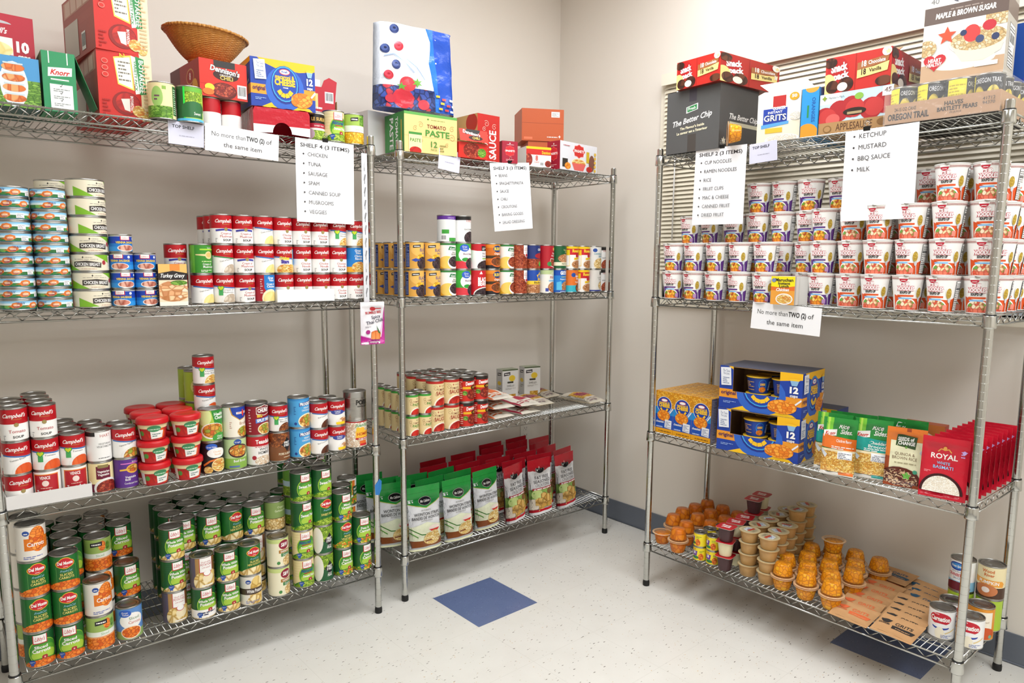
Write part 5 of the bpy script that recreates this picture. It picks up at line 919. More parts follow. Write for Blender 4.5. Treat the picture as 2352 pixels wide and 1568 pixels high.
# shrink-wrapped four pack with arch opening
def mkredpack(k):
    w, d, h = .185, .17, .082; acc = Acc(); n = 16; R = lin('#b8182a'); W = lin('#efeeee')
    out = [(0, 0)]+[(w*(.5-.17*math.cos(math.pi*i/n)), h*.05+h*.42*math.sin(math.pi*i/n)) for i in range(n+1)]+[(w, 0), (w, h*.86), (w*.97, h), (w*.03, h), (0, h*.86)]
    tr = tessellate_polygon([[Vector((x, y, 0)) for x, y in out]])
    for t_ in tr:
        p = [out[i] for i in t_]; p = p if area(p) > 0 else p[::-1]
        lo, hi = cut(p, 1, h*.34)
        for q, c in ((lo, W), (hi, R)):
            if q: acc.face([(x, -.0004, y) for x, y in q], FILM, c); acc.face([(x, .0006, y) for x, y in q][::-1], FILM, c)
    for i in range(12):
        t0, t1 = i/12, (i+1)/12; b0, b1 = .004*math.sin(t0*math.pi*4)**2, .004*math.sin(t1*math.pi*4)**2
        acc.face([(w*t0, 0, h+b0), (w*t1, 0, h+b1), (w*t1, d, h+b1), (w*t0, d, h+b0)], FILM, R); 
    acc.face([(0, 0, 0), (0, 0, h), (0, d, h), (0, d, 0)], FILM, R); acc.face([(w, 0, 0), (w, d, 0), (w, d, h), (w, 0, h)], FILM, R); acc.face([(0, d, 0), (0, d, h), (w, d, h), (w, d, 0)], FILM, R)
    return acc.build(k.name)
Kind('redpack', 'can_multipack', 'red and white shrink-wrapped can pack under macaroni carton', 'can pack', .088, mkredpack)
def mktorn(k):
    acc = Acc(); w, h, d = .15, .25, .012
    pts = [(0, 0), (w, 0), (w, .1), (w-.012, .12), (w-.006, .2), (w, .25), (w-.03, .262), (w-.05, .25), (w-.06, .225), (.05, .228), (.035, .262), (0, .262)]
    a = Art(0, w, 0, .27, 1, 1, CARTON); a.poly(pts, '#b8182a'); a.r(.058, .225, .085, .25, '#d8d6d4'); a.r(w*.35, .02, w*.62, .1, WH); a.bars(w*.68, .17, w*.9, .21); a.r(w*.3, .15, w*.5, .2, '#e0cc80'); a.lines(w*.35, .1, w*.6, .16, 4, WH)
    acc.art(a, lambda u, v, e: ((u, -e, v), None), .00012)
    tr = tessellate_polygon([[Vector((x, y, 0)) for x, y in pts]])
    for t_ in tr: acc.face([(pts[i][0], .002, pts[i][1]) for i in t_], BROWNK)
    box(acc, -.03, 0, .004, .006, .0, .25, BROWNK); box(acc, .0, w, .002, .05, 0, .002, BROWNK); box(acc, w-.002, w, .002, .06, 0, .18, BROWNK)
    return acc.build(k.name)
Kind('torn', 'torn_carton', 'torn open red soup carton behind macaroni carton', 'carton', .26, mktorn)
# macaroni cup cartons with a cut-out front
def mkcup_carton(w, d, h):
    def mk(k):
        acc = Acc(); hole = (.17, .42, .74, 1.0)
        boxfaces(acc, w, d, h, {'F': lambda a: (krf(a), sheet(a, .085, .76, .13, .42)), 'R': lambda a: (krf(a), sheet(a, .14, .76, .2, .42))}, {'*': '#1c3f9e', 'R': '#3a4878', 'T': '#56586a', 'K': '#5a5040', 'B': '#7a6a54'}, holes={'F': hole})
        t = .003
        for b in ((t, w-t, d-t, d-.0005, .001, h-.001), (.0005, t, t, d-t, .001, h-.001), (w-t, w-.0005, t, d-t, .001, h-.001), (t, w-t, .001, d-t, .001, t), (t, w-t, .001, d-t, h-t, h-.001),
                  (t, w*.17, .001, t, .001, h-t), (w*.74, w-t, .001, t, .001, h-t), (w*.17, w*.74, .001, t, .001, h*.42)): box(acc, *b, BROWNK)
        return acc.build(k.name)
    return mk
Kind('ccart', 'cup_carton', 'blue macaroni cup carton with torn front', 'carton', .16, mkcup_carton(.31, .2, .16))
Kind('ccart2', 'carton', 'dark blue carton at the back behind cup cartons', 'carton', .16, mkcarton(.3, .1, .16, {'F': lambda a: (krf(a), sheet(a, .8, .7, .17, .5))}, {'*': '#2a3f80', 'T': '#4a4c5e'}))
# ------------------------------------------------------------------ cups and bowls
def cone_label(a, Rb, Rt, H, z0, eps=.00008):
    acc = Acc(); f, su = cylmap(Rb, H, z0, 40, Rt); acc.art(a, f, eps, su=su); return acc
def mkcup(ink, fd, seed=0):
    def mk(k):
        r = empty(k.name); Rb, Rt, H = .0335, .0452, .1045
        a = Art(-math.pi, math.pi, 0, 1, Rt, H); a.fill('#eeece8')
        a.r(-4, .02, 4, .05, '#d8d4cc'); a.poly([(-1.0, .02), (1.9, .02), (1.9, .52), (1.0, .34), (-.2, .36), (-1.0, .46)], ink); a.e(-.05, .12, .85, .25, '#f4f2ee'); a.e(-.05, .1, .8, .23, fd); a.r(-4, 0, 4, .02, '#f2f0ec')
        a.r(-.62, .33, .35, .37, '#7ab8e8'); a.r(-.7, .4, .5, .45, ink)
        for y in (.9, .935): a.r(-4, y, 4, y+.018, '#c09a94')
        a.add([[(x/12, .915), (x/12+.03, .915), (x/12+.03, .945), (x/12, .945)] for x in range(-36, 37)], '#b07a78')
        a.e(-.25, .9, .26, .075, '#b81c34'); a.r(-.55, .92, .05, .98, '#eeece8'); a.lines(-.4, .86, -.1, .895, 1, WH)
        a.ot('CUP', -.15, .7, .11, '#f4f0ee', '#c2243c', .07, w=.62, b=.05); a.ot('NOODLES', -.1, .585, .11, '#f4f0ee', '#c2243c', .07, w=1.2, b=.05)
        a.ot("SOUP'D UP", -.1, .49, .065, '#4a4644', '#222', .03, w=.75, b=.03)
        a.e(.85, .55, .2, .17, '#efeeea') ; a.e(.85, .52, .18, .15, 'forknood'); a.e(.92, .33, .1, .07, '#c8ccd0'); a.band([(.95, .3), (1.05, .02)], .0028, '#c8ccd0')
        a.r(.5, .06, .8, .2, '#b088b8' if ink[1] < '8' else '#e88a78'); a.facts(1.3, .04, 2.05, .88); a.r(2.1, .04, 2.8, .3, ink); a.lines(2.15, .06, 2.75, .28, 5, WH)
        cone_label(a, Rb, Rt, H, .001).build('paper_cup', r)
        acc = Acc(); lathe(acc, [(Rt-.0008, .1035), (Rt+.0012, .1045), (Rt+.0016, .106), (Rt+.001, .1072), (Rt-.0012, .1074)], mat('cup_rim', '#f0eeea', .35), 28, cap=False); acc.build('rim', r); acc = Acc(); lathe(acc, [(Rb, .001), (Rb-.002, 0), (Rb-.003, .004)], MATS['cup_rim'], 24, cap=False); acc.build('base', r)
        acc = Acc(); lathe(acc, [(Rt-.0008, .1072), (.0003, .1074)], mat('cup_lid', '#d8cfc4', .3), 28, cap=False); acc.mesh([(-.012, -Rt, .1072), (.004, -Rt, .1072), (.001, -Rt-.004, .1035), (-.008, -Rt-.004, .103)], [(0, 1, 2, 3), (3, 2, 1, 0)], MATS['cup_lid']); acc.build('foil_lid', r)
        return r
    return mk
Kind('cupp', 'noodle_cup', 'purple-banded noodle cup', 'noodle cup', .1075, mkcup('#5a2f7e', 'noodsoup'), .046)
Kind('cupo', 'noodle_cup', 'orange-banded noodle cup', 'noodle cup', .1075, mkcup('#d8521f', 'noodshrimp'), .046)
def mkbowl(k):
    r = empty(k.name); Rb, Rt, H = .035, .0425, .05; a = Art(-math.pi, math.pi, 0, 1, Rt, H); a.fill('#b01c24'); a.poly([(-math.pi, .75), (math.pi, .75), (math.pi, 1.01), (-math.pi, 1.01)], '#e8d8a8'); a.e(-.6, .4, .5, .3, 'tomato'); a.e(.6, .4, .4, .35, 'tomsoup'); a.e(-.9, .45, .2, .16, '#4f8a3a'); a.poly([(-.15, .1), (.75, .15), (.8, .6), (-.2, .65)], '#e8e6e0'); a.e(.1, .75, .5, .2, '#3f8a5a'); a.lines(-.05, .25, .6, .5, 2, '#4a6a6a'); a.r(-1.5, .05, -1.1, .8, '#d8d0c8'); a.lines(-.3, .68, .5, .8, 1, '#c8e0c8')
    cone_label(a, Rb, Rt, H, .002).build('bowl_body', r); acc = Acc(); m = mat('red_plastic', '#c41a22', .3)
    lathe(acc, [(Rb, .002), (Rb-.002, 0), (.001, .001)], m, 28, cap=False); acc.build('base', r)
    acc = Acc(); lathe(acc, [(.0435, .052), (.0468, .0525), (.0472, .055), (.0468, .064), (.0455, .068), (.042, .0705), (.03, .0708), (.028, .0702), (.0003, .0702)], m, 32, cap=False); acc.build('lid', r); return r
Kind('bowl', 'soup_bowl', 'red-lidded pasta bowl', 'bowl', .0708, mkbowl, .0472)
CLEAR = mat('clear_plastic', '#f0b060', .07, alpha=.1, spec=1.)
def mkfruit(col, inv):
    def mk(k):
        r = empty(k.name); H = .05; flut = lambda a, z: 1+.022*math.cos(14*a) if .004 < z < .038 else 1
        pr = [(.0255, .0), (.027, .003), (.031, .018), (.0345, .036), (.0355, .044), (.0358, .0455), (.0425, .0462), (.0425, .0478), (.035, .048)]
        inn = [(.001, .0015), (.0245, .0018), (.0262, .004), (.0302, .018), (.0335, .036), (.034, .0415), (.001, .042)]
        fz = (lambda p: [(a_, H-b_) for a_, b_ in p][::-1]) if inv else (lambda p: p)
        acc = Acc(); lathe(acc, fz(inn), col, 28, cap=False, fr=(lambda a, z: 1+.02*math.cos(14*a))); acc.build('fruit', r)
        acc = Acc(); lathe(acc, fz(pr), CLEAR, 42, cap=False, fr=(lambda a, z: flut(a, H-z if inv else z))); lathe(acc, fz([(.0255, 0), (.001, .0)]), CLEAR, 24, cap=False); acc.build('plastic_cup', r)
        acc = Acc(); lathe(acc, fz([(.0356, .0464), (.0428, .0466), (.0434, .0474), (.0428, .0482), (.036, .0483)]), mat('cup_flange', '#eec9a0', .2, alpha=.6), 36, cap=False); acc.build('rim', r)
        acc = Acc(); lathe(acc, fz([(.036, .0484), (.0003, .0485)]), mat('film_lid', '#f0a840', .1, alpha=.2), 28, cap=False); acc.build('film_lid', r); return r
    return mk
def fruitmat(key, c1, c2, gap, sc):
    FOODS[key] = (sc, (1, 1, .8), gap, (c1, c2, c1)); m = food(key); b = m.node_tree.nodes['Principled BSDF']; b.inputs['Roughness'].default_value = .18; b.inputs['Subsurface Weight'].default_value = .0; return m
MAND, PEACH = fruitmat('mandarin', '#d96f00', '#e2830c', '#bb5600', 50), fruitmat('peach', '#eb9a04', '#f2b31c', '#b96400', 75)
Kind('mand_u', 'fruit_cup', 'orange mandarin cup', 'fruit cup', .05, mkfruit(MAND, False), .0425); Kind('mand_i', 'fruit_cup', 'upside-down mandarin cup', 'fruit cup', .05, mkfruit(MAND, True), .0425)
Kind('pch_u', 'fruit_cup', 'golden peach cup', 'fruit cup', .05, mkfruit(PEACH, False), .0425); Kind('pch_i', 'fruit_cup', 'upside-down peach cup', 'fruit cup', .05, mkfruit(PEACH, True), .0425)
def mkapple(k):
    r = empty(k.name); m = mat('tan_plastic', '#c39a63', .4, noise=(40, '#b88d55', .3)); acc = Acc()
    lathe(acc, [(.0003, .001), (.026, .0), (.0285, .002), (.0335, .036), (.034, .0415), (.0392, .042), (.0394, .0435), (.034, .0438)], m, 32, cap=False); acc.build('plastic_cup', r)
    acc = Acc(); f = lambda u, v, e: ((u, v, .0441+e), (0, 0, 1)); a = Art(-.04, .04, -.04, .04, 1, 1); a.e(0, 0, .0385, .0385, '#c8b78e', n=32); a.e(0, 0, .03, .03, '#b9ad8a'); a.poly([(-.005, -.02), (.022, -.018), (.02, .012), (.002, .02)], '#d8dce0'); a.poly([(-.012, -.02), (.0, -.024), (.006, .01), (-.006, .016)], '#b8442c'); a.lines(-.024, -.012, -.008, .016, 5, '#6a5a48'); a.lines(.002, -.012, .018, .01, 4, '#4a6a9a')
    a.p = a.p; acc.art(a, f, .00012); acc.build('foil_lid', r); return r
Kind('appcup', 'applesauce_cup', 'tan applesauce cup', 'applesauce cup', .0445, mkapple, .0394)
def mkpud(col, key):
    def mk(k):
        r = empty(k.name); m = mat(key, col, .3); acc = Acc(); n = 24
        def ring(h, z, p=.38): return [(h*math.copysign(abs(math.cos(2*math.pi*(i+.5)/n))**p, math.cos(2*math.pi*(i+.5)/n)), h*math.copysign(abs(math.sin(2*math.pi*(i+.5)/n))**p, math.sin(2*math.pi*(i+.5)/n)), z) for i in range(n)]
        def tube(rs, mm, nm):
            a_ = Acc(); vs_ = [q for h, z, p in rs for q in ring(h, z, p)]; fs = [(k_*n+i, k_*n+(i+1) % n, (k_+1)*n+(i+1) % n, (k_+1)*n+i) for k_ in range(len(rs)-1) for i in range(n)]+[tuple(range(n))[::-1], tuple((len(rs)-1)*n+i for i in range(n))]
            a_.mesh(vs_, fs, mm, lin('#b81c26'), False); a_.build(nm, r)
        tube([(.021, 0, .8), (.023, .002, .8), (.0275, .048, .6), (.029, .0555, .5)], m, 'plastic_cup'); tube([(.034, .056, .34), (.034, .0568, .34)], mat('pudding_rim', '#e0d8cc', .3), 'rim')
        acc = Acc(); a = Art(-.04, .04, -.04, .04, 1, 1); q = [(x_, y_) for x_, y_, _ in ring(.0338, 0, .34)]; a.add([q], '#b81c26'); a.t('Snack', -.002, .004, .011, WH, w=.038, b=.05, sh=.2); a.t('pack', .002, -.011, .011, WH, w=.034, b=.05, sh=.2)
        acc.art(a, lambda u, v, e: ((u, v, .0572+e), (0, 0, 1)), .00015); acc.build('foil_lid', r); return r
    return mk
Kind('pudc', 'pudding_cup', 'chocolate pudding cup', 'pudding cup', .058, mkpud('#4a2f32', 'chocolate_pudding'), .034); Kind('pudv', 'pudding_cup', 'vanilla pudding cup', 'pudding cup', .058, mkpud('#e4dcb4', 'vanilla_pudding'), .034)
def mkmaccup(k):
    r = empty(k.name); Rb, Rt, H = .034, .042, .058; a = Art(-math.pi, math.pi, 0, 1, Rt, H); a.fill('#1d3f94'); a.e(-.5, .55, .38, .36, '#1f8ad0'); a.e(-.5, .6, .32, .28, '#1d3f9c'); a.t('CHEESE', -.5, .52, .13, '#f4c22a', w=.5, b=.05); a.e(-.5, .25, .35, .18, 'mac'); a.poly([(.15, .2), (.75, .15), (.8, .75), (.2, .75)], '#e0e4ee'); a.lines(.2, .25, .72, .7, 5, '#5a6a98'); a.r(1.0, .05, 2, .95, '#8a92a8'); a.lines(1.05, .1, 1.9, .9, 7, '#d0d4e0'); a.r(-2.4, .1, -1.2, .9, '#1a3484'); a.lines(-2.3, .2, -1.3, .8, 6, '#d8a83a')
    cone_label(a, Rb, Rt, H, .001).build('cup_body', r); m = mat('yellow_lid', '#e3b832', .35); acc = Acc(); lathe(acc, [(Rt-.001, .058), (Rt+.003, .0585), (Rt+.0035, .0605), (Rt+.0025, .0618), (.0003, .062)], m, 28, cap=False); acc.build('lid', r); return r
Kind('maccup', 'macaroni_cup', 'blue macaroni cup with yellow lid', 'macaroni cup', .0625, mkmaccup, .0455)
# ------------------------------------------------------------------ bags and pouches
def mkpouch(w, h, dp, draw, kind='stand', nu=12, nv=16, seed=1, wr=.0016, film=FILM, taper=0., back='#cfcfcf'):
    rr = random.Random(seed); ph = [rr.uniform(0, 6) for _ in range(6)]
    def sh(u, v):
        x = max(-1, min(1, 2*u/w)); q = max(0, min(1, v/h)); e = max(0, 1-abs(x)**2.6)**.6
        if kind == 'stand': g = (1-q)**.55*min(1, .62+2.2*q) if q < .86 else 0; g = g*(1-max(0, (q-.7)/.16)) if q < .86 else 0
        elif kind == 'flat': g = (math.sin(math.pi*min(1, max(0, (q-.06)/.84))))**.45 if .06 < q < .9 else 0
        elif kind == 'pillow': g = (math.sin(math.pi*min(1, max(0, (q-.03)/.94))))**.33 if .03 < q < .97 else 0
        else: g = .92+.08*math.cos(3*q); e = max(0, 1-abs(x)**8)**.5
        k = wr*(math.sin(9*q+ph[0]+2*x)+.7*math.sin(17*x*.5+7*q+ph[1])+.5*math.sin(23*q+ph[2]-3*x)) if g > 0 else wr*.4*math.sin(5*x+ph[3])
        return dp*e*g+k*min(1, e+.2), e, g, k
    def xs(u, v):
        q = v/h
        if kind == 'stand': return u*(1-.05*math.sin(math.pi*min(1, q*1.1)))
        if kind == 'pillow': return u*(1-.06*(1-math.sin(math.pi*q)))
        if kind == 'sack': return u*(1+.06*(1-q))
        return u
    def F_(u, v, e):
        y = sh(u, v)[0]; d = .001; gx = (sh(u+d, v)[0]-sh(u-d, v)[0])/(2*d); gz = (sh(u, v+d)[0]-sh(u, v-d)[0])/(2*d)
        n = Vector((gx*-1*-1, -1, gz)); n = Vector((-gx*-1, -1, gz)); n.normalize()
        return (xs(u, v), -y-e-.0004, v), (n.x, n.y, n.z)
    def mk(k):
        acc = Acc(); a = Art(-.5, .5, 0, 1, w, h, film); draw(a); acc.art(a, F_, .00022, su=w/nu, sv=h/nv)
        vs_ = []; 
        for j in range(nv+1):
            for i in range(nu+1):
                u = -w/2+w*i/nu; v = h*j/nv; vs_.append((xs(u, v), .55*sh(u, v)[0]+.0004 if kind != 'sack' else .9*sh(u, v)[0], v))
        acc.mesh(vs_, [(j*(nu+1)+i+1, j*(nu+1)+i, (j+1)*(nu+1)+i, (j+1)*(nu+1)+i+1) for j in range(nv) for i in range(nu)], film, lin(back), True)
        # close the sides, the bottom and the seal between front and back
        n0 = Vector((0, 0, 0)); rim = [(-w/2+w*i/nu, 0) for i in range(nu+1)]+[(w/2, h*j/nv) for j in range(1, nv+1)]+[(w/2-w*i/nu, h) for i in range(1, nu+1)]+[(-w/2, h-h*j/nv) for j in range(1, nv)]
        fr = [F_(u, v, 0)[0] for u, v in rim]; bk = [(xs(u, v), .55*sh(u, v)[0]+.0004 if kind != 'sack' else .9*sh(u, v)[0], v) for u, v in rim]; m = len(rim)
        acc.mesh(fr+bk, [(i, m+i, m+(i+1) % m, (i+1) % m) for i in range(m)], film, lin(back), False)
        return acc.build(k.name)
    return mk
def pouch(key, name, look, cat, w, h, dp, draw, **k): Kind(key, name, look, cat, h, mkpouch(w, h, dp, draw, **k), w)
def oval(a, x, y, rx, ry): a.e(x, y, rx, ry, '#c8c4bc'); a.e(x, y, rx*.95, ry*.92, '#191718'); a.t('Mrs Cubbison', x, y-ry*.25, ry*.55, WH, w=rx*1.5, sh=.4, b=.02)
def wont(a): a.fill('#d9dadc'); a.r(-.5, .78, .5, 1, '#23873a'); a.r(-.5, .9, .5, .905, '#1a6a2c'); a.poly([(-.5, .74), (0, .66), (.5, .76), (.5, .8), (-.5, .8)], '#23873a'); a.band([(-.5, .745), (0, .665), (.5, .765)], .0015, '#d8dc4a'); oval(a, 0, .77, .2, .065); a.t('AUTHENTIC', 0, .62, .022, '#7a766e', w=.3); a.t('WONTON STRIPS', .02, .55, .045, '#3a3634', w=.78, b=.01); a.t('BANDES DE WONTON', .0, .49, .045, '#3a3634', w=.86, b=.01); a.t('AUTHENTIQUE', .0, .455, .022, '#7a766e', w=.36); a.poly([(-.5, .1), (.5, .1), (.5, .36), (0, .44), (-.5, .38)], '#dfe3c4'); a.band([(-.5, .36), (-.2, .26), (.1, .24)], .004, '#3f7a2c'); a.band([(-.5, .3), (-.3, .22)], .004, '#5a9a3a'); a.e(.22, .33, .2, .05, '#e8d8cc'); a.poly([(.04, .32), (.4, .32), (.24, .24)], '#c8281e'); a.poly([(-.45, .06), (.45, .06), (.48, .16), (-.5, .17)], '#7a4424'); a.e(.12, .18, .28, .1, 'wonton'); a.e(.2, .22, .17, .08, 'wonton'); a.r(-.5, .0, .5, .03, '#dfe0b8')
def crou(a): a.fill('#dcdbdb'); a.r(-.5, .8, .5, 1, '#a31824'); a.poly([(-.5, .84), (0, .74), (.5, .82), (.5, .9), (-.5, .9)], '#a31824'); oval(a, .0, .8, .19, .06); a.t('FAT FREE', 0, .65, .055, '#4a4648', w=.6, b=.005); a.t('SEASONED', .0, .58, .055, '#4a4648', w=.74, b=.005); a.t('CROUTONS', .0, .515, .05, '#7a767a', w=.62); a.r(-.5, .12, .5, .47, '#8ab05a'); a.e(-.25, .38, .2, .09, '#c8dc8c'); a.e(.3, .4, .15, .06, '#7a5a34'); a.e(-.4, .2, .3, .1, '#e8dcc8'); a.r(-.42, .455, .42, .49, '#b01c28'); a.lines(-.38, .46, .38, .485, 1, WH, f=.7); [a.poly([(x-.12, y-.06), (x+.1, y-.07), (x+.14, y+.04), (x, y+.08), (x-.13, y+.05)], 'croutons') for x, y in ((0, .33), (.2, .28), (-.22, .24), (.28, .18), (.02, .2), (-.1, .13))]; a.r(-.5, .05, .5, .1, '#b01c28'); a.r(-.5, 0, .5, .05, '#dcdbdb')
def hang(o): pass
pouch('wont', 'snack_bag', 'green-topped wonton strips bag', 'snack bag', .152, .262, .034, wont, back='#2a7a3c', seed=3)
pouch('crou', 'snack_bag', 'red-topped croutons bag', 'snack bag', .15, .258, .034, crou, back='#8a1420', seed=5)
def knp(c1, l1, l2, fd):
    def d(a): a.fill('#2c8a3c'); a.r(-.4, .62, -.2, 1, '#7ac83c'); a.r(-.36, .62, -.3, 1, '#b8e05a'); a.t('Rice', .12, .83, .075, WH, w=.3, sh=.35, b=.02); a.t('Sides.', .2, .74, .075, WH, w=.34, sh=.35, b=.02); a.poly([(-.47, .66), (-.07, .7), (-.07, .81), (-.47, .77)], WH); a.t('Knorr', -.26, .7, .06, '#c8281e', w=.32, b=.03, sh=.35, r=4); a.poly([(-.5, .48), (.5, .44), (.5, .66), (-.5, .7)], c1); a.t(l1, .16, .59, .05, WH, w=.45, b=.01); a.t(l2, .16, .53, .05, WH, w=.5, b=.01) if l2 else None; a.lines(-.2, .47, .45, .53, 2, WH); a.r(-.5, .06, .5, .46, '#e8d8b0'); a.r(-.5, .06, .5, .42, fd); a.r(.0, .3, .42, .44, '#eceef0'); a.lines(.03, .31, .38, .42, 4, '#6a6a7a'); a.poly([(-.5, .46), (-.3, .36), (-.36, .3), (-.5, .4)], '#d0d4da'); a.r(-.5, 0, .5, .06, '#d4d0c8'); a.r(.05, .02, .48, .07, c1)
    return d
pouch('knr', 'rice_pouch', 'green and orange chicken rice pouch', 'rice pouch', .105, .192, .012, knp('#e2722a', 'Chicken flavor', None, 'ricedish'), kind='flat', back='#2c8a3c')
pouch('knr2', 'rice_pouch', 'green and teal cheddar broccoli rice pouch', 'rice pouch', .112, .196, .012, knp('#1f9a90', 'Cheddar', 'Broccoli', 'ricedish'), kind='flat', back='#2c8a3c', seed=4)
pouch('knr3', 'rice_pouch', 'green rice pouch at the back', 'rice pouch', .15, .19, .012, lambda a: (a.fill('#2a8038'), a.t('Dir', 0, .86, .08, WH, w=.25, sh=.3, b=.02), a.r(-.5, .1, .5, .5, 'ricedish')), kind='flat', back='#2c8a3c', seed=6)
def seedf(a): a.fill('#d8742a'); a.r(-.5, 0, .5, .5, '#9a4422'); a.r(-.38, .1, .42, .78, '#e4e0bc'); a.poly([(-.25, .7), (.25, .66), (.27, .86), (-.22, .9)], '#2e4a22'); a.t('SEEDS of', .0, .79, .055, WH, w=.4, b=.03); a.t('CHANGE', .02, .72, .055, WH, w=.42, b=.03); circ(a, .02, .68, .0035, '#6aa040'); a.t('QUINOA &', .0, .54, .05, '#7a6048', w=.5); a.t('BROWN RICE', .0, .47, .05, '#7a6048', w=.62); a.lines(-.25, .4, .3, .44, 1, '#a09878'); a.e(-.1, .1, .55, .24, '#5a2014'); a.e(-.14, .1, .5, .2, 'quinoa'); a.star(.08, .2, .12, .07, 5, '#6ab04a', .6); circ(a, .28, .28, .0065, '#3f9a7a'); a.r(-.5, 0, .5, .05, '#9a4422'); circ(a, .42, .62, .007, '#c0c4c8')
pouch('seed', 'rice_pouch', 'orange and cream quinoa pouch', 'rice pouch', .112, .187, .012, seedf, kind='flat', back='#9a4422', seed=8)
def royf(a): a.fill('#c41c30'); a.t('ROYAL', .0, .66, .08, WH, w=.56, b=.02); a.band([(-.14, .77), (-.08, .82), (0, .8), (.08, .82), (.14, .77)], .003, '#e0a04a'); a.e(0, .83, .04, .03, '#e0a04a'); a.t('WHITE', .0, .57, .045, '#8ac0e8', w=.28, b=.01); a.t('BASMATI', .0, .5, .05, '#8ac0e8', w=.42, b=.01); a.e(-.02, .1, .46, .32, '#3a1418', a0=0, a1=180) ; a.e(-.02, .1, .4, .28, 'rice', a0=0, a1=180); a.e(.4, .8, .04, .03, '#c8b0e8'); a.lines(.34, .72, .46, .84, 3, '#c8a0d8'); a.lines(-.4, .42, -.25, .46, 2, '#e8a0a8'); a.r(-.42, .1, .38, .1, '#c41c30')
pouch('roy', 'rice_pouch', 'red basmati rice pouch', 'rice pouch', .125, .185, .012, royf, kind='flat', back='#b01828', seed=9, wr=.0008)
BAGM = printed('cloth_print', .5, bump=(30, .3, .003))
def ricebag(c1): 
    def d(a): a.fill('#e8e0d0'); a.r(-.5, 0, -.44, 1, c1); a.poly([(-.2, .3), (.25, .35), (.2, .7), (-.15, .75)], c1); a.lines(-.4, .1, .4, .3, 2, c1); a.lines(-.3, .8, .3, .86, 1, '#a89a88')
    return d
pouch('bagw', 'flour_bag', 'white bag with orange edge', 'bag', .13, .2, .02, ricebag('#d86a34'), kind='pillow', back='#e4dccc', film=BAGM)
pouch('bagr', 'rice_bag', 'white bag with crimson print', 'bag', .13, .2, .018, ricebag('#a82840'), kind='pillow', back='#e4dccc', film=BAGM, seed=11)
def pastabag(a): a.fill('#e6dcc8'); a.r(-.42, .25, .42, .72, 'pasta'); a.poly([(-.3, .35), (.3, .4), (.25, .6), (-.3, .62)], '#983048'); a.lines(-.4, .05, .4, .2, 2, '#b8a0a0')
pouch('bagp', 'pasta_bag', 'clear-window elbow pasta bag', 'bag', .12, .22, .026, pastabag, kind='pillow', back='#d8c8a8', seed=13)
def kraft_packet(c):
    def d(a): a.fill('#bf9263'); a.r(-.5, .92, .5, .925, '#a87c50'); a.r(-.5, .07, .5, .075, '#a87c50'); a.t('GRITS', .14, .5, .13, c, w=.42, b=.02); a.poly([(-.08, .3), (.4, .3), (.44, .45), (-.1, .45)], c); a.lines(0, .34, .34, .4, 1, '#bf9263'); a.t('QUAKER', -.3, .42, .07, c, w=.27, b=.03); a.e(-.3, .6, .1, .1, c); a.poly([(-.4, .56), (-.2, .56), (-.16, .66), (-.44, .66)], c)
    return d
KP = printed('kraft_paper', .7, bump=(25, .25, .003))
for ky, c, lk in (('pk_o', '#d8673a', 'orange-printed kraft grits packet'), ('pk_b', '#2c2826', 'black-printed kraft grits packet'), ('pk_u', '#2a5068', 'blue-printed kraft grits packet')):
    pouch(ky, 'grits_packet', lk, 'packet', .13, .105, .007, kraft_packet(c), kind='flat', nu=10, nv=8, back='#b98c5e', film=KP, wr=.001)
def berry(a):
    a.fill('#e6e9f0'); a.poly([(.1, 1.01), (.5, 1.01), (.5, -.01), (.2, -.01), (.2, .3), (.14, .6), (.16, .85)], '#2350b8'); a.poly([(.1, 1.01), (.16, .85), (.14, .6), (.2, .3), (.2, 0), (.26, 0), (.25, .4), (.2, .7), (.2, 1.01)], '#2b74d0')
    for x, y, c in ((-.3, .93, 'b'), (-.24, .74, 'r'), (-.4, .69, 'b'), (-.27, .52, 'b'), (-.37, .38, 'r')):
        a.e(x, y, .055, .055, '#2c3c70' if c == 'b' else '#c23440'); a.e(x-.01, y+.01, .04, .04, '#4a5c96' if c == 'b' else '#d8485a'); a.e(x, y+.01, .018, .014, '#1e2850' if c == 'b' else '#b02a38')
    a.band([(-.42, .6), (-.3, .64), (-.15, .55), (-.05, .45)], .004, '#9ab0d8'); a.band([(-.15, .6), (-.02, .52), (.08, .38)], .003, '#8aa4d4'); a.band([(-.35, .85), (-.2, .84)], .003, '#a8bce0')
    a.r(-.5, 0, .2, .26, 'berrymix'); a.e(-.2, .12, .13, .12, '#c02838'); a.e(-.14, .3, .1, .09, '#c83a44'); a.star(-.02, .33, .07, .06, 6, '#6aa83a', .4); a.star(-.22, .26, .07, .05, 5, '#5a9a34', .4); a.e(.05, .07, .07, .06, '#c8404c'); a.e(-.35, .1, .06, .05, '#b82a3c')
    for i, (x, y) in enumerate(((.24, .2), (.32, .17), (.42, .17), (.3, .12), (.38, .1), (.45, .1), (.27, .05), (.35, .04), (.42, .03))): a.r(x-.025, y-.012, x+.025, y+.014, ('#e8c43a', '#d84a4a', '#e8e8ec')[i % 3])
pouch('berry', 'shopping_bag', 'white and blue reusable bag printed with berries', 'bag', .325, .31, .05, berry, kind='sack', nu=24, nv=24, back='#2350b8', wr=.003)
pouch('blkbag', 'fabric_bag', 'black fabric bag slumped behind the noodle cups', 'bag', .28, .12, .04, lambda a: (a.fill('#15171c'), a.lines(-.3, .5, -.1, .56, 1, '#a83a34')), kind='sack', back='#15171c', film=BAGM)
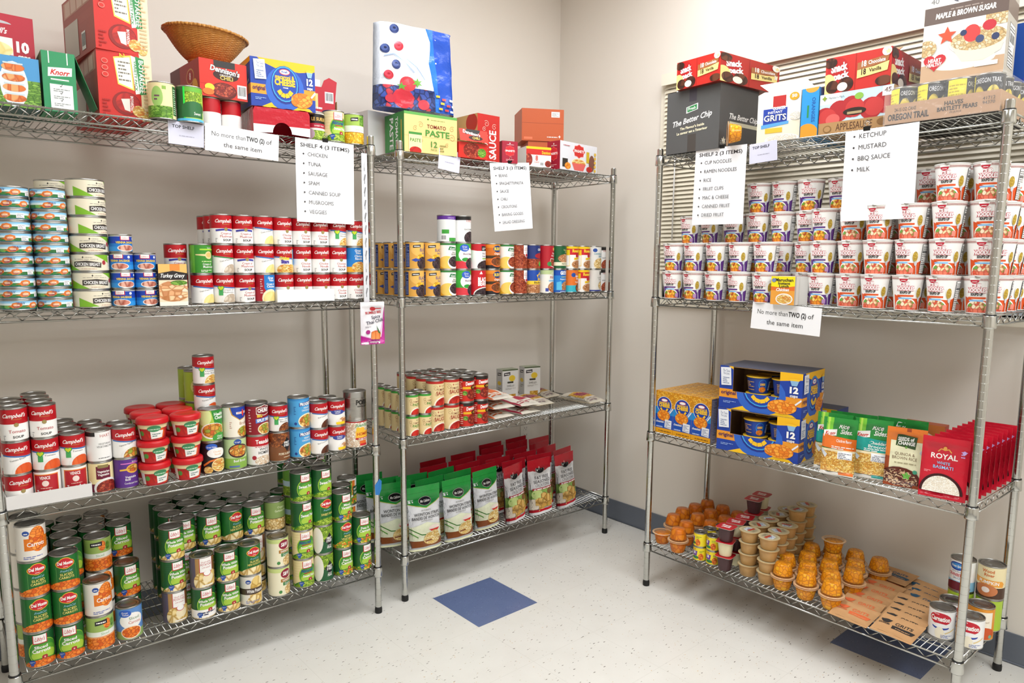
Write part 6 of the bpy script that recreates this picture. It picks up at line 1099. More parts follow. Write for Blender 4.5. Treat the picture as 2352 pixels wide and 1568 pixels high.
def tunapouch(a): a.fill('#e9e6ea'); a.poly([(-.5, .0), (.5, 0), (.5, .2), (0, .12), (-.5, .22)], '#b01f86'); a.poly([(.3, 0), (.5, 0), (.5, .9), (.42, .7), (.36, .3)], '#b8308e'); a.band([(-.5, .22), (0, .13), (.3, .3), (.42, .7)], .003, '#d89ac8'); a.e(-.02, .84, .12, .045, '#c82430'); a.r(.05, .835, .34, .855, '#c82430'); a.t('BUMBLE BEE', 0, .73, .055, '#c02a34', w=.64, b=.02, r=4); a.t('Spicy', .1, .62, .075, '#2c2a44', w=.38, r=10, b=.01); a.t('Thai Chili', .05, .51, .075, '#2c2a44', w=.7, r=12, b=.01); a.lines(-.35, .4, -.1, .44, 2, '#8a8690'); a.e(-.24, .3, .09, .05, '#a01f78'); a.poly([(-.12, .13), (.28, .12), (.3, .28), (.05, .33), (-.1, .3)], 'tunasteak'); a.poly([(.0, .33), (.15, .33), (.3, .24), (.2, .3)], '#c82c24'); a.poly([(.1, .46), (.3, .24), (.18, .28)], '#3a6a34'); a.r(-.15, .05, .25, .07, WH)
pouch('tunap', 'tuna_pouch', 'white and magenta tuna pouch hanging on a strip', 'pouch', .095, .157, .01, tunapouch, kind='flat', back='#b8308e', seed=21, wr=.0008)
# ------------------------------------------------------------------ papers, clips, basket
def mkpaper(w, h, draw, bend=.0022, col='#f2f2f4'):
    def mk(k):
        acc = Acc(); a = Art(0, 1, 0, 1, w, h, PAPER); a.fill(col); draw(a)
        f = lambda u, v, e: ((u-w/2, -e-bend*math.cos(u/w*3.1)*(1-v/h), v-h), None)
        acc.art(a, f, .0003, su=w/30); b = Art(0, 1, 0, 1, w, h, PAPER); b.fill('#e8e8ea'); acc.art(b, lambda u, v, e: ((w/2-u, .0004-bend*math.cos((w-u)/w*3.1)*(1-v/h), v-h), None), .0001, su=w/30)
        return acc.build(k.name)
    return mk
def paper(key, look, w, h, draw, cat='sign', name='paper_sign', **k): Kind(key, name, look, cat, h, mkpaper(w, h, draw, **k), w)
def listing(title, items, y0=.86, dy=.092, fs=.038):
    def d(a):
        if title: a.t(title, .5, .9, .045, '#3c3a3a', w=.84, b=.02)
        for i, s in enumerate(items):
            y = y0-dy*(i+1)+.03; circ(a, .13, y+fs*.5, .0032, '#4a4848', n=12); ps, p, q = glyphs(s, 0, 0, 1.); wd = fs*a.uy/.69*(q-p)/a.ux*.92
            a.t(s, .2+wd/2, y, fs, '#4c4a4a', w=wd)
    return d
paper('sg4', 'white SHELF 4 list paper clipped to left rack top', .2159, .2794, listing('SHELF 4 (3 ITEMS)', ['CHICKEN', 'TUNA', 'SAUSAGE', 'SPAM', 'CANNED SOUP', 'MUSROOMS', 'VEGGIES'], .88, .115, .046))
paper('sg3', 'white SHELF 3 list paper clipped to centre rack top', .2159, .2794, listing('SHELF 3 (3 ITEMS)', ['BEANS', 'SPAGHETTI/PASTA', 'SAUCE', 'CHILI', 'CROUTONS', 'BAKING GOODS', 'SALAD DRESSING'], .88, .115, .043))
paper('sg2', 'white SHELF 2 list paper clipped to right rack top', .2159, .2794, listing('SHELF 2 (3 ITEMS)', ['CUP NOODLES', 'RAMEN NOODLES', 'RICE', 'FRUIT CUPS', 'MAC & CHEESE', 'CANNED FRUIT', 'DRIED FRUIT'], .88, .115, .045))
paper('sgk', 'white list paper reading ketchup, mustard, sauce and milk', .2159, .2794, listing(None, ['KETCHUP', 'MUSTARD', 'BBQ SAUCE', 'MILK'], 1.0, .122, .05))
def nomore(a):
    a.t('No more than', .31, .58, .17, '#4a4848', w=.45); a.t('TWO (2)', .67, .58, .17, '#333', w=.25, b=.03); a.t('of', .86, .58, .17, '#4a4848', w=.08); a.t('the same item', .5, .22, .17, '#4a4848', w=.52)
paper('nm1', 'white paper reading no more than two, on left rack', .235, .083, nomore); paper('nm2', 'white paper reading no more than two, under noodle cups', .255, .095, nomore)
def topshelf(a): a.t('TOP SHELF', .42, .72, .13, '#2c2c38', w=.62, b=.025); a.lines(.3, .38, .72, .46, 1, '#a8a8b8'); a.r(0, 0, .03, 1, '#d8d8e4')
for ky, lk in (('ts1', 'lavender TOP SHELF card on the left rack'), ('ts2', 'lavender TOP SHELF card on the centre rack'), ('ts3', 'lavender TOP SHELF card on the right rack')):
    paper(ky, lk, .104, .068 if ky != 'ts2' else .08, topshelf, name='shelf_card', col='#cfcfe0', cat='card')
def mkclip(k):
    r = empty(k.name); acc = Acc(); m = BLACK; acc.mesh([(-.01, -.004, 0), (.01, -.004, 0), (.01, .004, 0), (-.01, .004, 0), (-.01, -.0005, -.012), (.01, -.0005, -.012), (.01, .0005, -.012), (-.01, .0005, -.012)], [(0, 1, 5, 4), (1, 2, 6, 5), (2, 3, 7, 6), (3, 0, 4, 7), (3, 2, 1, 0)], m, smooth=False); acc.build('clip_body', r)
    for sy in (-1, 1):
        acc = Acc(); p = [(-.005, sy*.003, 0), (-.006, sy*.005, .008), (-.003, sy*.006, .016), (.003, sy*.006, .016), (.006, sy*.005, .008), (.005, sy*.003, 0)]
        for i in range(5): rod(acc, p[i], p[i+1], .0006, CHROME, 5)
        acc.build('handle', r)
    return r
Kind('clip', 'binder_clip', 'black binder clip', 'clip', .02, mkclip)
def mkstrip(k):
    acc = Acc(); m = mat('strip_plastic', '#e4e6ea', .15, alpha=.8); box(acc, -.011, .011, -.0006, .0002, 0, .53, m)
    for i in range(11):
        z = .03+i*.045; acc.mesh([(-.003, -.0008, z), (.001, -.0008, z), (.003, -.006, z+.02), (-.001, -.005, z+.022)], [(0, 1, 2, 3), (3, 2, 1, 0)], m); box(acc, -.001, .001, -.0009, -.0007, z-.012, z, mat('strip_slot', '#55585c', .6))
    return acc.build(k.name)
Kind('strip', 'hanging_strip', 'clear plastic merchandise strip on left rack post', 'strip', .53, mkstrip)
def mktape(k):
    acc = Acc(); m = mat('painters_tape', '#2f78bc', .7, bump=(200, .2, .001)); p = [(-.013, -.0142, -.03), (.004, -.0142, -.034), (.014, -.012, -.012), (.017, -.01, .018), (.006, -.0142, .03), (-.002, -.0142, .02), (-.014, -.0135, .008)]
    acc.mesh([(0, -.0155, 0)]+p, [(0, i, i % 7+1) for i in range(1, 8)], m, smooth=False); acc.mesh([(0, -.0135, 0)]+[(x, y+.001, z) for x, y, z in p], [(0, i % 7+1, i) for i in range(1, 8)], m, smooth=False); return acc.build(k.name)
Kind('tape', 'masking_tape', 'scrap of blue masking tape on left rack post', 'tape', .06, mktape)
def mkbasket(k):
    m = mat('wicker', '#c68d42', .5, noise=(70, '#a8702c', .5)); acc = Acc(); n, rows = 132, 30; vs_ = []
    def prof(q): return .052+(.127-.052)*(q**.72), .008+.084*q
    for side in (0, 1):
        for j in range(rows+1):
            r_, z = prof(j/rows)
            for i in range(n):
                a = 2*math.pi*i/n; wv = .0016*math.sin(33*a+(j % 2)*math.pi)*(1 if side == 0 else -1)*.9; rr = r_+wv-(.003 if side else 0); vs_.append((rr*math.cos(a), rr*math.sin(a)*.92, z+(.0008 if j % 2 else 0)))
    N_ = (rows+1)*n; fs = [(j*n+i, j*n+(i+1) % n, (j+1)*n+(i+1) % n, (j+1)*n+i) for j in range(rows) for i in range(n)]
    acc.mesh(vs_, fs+[tuple(N_+q for q in f[::-1]) for f in fs], m, smooth=False)
    lathe(acc, [(.0003, .0), (.05, .0), (.0545, .006), (.053, .01), (.0003, .0095)], m, 40, cap=False); r = acc.build(k.name)
    acc = Acc(); 
    for i in range(64):
        a, b = 2*math.pi*i/64, 2*math.pi*(i+1)/64
        for q in (0, 1): f_ = lambda t: ((.129+.002*math.cos(t*24+q*math.pi))*math.cos(t), (.129+.002*math.cos(t*24+q*math.pi))*.92*math.sin(t), .094+.0022*math.sin(t*24+q*math.pi)); rod(acc, f_(a), f_(b), .0036, m, 6)
    acc.build('rim', r); return r
Kind('bask', 'wicker_basket', 'round honey-coloured wicker basket', 'basket', .098, mkbasket)
def mkwrap(w, d, h):
    def mk(k):
        acc = Acc(); m = mat('shrink_film', '#ffffff', .07, alpha=.13, spec=.9, bump=(22, .9, .012)); box(acc, -.003, w+.003, -.003, d+.003, -.0005, h, m); return acc.build(k.name)
    return mk

# ------------------------------------------------------------------ stock on the racks
ORD = ['first', 'second', 'third', 'fourth', 'fifth', 'sixth', 'seventh', 'eighth', 'ninth', 'tenth', 'eleventh', 'twelfth', 'thirteenth', 'fourteenth', 'fifteenth', 'sixteenth', 'seventeenth', 'eighteenth', 'nineteenth', 'twentieth']
NUM = ['one', 'two', 'three', 'four', 'five', 'six']
RN = {'A': 'left', 'B': 'centre', 'C': 'right'}; SN = ['top', 'second', 'third', 'bottom']
rnd = random.Random(11)
ALL = []
def put(rk, lv, s, t, key, z=0., yaw=0., dz=0., label=None, group=None, lean=0., rx=None, name=None):
    """set a thing on a shelf: s along it from its left post, t into it from its front edge"""
    r = RK[rk]; o = spawn(key); zz = (r.top(lv) if lv is not None else 0)+z; zz += .0022 if lean else .0001
    o.location = r.at(s, t, zz); o.rotation_euler = (R_(lean) if rx is None else R_(rx), 0, r.rz+R_(yaw))
    k = KIND[key]; tag(o, label or k.look, k.cat, group); ALL.append(o); return o
def lvname(i, n): return 'bottom' if i == 0 else 'top' if i == n-1 else 'middle' if n == 3 else ('lower-middle', 'upper-middle')[i-1] if n == 4 else ORD[i]+'-lowest'
def relax(row):
    row.sort(key=lambda q: q[0])
    for _ in range(60):
        for a, b in zip(row, row[1:]):
            g = a[3]+b[3]+.0006-(b[0]-a[0])
            if g > 0 and abs(a[1]-b[1]) < .03: a[0] -= g/2; b[0] += g/2
def stacks(rk, lv, rows, what, jit=7, yaw0=0.):
    """rows = {row number: [(s, t or None, [kinds from the bottom])]}; what = 'cans' used in the group phrase"""
    for rn, lst in rows.items():
        row = []
        for s, t, ks in lst:
            R = max(KIND[k].R for k in ks); row.append([s, (t+R if t is not None else .002+R+rn*(2*R+.0015)), ks, R])
        relax(row)
        for i, (s, t, ks, R) in enumerate(row):
            z = .0007
            for j, k in enumerate(ks):
                kd = KIND[k]; wd = what.split()[0] if not what.startswith('small') else 'yellow'
                pos = 'alone as' if len(ks) == 1 else lvname(j, len(ks))+' of'
                lab = '%s, %s %s %s%s stack, %s%s %s shelf' % (kd.look, pos, ORD[i], 'front ' if rn == 0 else '', wd, '' if rn == 0 else 'row '+NUM[rn]+', ', RN[rk], SN[lv])
                o = put(rk, lv, s+rnd.uniform(-.0004, .0004), t+rnd.uniform(-.0004, .0004), k, z=z, yaw=yaw0+rnd.uniform(-jit, jit), label=lab, group='%s on the %s rack\'s %s shelf' % (what, RN[rk], SN[lv]))
                z += kd.H
def spread(pts, d, it=80):
    q = [list(p) for p in pts]
    for _ in range(it):
        for i in range(len(q)):
            for j in range(i):
                dx, dy = q[i][0]-q[j][0], q[i][1]-q[j][1]; l = math.hypot(dx, dy) or 1e-6
                if l < d: g = (d-l)/2/l; q[i][0] += dx*g; q[i][1] += dy*g; q[j][0] -= dx*g; q[j][1] -= dy*g
    return q
# ---- left rack, second shelf: tuna, chicken, sausages, soups
stacks('A', 1, {0: [(.082, -.03, ['tuna']*11), (.1695, -.025, ['tuna']*11), (.264, -.02, ['chb']*7)], 1: [(.10, None, ['tuna']*10), (.2, .08, ['chb']*7)], 2: [(.205, .185, ['chb']*6)]}, 'tuna and chicken cans', 40, 12)
stacks('A', 1, {0: [(.345, -.012, ['vienna']*4), (.408, -.01, ['vienna']*3)], 1: [(.347, None, ['vienna']*3)]}, 'sausage cans', 25)
stacks('A', 1, {0: [(.577, .0, ['s_crcorn', 'greenm']), (.643, .0, ['s_hmush', 's_phmush', 's_mush']), (.709, .0, ['s_mush', 's_mush', 's_mush']), (.778, .0, ['gvchick', 's_crchick', 's_crchick']), (.846, .002, ['s_noodle', 's_stars', 's_noodle']),
    (.914, .002, ['s_noodle', 's_noodle', 's_noodle']), (.982, .002, ['s_noodle', 's_noodle', 's_noodle']), (1.049, .004, ['s_noodle', 's_noodle', 's_hnoodle']), (1.117, .006, ['s_noodle', 'gvnoodle', 's_hnoodle'])],
    1: [(.512, .045, ['s_mush', 's_mush']), (.643, .07, ['s_mush', 's_mush', 's_mush']), (.711, .07, ['s_mush']*3), (.98, .07, ['s_noodle']*3)], 2: [(.643, .14, ['s_mush', 's_mush', 's_mush'])]}, 'soup cans')
put('A', 1, .437, -.012, 'gravb', yaw=2); put('A', 1, .803, -.0045, 'trayw', z=.0) if 0 else None
o = put('A', 1, .808, -.0035, 'trayw', z=.0)
# ---- left rack, third shelf
stacks('A', 2, {0: [(.050, -.001, ['s_tomato', 's_bisque', 's_tomato']), (.119, -.001, ['venice', 's_htomato', 's_tomato']), (.187, .004, ['venice', 's_htomato']), (.2555, .002, ['vegveg', 'hartvm']), (.3235, .0, ['purple', 's_veg'])],
    1: [(.050, None, ['s_tomato']*3), (.119, None, ['s_tomato']*3), (.187, None, ['s_htomato']*2), (.2555, None, ['s_veg']*2), (.3235, None, ['s_veg']*2)],
    2: [(.050, None, ['s_tomato']*3), (.119, None, ['s_tomato']*3), (.187, None, ['s_htomato']*2), (.2555, None, ['s_veg']*2)], 3: [(.119, None, ['s_tomato']*3), (.187, None, ['s_htomato']*2)]}, 'soup cans', 9)
put('A', 2, .0155, -.0035, 'trayw2')
stacks('A', 2, {0: [(.402, -.03, ['bowl']*3), (.4985, -.035, ['bowl']*3)], 1: [(.405, .066, ['bowl']*3), (.5, .063, ['bowl']*3)], 2: [(.408, .162, ['bowl']*3), (.503, .16, ['bowl']*3)]}, 'pasta bowls', 15)
stacks('A', 2, {0: [(.580, -.005, ['gvblk', 'hc']), (.656, -.002, ['kbeef', 'swan']), (.733, -.004, ['teas', 'chunky']), (.809, .0, ['fpb', 's_bean']), (.886, .0, ['prog', 'prog']), (.958, .0, ['s_cons', 's_cons']), (1.028, .002, ['s_gravy', 's_gravy']), (1.11, .0, ['juan', 'porkc'])],
    1: [(.958, .07, ['s_cons', 's_cons']), (1.028, .072, ['s_gravy', 's_gravy'])]}, 'soup cans')
stacks('A', 2, {1: [(.588, .073, ['s_noodle', 's_bisque', 's_bisque', 's_hrice'])], 2: [(.583, .145, ['lime']*3)], 3: [(.584, .222, ['lime']*3)]}, 'tall back cans')
# ---- left rack, bottom shelf
stacks('A', 3, {0: [(.067, -.004, ['lib_carrot', 'dm_carrot', 'dm_carrot', 'k_carrot']), (.143, -.006, ['lib_carrot', 'dm_carrot', 'dm_carrot']), (.224, -.008, ['sig_carrot', 'k_carrot']), (.306, .0, ['gv_carrot'])],
    1: [(.058, .074, ['sig_carrot', 'k_carrot', 'k_carrot', 'k_carrot']), (.165, .074, ['lib_carrot']*3), (.245, .078, ['k_carrot', 'k_carrot', 'sig_carrot']), (.322, .08, ['lib_carrot', 'lib_carrot'])],
    2: [(.085, .152, ['k_carrot']*3), (.165, .152, ['lib_carrot']*3), (.243, .156, ['dm_carrot']*3), (.32, .158, ['lib_carrot']*3)], 3: [(.1, .23, ['dm_carrot']*3), (.178, .23, ['lib_carrot']*3), (.255, .232, ['k_carrot']*3), (.332, .235, ['lib_carrot']*3)],
    4: [(.12, .308, ['dm_carrot']*3), (.2, .308, ['lib_carrot']*3), (.28, .31, ['k_carrot']*3)]}, 'carrot cans', 10)
stacks('A', 3, {0: [(.447, .02, ['sl_pot', 'lib_pot', 'lib_pot']), (.529, -.01, ['lib_potw', 'sl_pot']), (.609, -.012, ['lib_pot', 'lib_pot']), (.686, -.012, ['k_pot', 'dm_pot'])],
    1: [(.500, .08, ['lib_pot']*3), (.58, .067, ['lib_pot', 'lib_pot', 'lib_pot']), (.656, .067, ['lib_pot', 'lib_pot', 'dm_pot']), (.732, .067, ['k_pot', 'sl_pot', 'lib_pot'])],
    2: [(.476, .145, ['lib_pot']*3), (.552, .145, ['lib_pot']*3), (.628, .145, ['lib_pot']*3), (.704, .145, ['lib_pot']*3)],
    3: [(.478, .222, ['lib_pot']*3), (.555, .222, ['lib_pot']*3), (.631, .222, ['lib_pot']*3), (.707, .222, ['lib_pot']*3)], 4: [(.482, .3, ['lib_pot']*3), (.56, .3, ['lib_pot']*3), (.637, .3, ['lib_pot']*3)]}, 'potato cans', 10)
stacks('A', 3, {0: [(.788, -.01, ['sw_garb', 'sw_garb']), (.885, .0, ['nat_peas', 'nat_peas', 'lib_peas', 'lib_peas']), (.9625, .0, ['first_peas', 'first_peas', 'dm_peas', 'lib_peas']), (1.042, .0, ['lib_pc', 'dm_mix', 'lib_mix']), (1.122, .0, ['lib_pc', 'lib_pc'])],
    1: [(.81, .068, ['dm_mix', 'garw', 'org_garb']), (.89, .078, ['nat_peas', 'nat_peas', 'gg', 'gg']), (.968, .078, ['gg', 'gg', 'nat_peas', 'dm_peas']), (1.08, .078, ['pcw', 'pcw', 'lib_pc'])],
    2: [(.786, .15, ['garw', 'garw', 'garw']), (.868, .155, ['garw', 'sw_garb', 'dm_peas']), (.95, .155, ['gg', 'gg', 'dm_peas', 'gg']), (1.14, .15, ['pcw', 'pcw', 'pcw'])], 3: [(1.05, .235, ['lib_mix', 'lib_mix', 'lib_mix', 'lib_mix']), (.93, .235, ['dm_peas']*4)]}, 'pea and bean cans', 9)
# ---- left rack, top shelf
put('A', 0, -.012, .06, 'undr', yaw=1); put('A', 0, .0, .1, 'tenc', z=.135, yaw=5)
put('A', 0, .184, .058, 'knorc', yaw=-1)
put('A', 0, .318, .046, 'boy', yaw=2.5, label='red pasta variety carton on end, lower of the two'); put('A', 0, .318, .04, 'boy', z=.1892, yaw=6, label='red pasta variety carton on end, upper of the two')
put('A', 0, .478, .006, 'beansnat', label='cream green beans can right of the red pasta cartons'); put('A', 0, .556, .004, 'peassig', label='bright green sweet peas can beside the top shelf card')
a_ = 'crimson soup can lying under the chili carton'
for i, (s, t) in enumerate(((.632, .06), (.7, .07), (.63, .14), (.7, .15))): put('A', 0, s, t, 's_mush', yaw=150, label='red-white soup can under the chili carton, %s' % ('front left', 'front right', 'rear left', 'rear right')[i], group='soup cans under the chili carton')
put('A', 0, .594, .02, 'dennc', z=.0958, yaw=3); o = put('A', 0, .655, .155, 'bask', z=.2185)
o.rotation_euler = (R_(2), R_(3), 0)
put('A', 0, .752, .006, 'redpack', yaw=-7); 
put('A', 0, .752, .018, 'krf', z=.0865, yaw=-5)
put('A', 0, .992, .205, 'torn', yaw=-4)
put('A', 0, .985, .056, 'lesu', label='black-banded silver peas can beside the red can pack'); put('A', 0, 1.05, .042, 'nat_peas', label='cream natural sweet peas can on the left rack top'); put('A', 0, 1.13, .05, 'gbcorn', label='green bean can nearest the left rack right post')
# ---- centre rack
put('B', 0, .02, -.004, 'pastec', yaw=-2); put('B', 0, -.038, .17, 'whitec', yaw=6)
put('B', 0, .125, .1, 'berry', z=.168, yaw=-6); put('B', 0, .366, .0, 'saucec', yaw=2); 
put('B', 0, .252, -.03, 'dennt', yaw=-2) if 0 else put('B', 0, .262, -.016, 'dennt', yaw=-2)
put('B', 0, .495, .0, 'spags', yaw=-14); put('B', 0, .645, .02, 'eight', yaw=-16); put('B', 0, .81, -.018, 'spagc', yaw=7); put('B', 0, .86, .11, 'spagb', z=.0, yaw=6) if 0 else None
put('B', 0, .8, .19, 'elb', yaw=-28, label='rust-orange elbow pasta carton, lower of the two'); put('B', 0, .77, .2, 'elb', z=.1455, yaw=-28, label='rust-orange elbow pasta carton, upper of the two')
B1 = [(.066, 'sigbb', 'sigbb'), (.141, 'sigbb', 'sigbb'), (.217, 'kun_b', 'kun_b'), (.293, 'gvbb', 'gvbb'), (.369, 'redbb', 'mmbb'), (.445, 'bush', 'bush'), (.521, 'kun_k', 'kun_k'), (.597, 'lightred', 'lightred'), (.673, 'beye', 'casu'), (.755, 'pintolt', 'orgp'),
      (.832, 'goya', 'ranch'), (.91, 'refk', 'rosa'), (.986, 'rosa', 'rosa'), (1.062, 'cann2', 'cann'), (1.138, 'hartv', 'hartv')]
rows = {0: [(s, -.03, [a, b]) for s, a, b in B1], 1: [(.06, .048, ['sigbb']*2), (.137, .048, ['sigbb']*2), (.213, .048, ['kun_b']*2), (.74, .048, ['pintolt']*2)], 2: [(.058, .125, ['sigbb']*2), (.134, .125, ['sigbb']*2)], 3: [(.058, .202, ['sigbb']*2)]}
rows[0][-1] = (1.13, .004, ['hartv']*2); rows[0][2] = (.217, -.03, ['kun_b', 'kun_b', 'purpt']); rows[0][3] = (.293, -.03, ['gvbb', 'gvbb', 'hartb'])
stacks('B', 1, rows, 'bean cans', 9, 4)
stacks('B', 2, {0: [(.056, -.004, ['paste']*2), (.113, -.01, ['paste']*2), (.178, .002, ['sauce']*2), (.254, .0, ['sauce']*2), (.331, .0, ['dennis']*2), (.408, .002, ['dennis']*2)],
    1: [(.056, .052, ['paste']*2), (.113, .048, ['paste']*2), (.178, .08, ['sauce']*2), (.254, .078, ['sauce']*2), (.331, .078, ['dennis']*2), (.408, .08, ['dennis']*2)],
    2: [(.056, .108, ['paste']*2), (.178, .158, ['sauce']*2), (.254, .156, ['sauce']*2), (.331, .156, ['sauce']*2), (.408, .158, ['dennis']*2)],
    3: [(.056, .164, ['paste']*2), (.178, .236, ['sauce']*2), (.254, .234, ['sauce']*2), (.331, .234, ['sauce']*2)], 4: [(.056, .22, ['paste']*2)], 5: [(.056, .276, ['paste']*2)]}, 'tomato and chili cans', 9)
for i, (s, t, z) in enumerate(((.53, .06, 0.), (.53, .062, .042), (.528, .066, .084))): put('B', 2, s+.0, t-.045, 'bagw', z=z+.0135, yaw=rnd.uniform(-4, 4), rx=-90, label='white bag with orange edge, %s of three' % ('bottom', 'middle', 'top')[i], group='white bags on the centre rack')
for i, (s, t, z) in enumerate(((.69, .02, 0.), (.69, .02, .036))): put('B', 2, s, t, 'bagr', z=z+.0125, yaw=rnd.uniform(-4, 4), rx=-90, label='white bag with crimson print, %s of two' % ('lower', 'upper')[i], group='white bags on the centre rack')
put('B', 2, .80, .285, 'shel', yaw=-4, label='white shell pasta box, left of the pair') if 0 else None
put('B', 2, .735, .29, 'shel', yaw=-6, label='white shell pasta box, left of the pair', group='shell pasta boxes'); put('B', 2, .885, .3, 'shel', yaw=-12, label='white shell pasta box, right of the pair', group='shell pasta boxes')
for i, (s, t, yw) in enumerate(((1.1, -.01, 8), (1.02, .225, 20), (.855, .1, 40))): put('B', 2, s, t, 'bagp', z=.018+(0, 0, 0)[i], yaw=yw*(.3 if i < 2 else .0), rx=-90, label='clear-window elbow pasta bag, %s' % ('nearest the front right corner', 'behind the front one', 'beside the crimson-printed bags')[i], group='elbow pasta bags')
BG = [('wont', .106, .012, -4), ('wont', .276, .014, 2), ('wont', .452, .045, 8), ('crou', .604, .03, 16), ('crou', .762, .032, 2), ('crou', .925, .03, 10)]
for i, (k, s, t, yw) in enumerate(BG): put('B', 3, s, t, k, yaw=yw, lean=-3, label='%s, %s of the front row from the left' % (KIND[k].look, ORD[i]), group='snack bags on the centre rack')
GB = [('wont', -.005, .3, -8), ('wont', .02, .2, -6), ('wont', .03, .12, -10), ('wont', .19, .085, 4), ('wont', .15, .17, -4), ('wont', .34, .09, 5), ('wont', .3, .16, 8),
      ('crou', .5, .115, 6), ('crou', .66, .09, 4), ('crou', .82, .09, -3), ('crou', .985, .1, 12), ('crou', .46, .18, 6), ('crou', .62, .16, 2), ('crou', .79, .16, 5), ('crou', .95, .18, 9), ('crou', .31, .24, 2), ('crou', .47, .25, 4), ('crou', .63, .24, -2), ('crou', .8, .24, 6), ('crou', .97, .26, 8),
      ('crou', .36, .32, 4), ('crou', .54, .33, 2), ('crou', .72, .33, 4), ('crou', .89, .34, 6), ('crou', 1.04, .34, 4), ('crou', .76, .4, 3), ('crou', .94, .41, 5)]
bt = {}
for k, s, t, yw in GB:
    rw = 1 if t < .14 else 2 if t < .21 else 3 if t < .29 else 4 if t < .38 else 5; bt.setdefault((k, rw), []).append((s, t, yw))
for (k, rw), l in bt.items():
    for i, (s, t, yw) in enumerate(sorted(l)): put('B', 3, s, t, k, yaw=yw, lean=-4, label='%s, %s from left, %s row behind the front' % (KIND[k].look, ORD[i], ORD[rw-1]), group='snack bags on the centre rack')
# ---- right rack
put('C', 0, .032, -.006, 'chip', yaw=-2.5); put('C', 0, .09, -.03, 'snk', z=.2312, yaw=-4)
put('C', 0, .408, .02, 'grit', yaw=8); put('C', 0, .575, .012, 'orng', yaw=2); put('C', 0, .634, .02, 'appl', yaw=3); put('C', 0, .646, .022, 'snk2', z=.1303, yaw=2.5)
put('C', 0, .857, -.012, 'ptray', yaw=1)
for j in range(4):
    for i in range(4):
        if j > 1 and i < 3: continue
        u, v = .0385+i*.0742, .039+j*.0752; put('C', 0, .857+u*math.cos(R_(1))-v*math.sin(R_(1)), -.012+v+u*math.sin(R_(1)), 'pearc', z=.0024, yaw=(30, 35, 75, -20)[i]+j*30, label='black and yellow pear can, %s from left, %s row of tray' % (ORD[i], ORD[j]), group='pear cans in the tray')
Kind('wrap', 'shrink_wrap', 'clear shrink wrap around the pear can tray', 'wrap', .11, mkwrap(.3, .36, .1085)); put('C', 0, .857, -.012, 'wrap', yaw=1)
put('C', 0, .945, .0, 'mapl', z=.1092, yaw=6); put('C', 0, .93, .2, 'blue12', z=.1092, yaw=2)
o = put('C', 0, .36, -.002, 'pch_u', z=.0425, yaw=20, label='fruit cup pack lying on its side before grits carton'); o.rotation_euler = (R_(90), 0, RK['C'].rz-R_(52)) 
pc = ['cupp']*2
stacks('C', 1, {0: [(.093, -.055, ['cupp']*2), (.187, -.05, ['cupp']*2), (.282, -.045, ['cupp']*2), (.377, -.04, ['cupp']*2), (.471, -.03, ['cupp']*2), (.665, .0, ['cupp']*3), (.76, .0, ['cupo']*3), (.854, -.03, ['cupo']*3), (.948, -.025, ['cupo']*3), (1.043, -.02, ['cupo']*4), (1.132, .012, ['cupo']*4)],
    1: [(.097, .045, ['cupp']*3), (.191, .048, ['cupp']*3), (.286, .052, ['cupp']*3), (.381, .06, ['cupp']*4), (.475, .068, ['cupp']*4), (.569, .075, ['cupp']*4), (.667, .1, ['cupp']*4), (.762, .1, ['cupo']*4), (.857, .068, ['cupo']*3), (.951, .073, ['cupo']*4), (1.046, .078, ['cupo']*4), (1.141, .11, ['cupo']*4)],
    2: [(1.046, .176, ['cupo']*4), (1.141, .206, ['cupo']*4)], 3: [(1.141, .302, ['cupo']*4)]}, 'noodle cups', 16, 6)
put('C', 1, .522, -.028, 'maru', yaw=-1)
put('C', 1, 1.0, .3, 'blkbag', z=.4) if 0 else None
z3 = .0
for i in range(3):
    for j in range(7): put('C', 2, .006+i*.0895, .018+j*.042, 'mac', yaw=0, label='yellow-blue macaroni box, %s column, %s' % (('left', 'middle', 'right')[i], 'front row' if j == 0 else ORD[j]+' row back'), group='macaroni boxes on the right rack')
put('C', 2, .326, -.018, 'ccart', yaw=6, label='blue macaroni cup carton with torn front, lower one'); put('C', 2, .326, -.014, 'ccart', z=.1603, yaw=6, label='blue macaroni cup carton with torn front, upper one')
put('C', 2, .34, .27, 'ccart2', z=.0, yaw=2)
for lvl in (0, 1):
    zz = .1603*lvl+.0035
    for q, (u, v) in enumerate(((.128, .054), (.224, .056), (.13, .148), (.226, .147))):
        s, t = .326+u*math.cos(R_(6))-v*math.sin(R_(6)), (-.018, -.014)[lvl]+u*math.sin(R_(6))+v*math.cos(R_(6))
        for j in range(2): put('C', 2, s, t, 'maccup', z=zz+j*.0628, yaw=20+q*40+j*60, label='macaroni cup, %s %s, %s cup in the %s torn carton' % (('left', 'right')[q % 2], ('front', 'rear')[q//2], ('bottom', 'top')[j], ('lower', 'upper')[lvl]), group='macaroni cups in the torn cartons')
put('C', 2, .785, -.012, 'knr', yaw=12, lean=-4); put('C', 2, .87, .04, 'knr2', yaw=12, lean=-4)
put('C', 2, .745, .03, 'knr2', yaw=10, lean=-5, label='green and teal rice pouch half hidden at the left'); put('C', 2, .77, .115, 'knr3', yaw=10, lean=-4, label='green rice pouch standing upright behind the chicken pouch'); put('C', 2, .915, .15, 'knr3', yaw=10, lean=-4, label='green rice pouch behind the cheddar broccoli pouch')
put('C', 2, .90, .2, 'brownb', yaw=4); put('C', 2, .975, .03, 'seed', yaw=12, lean=-5)
put('C', 2, 1.096, -.002, 'roy', yaw=6, lean=-4, label='red basmati rice pouch, frontmost of its row')
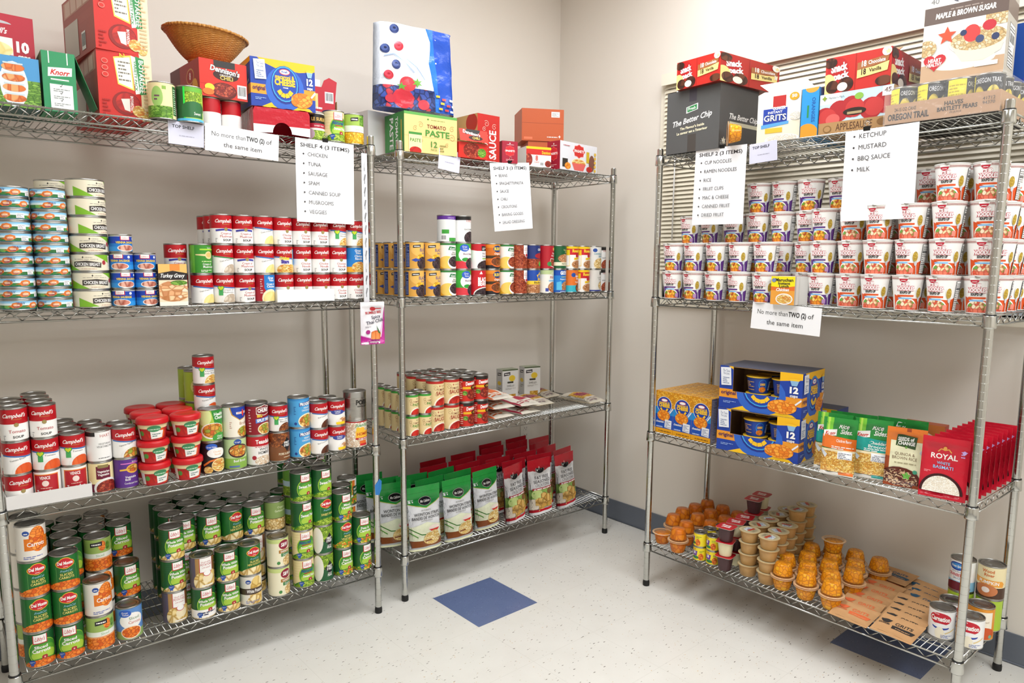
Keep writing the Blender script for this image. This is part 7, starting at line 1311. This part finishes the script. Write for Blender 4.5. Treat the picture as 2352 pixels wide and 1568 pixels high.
for j in range(8): put('C', 2, 1.112+.001*j, .036+j*.045, 'roy', yaw=4+rnd.uniform(-3, 3), lean=-5, label='red basmati rice pouch, %s behind the frontmost' % ORD[j], group='red rice pouches on the right rack')
# bottom shelf: cups, packets, cans
MN = [(.041, .048, 0), (.14, .022, 1), (.115, .112, 1), (.028, .14, 1), (.012, .235, 1), (.09, .225, 1), (.155, .205, 1) if 0 else (.172, .2, 1), (.012, .325, 1), (.098, .315, 1), (.18, .295, 1), (.105, .402, 1) if 0 else (.1, .402, 1), (.19, .385, 1), (.015, .412, 1)]
MNN = ['single upright cup by the left post', 'front pair', 'second row pair', 'left second row pair', 'left third row pair', 'middle third row pair', 'right third row pair', 'left fourth row pair', 'middle fourth row pair', 'right fourth row pair', 'middle fifth row pair', 'right fifth row pair', 'left fifth row pair']
for i, (s, t, pr) in enumerate(spread(MN, .0885)):
    put('C', 3, s, t, 'mand_u', yaw=rnd.uniform(0, 360), label='orange mandarin cup, %s%s' % ('lower of ' if pr else '', MNN[i]), group='mandarin cups')
    if pr: put('C', 3, s, t, 'mand_i', z=.0502, yaw=rnd.uniform(0, 360), label='upside-down mandarin cup, upper of %s' % MNN[i], group='mandarin cups')
PC = [(.591, .04, 'first front'), (.682, .036, 'second front'), (.775, .032, 'third front'), (.642, .112, 'first second-row'), (.735, .11, 'second second-row'), (.567, .125, 'leftmost second-row'), (.6, .2, 'first third-row'), (.69, .19, 'second third-row'), (.78, .185, 'third third-row'),
      (.572, .29, 'first fourth-row'), (.66, .28, 'second fourth-row'), (.75, .27, 'third fourth-row'), (.62, .365, 'first fifth-row'), (.71, .36, 'second fifth-row'), (.8, .355, 'third fifth-row')]
for s, t, nm in spread(PC, .0885):
    put('C', 3, s, t, 'pch_u', yaw=rnd.uniform(0, 360), label='golden peach cup, lower of the %s pair' % nm, group='peach cups'); put('C', 3, s, t, 'pch_i', z=.0502, yaw=rnd.uniform(0, 360), label='upside-down peach cup, upper of the %s pair' % nm, group='peach cups')
put('C', 3, *[q[:2] for q in spread(PC, .0885)][10], 'pch_u', z=.1004, yaw=40, label='golden peach cup topmost of the peach cups', group='peach cups')
stacks('C', 3, {0: [(.445, .01, ['appcup']*4), (.528, .003, ['appcup']*4)], 1: [(.437, .09, ['appcup']*4), (.52, .085, ['appcup']*4)], 2: [(.43, .172, ['appcup']*4), (.5, .168, ['appcup']*3) if 0 else (.512, .168, ['appcup']*4)], 3: [(.425, .255, ['appcup']*4), (.506, .25, ['appcup']*5)], 4: [(.42, .337, ['appcup']*4), (.502, .332, ['appcup']*5)]}, 'applesauce cups', 180)
stacks('C', 3, {0: [(.362, -.012, ['pudc', 'pudv', 'pudc'])], 1: [(.357, .062, ['pudv', 'pudc', 'pudv'])], 2: [(.352, .135, ['pudc', 'pudv', 'pudc'])], 3: [(.345, .21, ['pudv', 'pudc', 'pudv', 'pudc'])], 4: [(.335, .285, ['pudc', 'pudv', 'pudv', 'pudv'])]}, 'pudding cups', 6, 12)
stacks('C', 3, {0: [(.244, .0, ['dole']*2), (.3, .006, ['dole']*2)], 1: [(.247, .058, ['dole']*2), (.302, .064, ['dole']*2)], 2: [(.262, .125, ['dole']*2)]}, 'small yellow cans', 20)
# grits packets lie overlapping in two fans
for i in range(6): put('C', 3, .858-.006*i, -.03+.066*i, 'pk_o', z=.0085, yaw=-2+rnd.uniform(-5, 5), rx=-80, label='orange-printed kraft grits packet, %s from the front' % ORD[i], group='grits packets')
for i in range(5): put('C', 3, .992-.006*i, -.025+.05*i, 'pk_b', z=.0085, yaw=-4+rnd.uniform(-4, 4), rx=-78, label='black-printed kraft grits packet, %s from the front' % ORD[i], group='grits packets')
for i in range(3): put('C', 3, .975-.02*i, .235+.05*i, 'pk_u', z=.0085, yaw=-8+rnd.uniform(-5, 5), rx=-79, label='blue-printed kraft grits packet, %s from the front' % ORD[i], group='grits packets')
put('C', 3, .835, .345, 'pk_u', z=.03, yaw=-5, rx=-84, label='blue-printed kraft grits packet, rearmost of orange fan', group='grits packets')
for s, t, nm in ((1.088, .13, 'left of the right front post'), (1.166, .136, 'behind the right front post'), (1.09, .21, 'behind the other milk can')): put('C', 3, s, t-.0, 'carn', yaw=10, label='evaporated milk can %s' % nm, group='evaporated milk cans')
put('C', 3, 1.088, .29, 'lime', label='lime can under the cranberry sauce can'); put('C', 3, 1.088, .29, 'ocean', label='cranberry sauce can on a lime can', z=.1083, yaw=-12)
put('C', 3, 1.166, .305, 'lime', label='lime can under the pumpkin can'); put('C', 3, 1.166, .305, 'pump', label='cream pumpkin can on a lime can', z=.1083, yaw=6); put('C', 3, 1.168, .222, 'orpur', label='orange puree can by right back post', yaw=25)
# ---- papers, cards, clips
def hangp(rk, s, z, key, t=-.007, roll=0, yaw=0):
    r = RK[rk]; o = spawn(key); o.location = r.at(s, t, z); o.rotation_euler = (0, R_(roll), r.rz+R_(yaw)); k = KIND[key]; tag(o, k.look, k.cat); ALL.append(o); return o
hangp('A', .994, 1.784, 'sg4', roll=.6); hangp('B', .53, 1.788, 'sg3', t=-.008, roll=-5.5); hangp('C', .281, 1.797, 'sg2', roll=.8); hangp('C', .853, 1.79, 'sgk', t=-.021, roll=-.5, yaw=0)
hangp('A', .713, 1.79, 'nm1', t=-.008, roll=3); hangp('C', .572, 1.233, 'nm2', t=-.0095, roll=2.5); hangp('A', .54, 1.789, 'ts1', t=-.0085, roll=1.5); hangp('B', .226, 1.809, 'ts2', t=-.0085, roll=6); hangp('C', .452, 1.794, 'ts3', t=-.0085, roll=-3)
for (rk, s, t, z), lk in zip((('A', .994, -.0075, 1.792), ('B', .53, -.0085, 1.797), ('C', .288, -.0075, 1.804), ('C', .81, -.0215, 1.797)), ('list paper of the left rack', 'list paper of the centre rack', 'first list paper of the right rack', 'ketchup list paper')):
    r = RK[rk]; o = spawn('clip'); o.location = r.at(s, t, z); o.rotation_euler = (0, 0, r.rz); tag(o, 'black binder clip holding the '+lk, 'clip', 'binder clips'); ALL.append(o)
hangp('A', 1.134, 1.225, 'strip', t=-.022); o = hangp('A', 1.152, 1.068, 'tunap', t=-.03, yaw=-4); hangp('A', 1.1725, .515, 'tape', t=0)
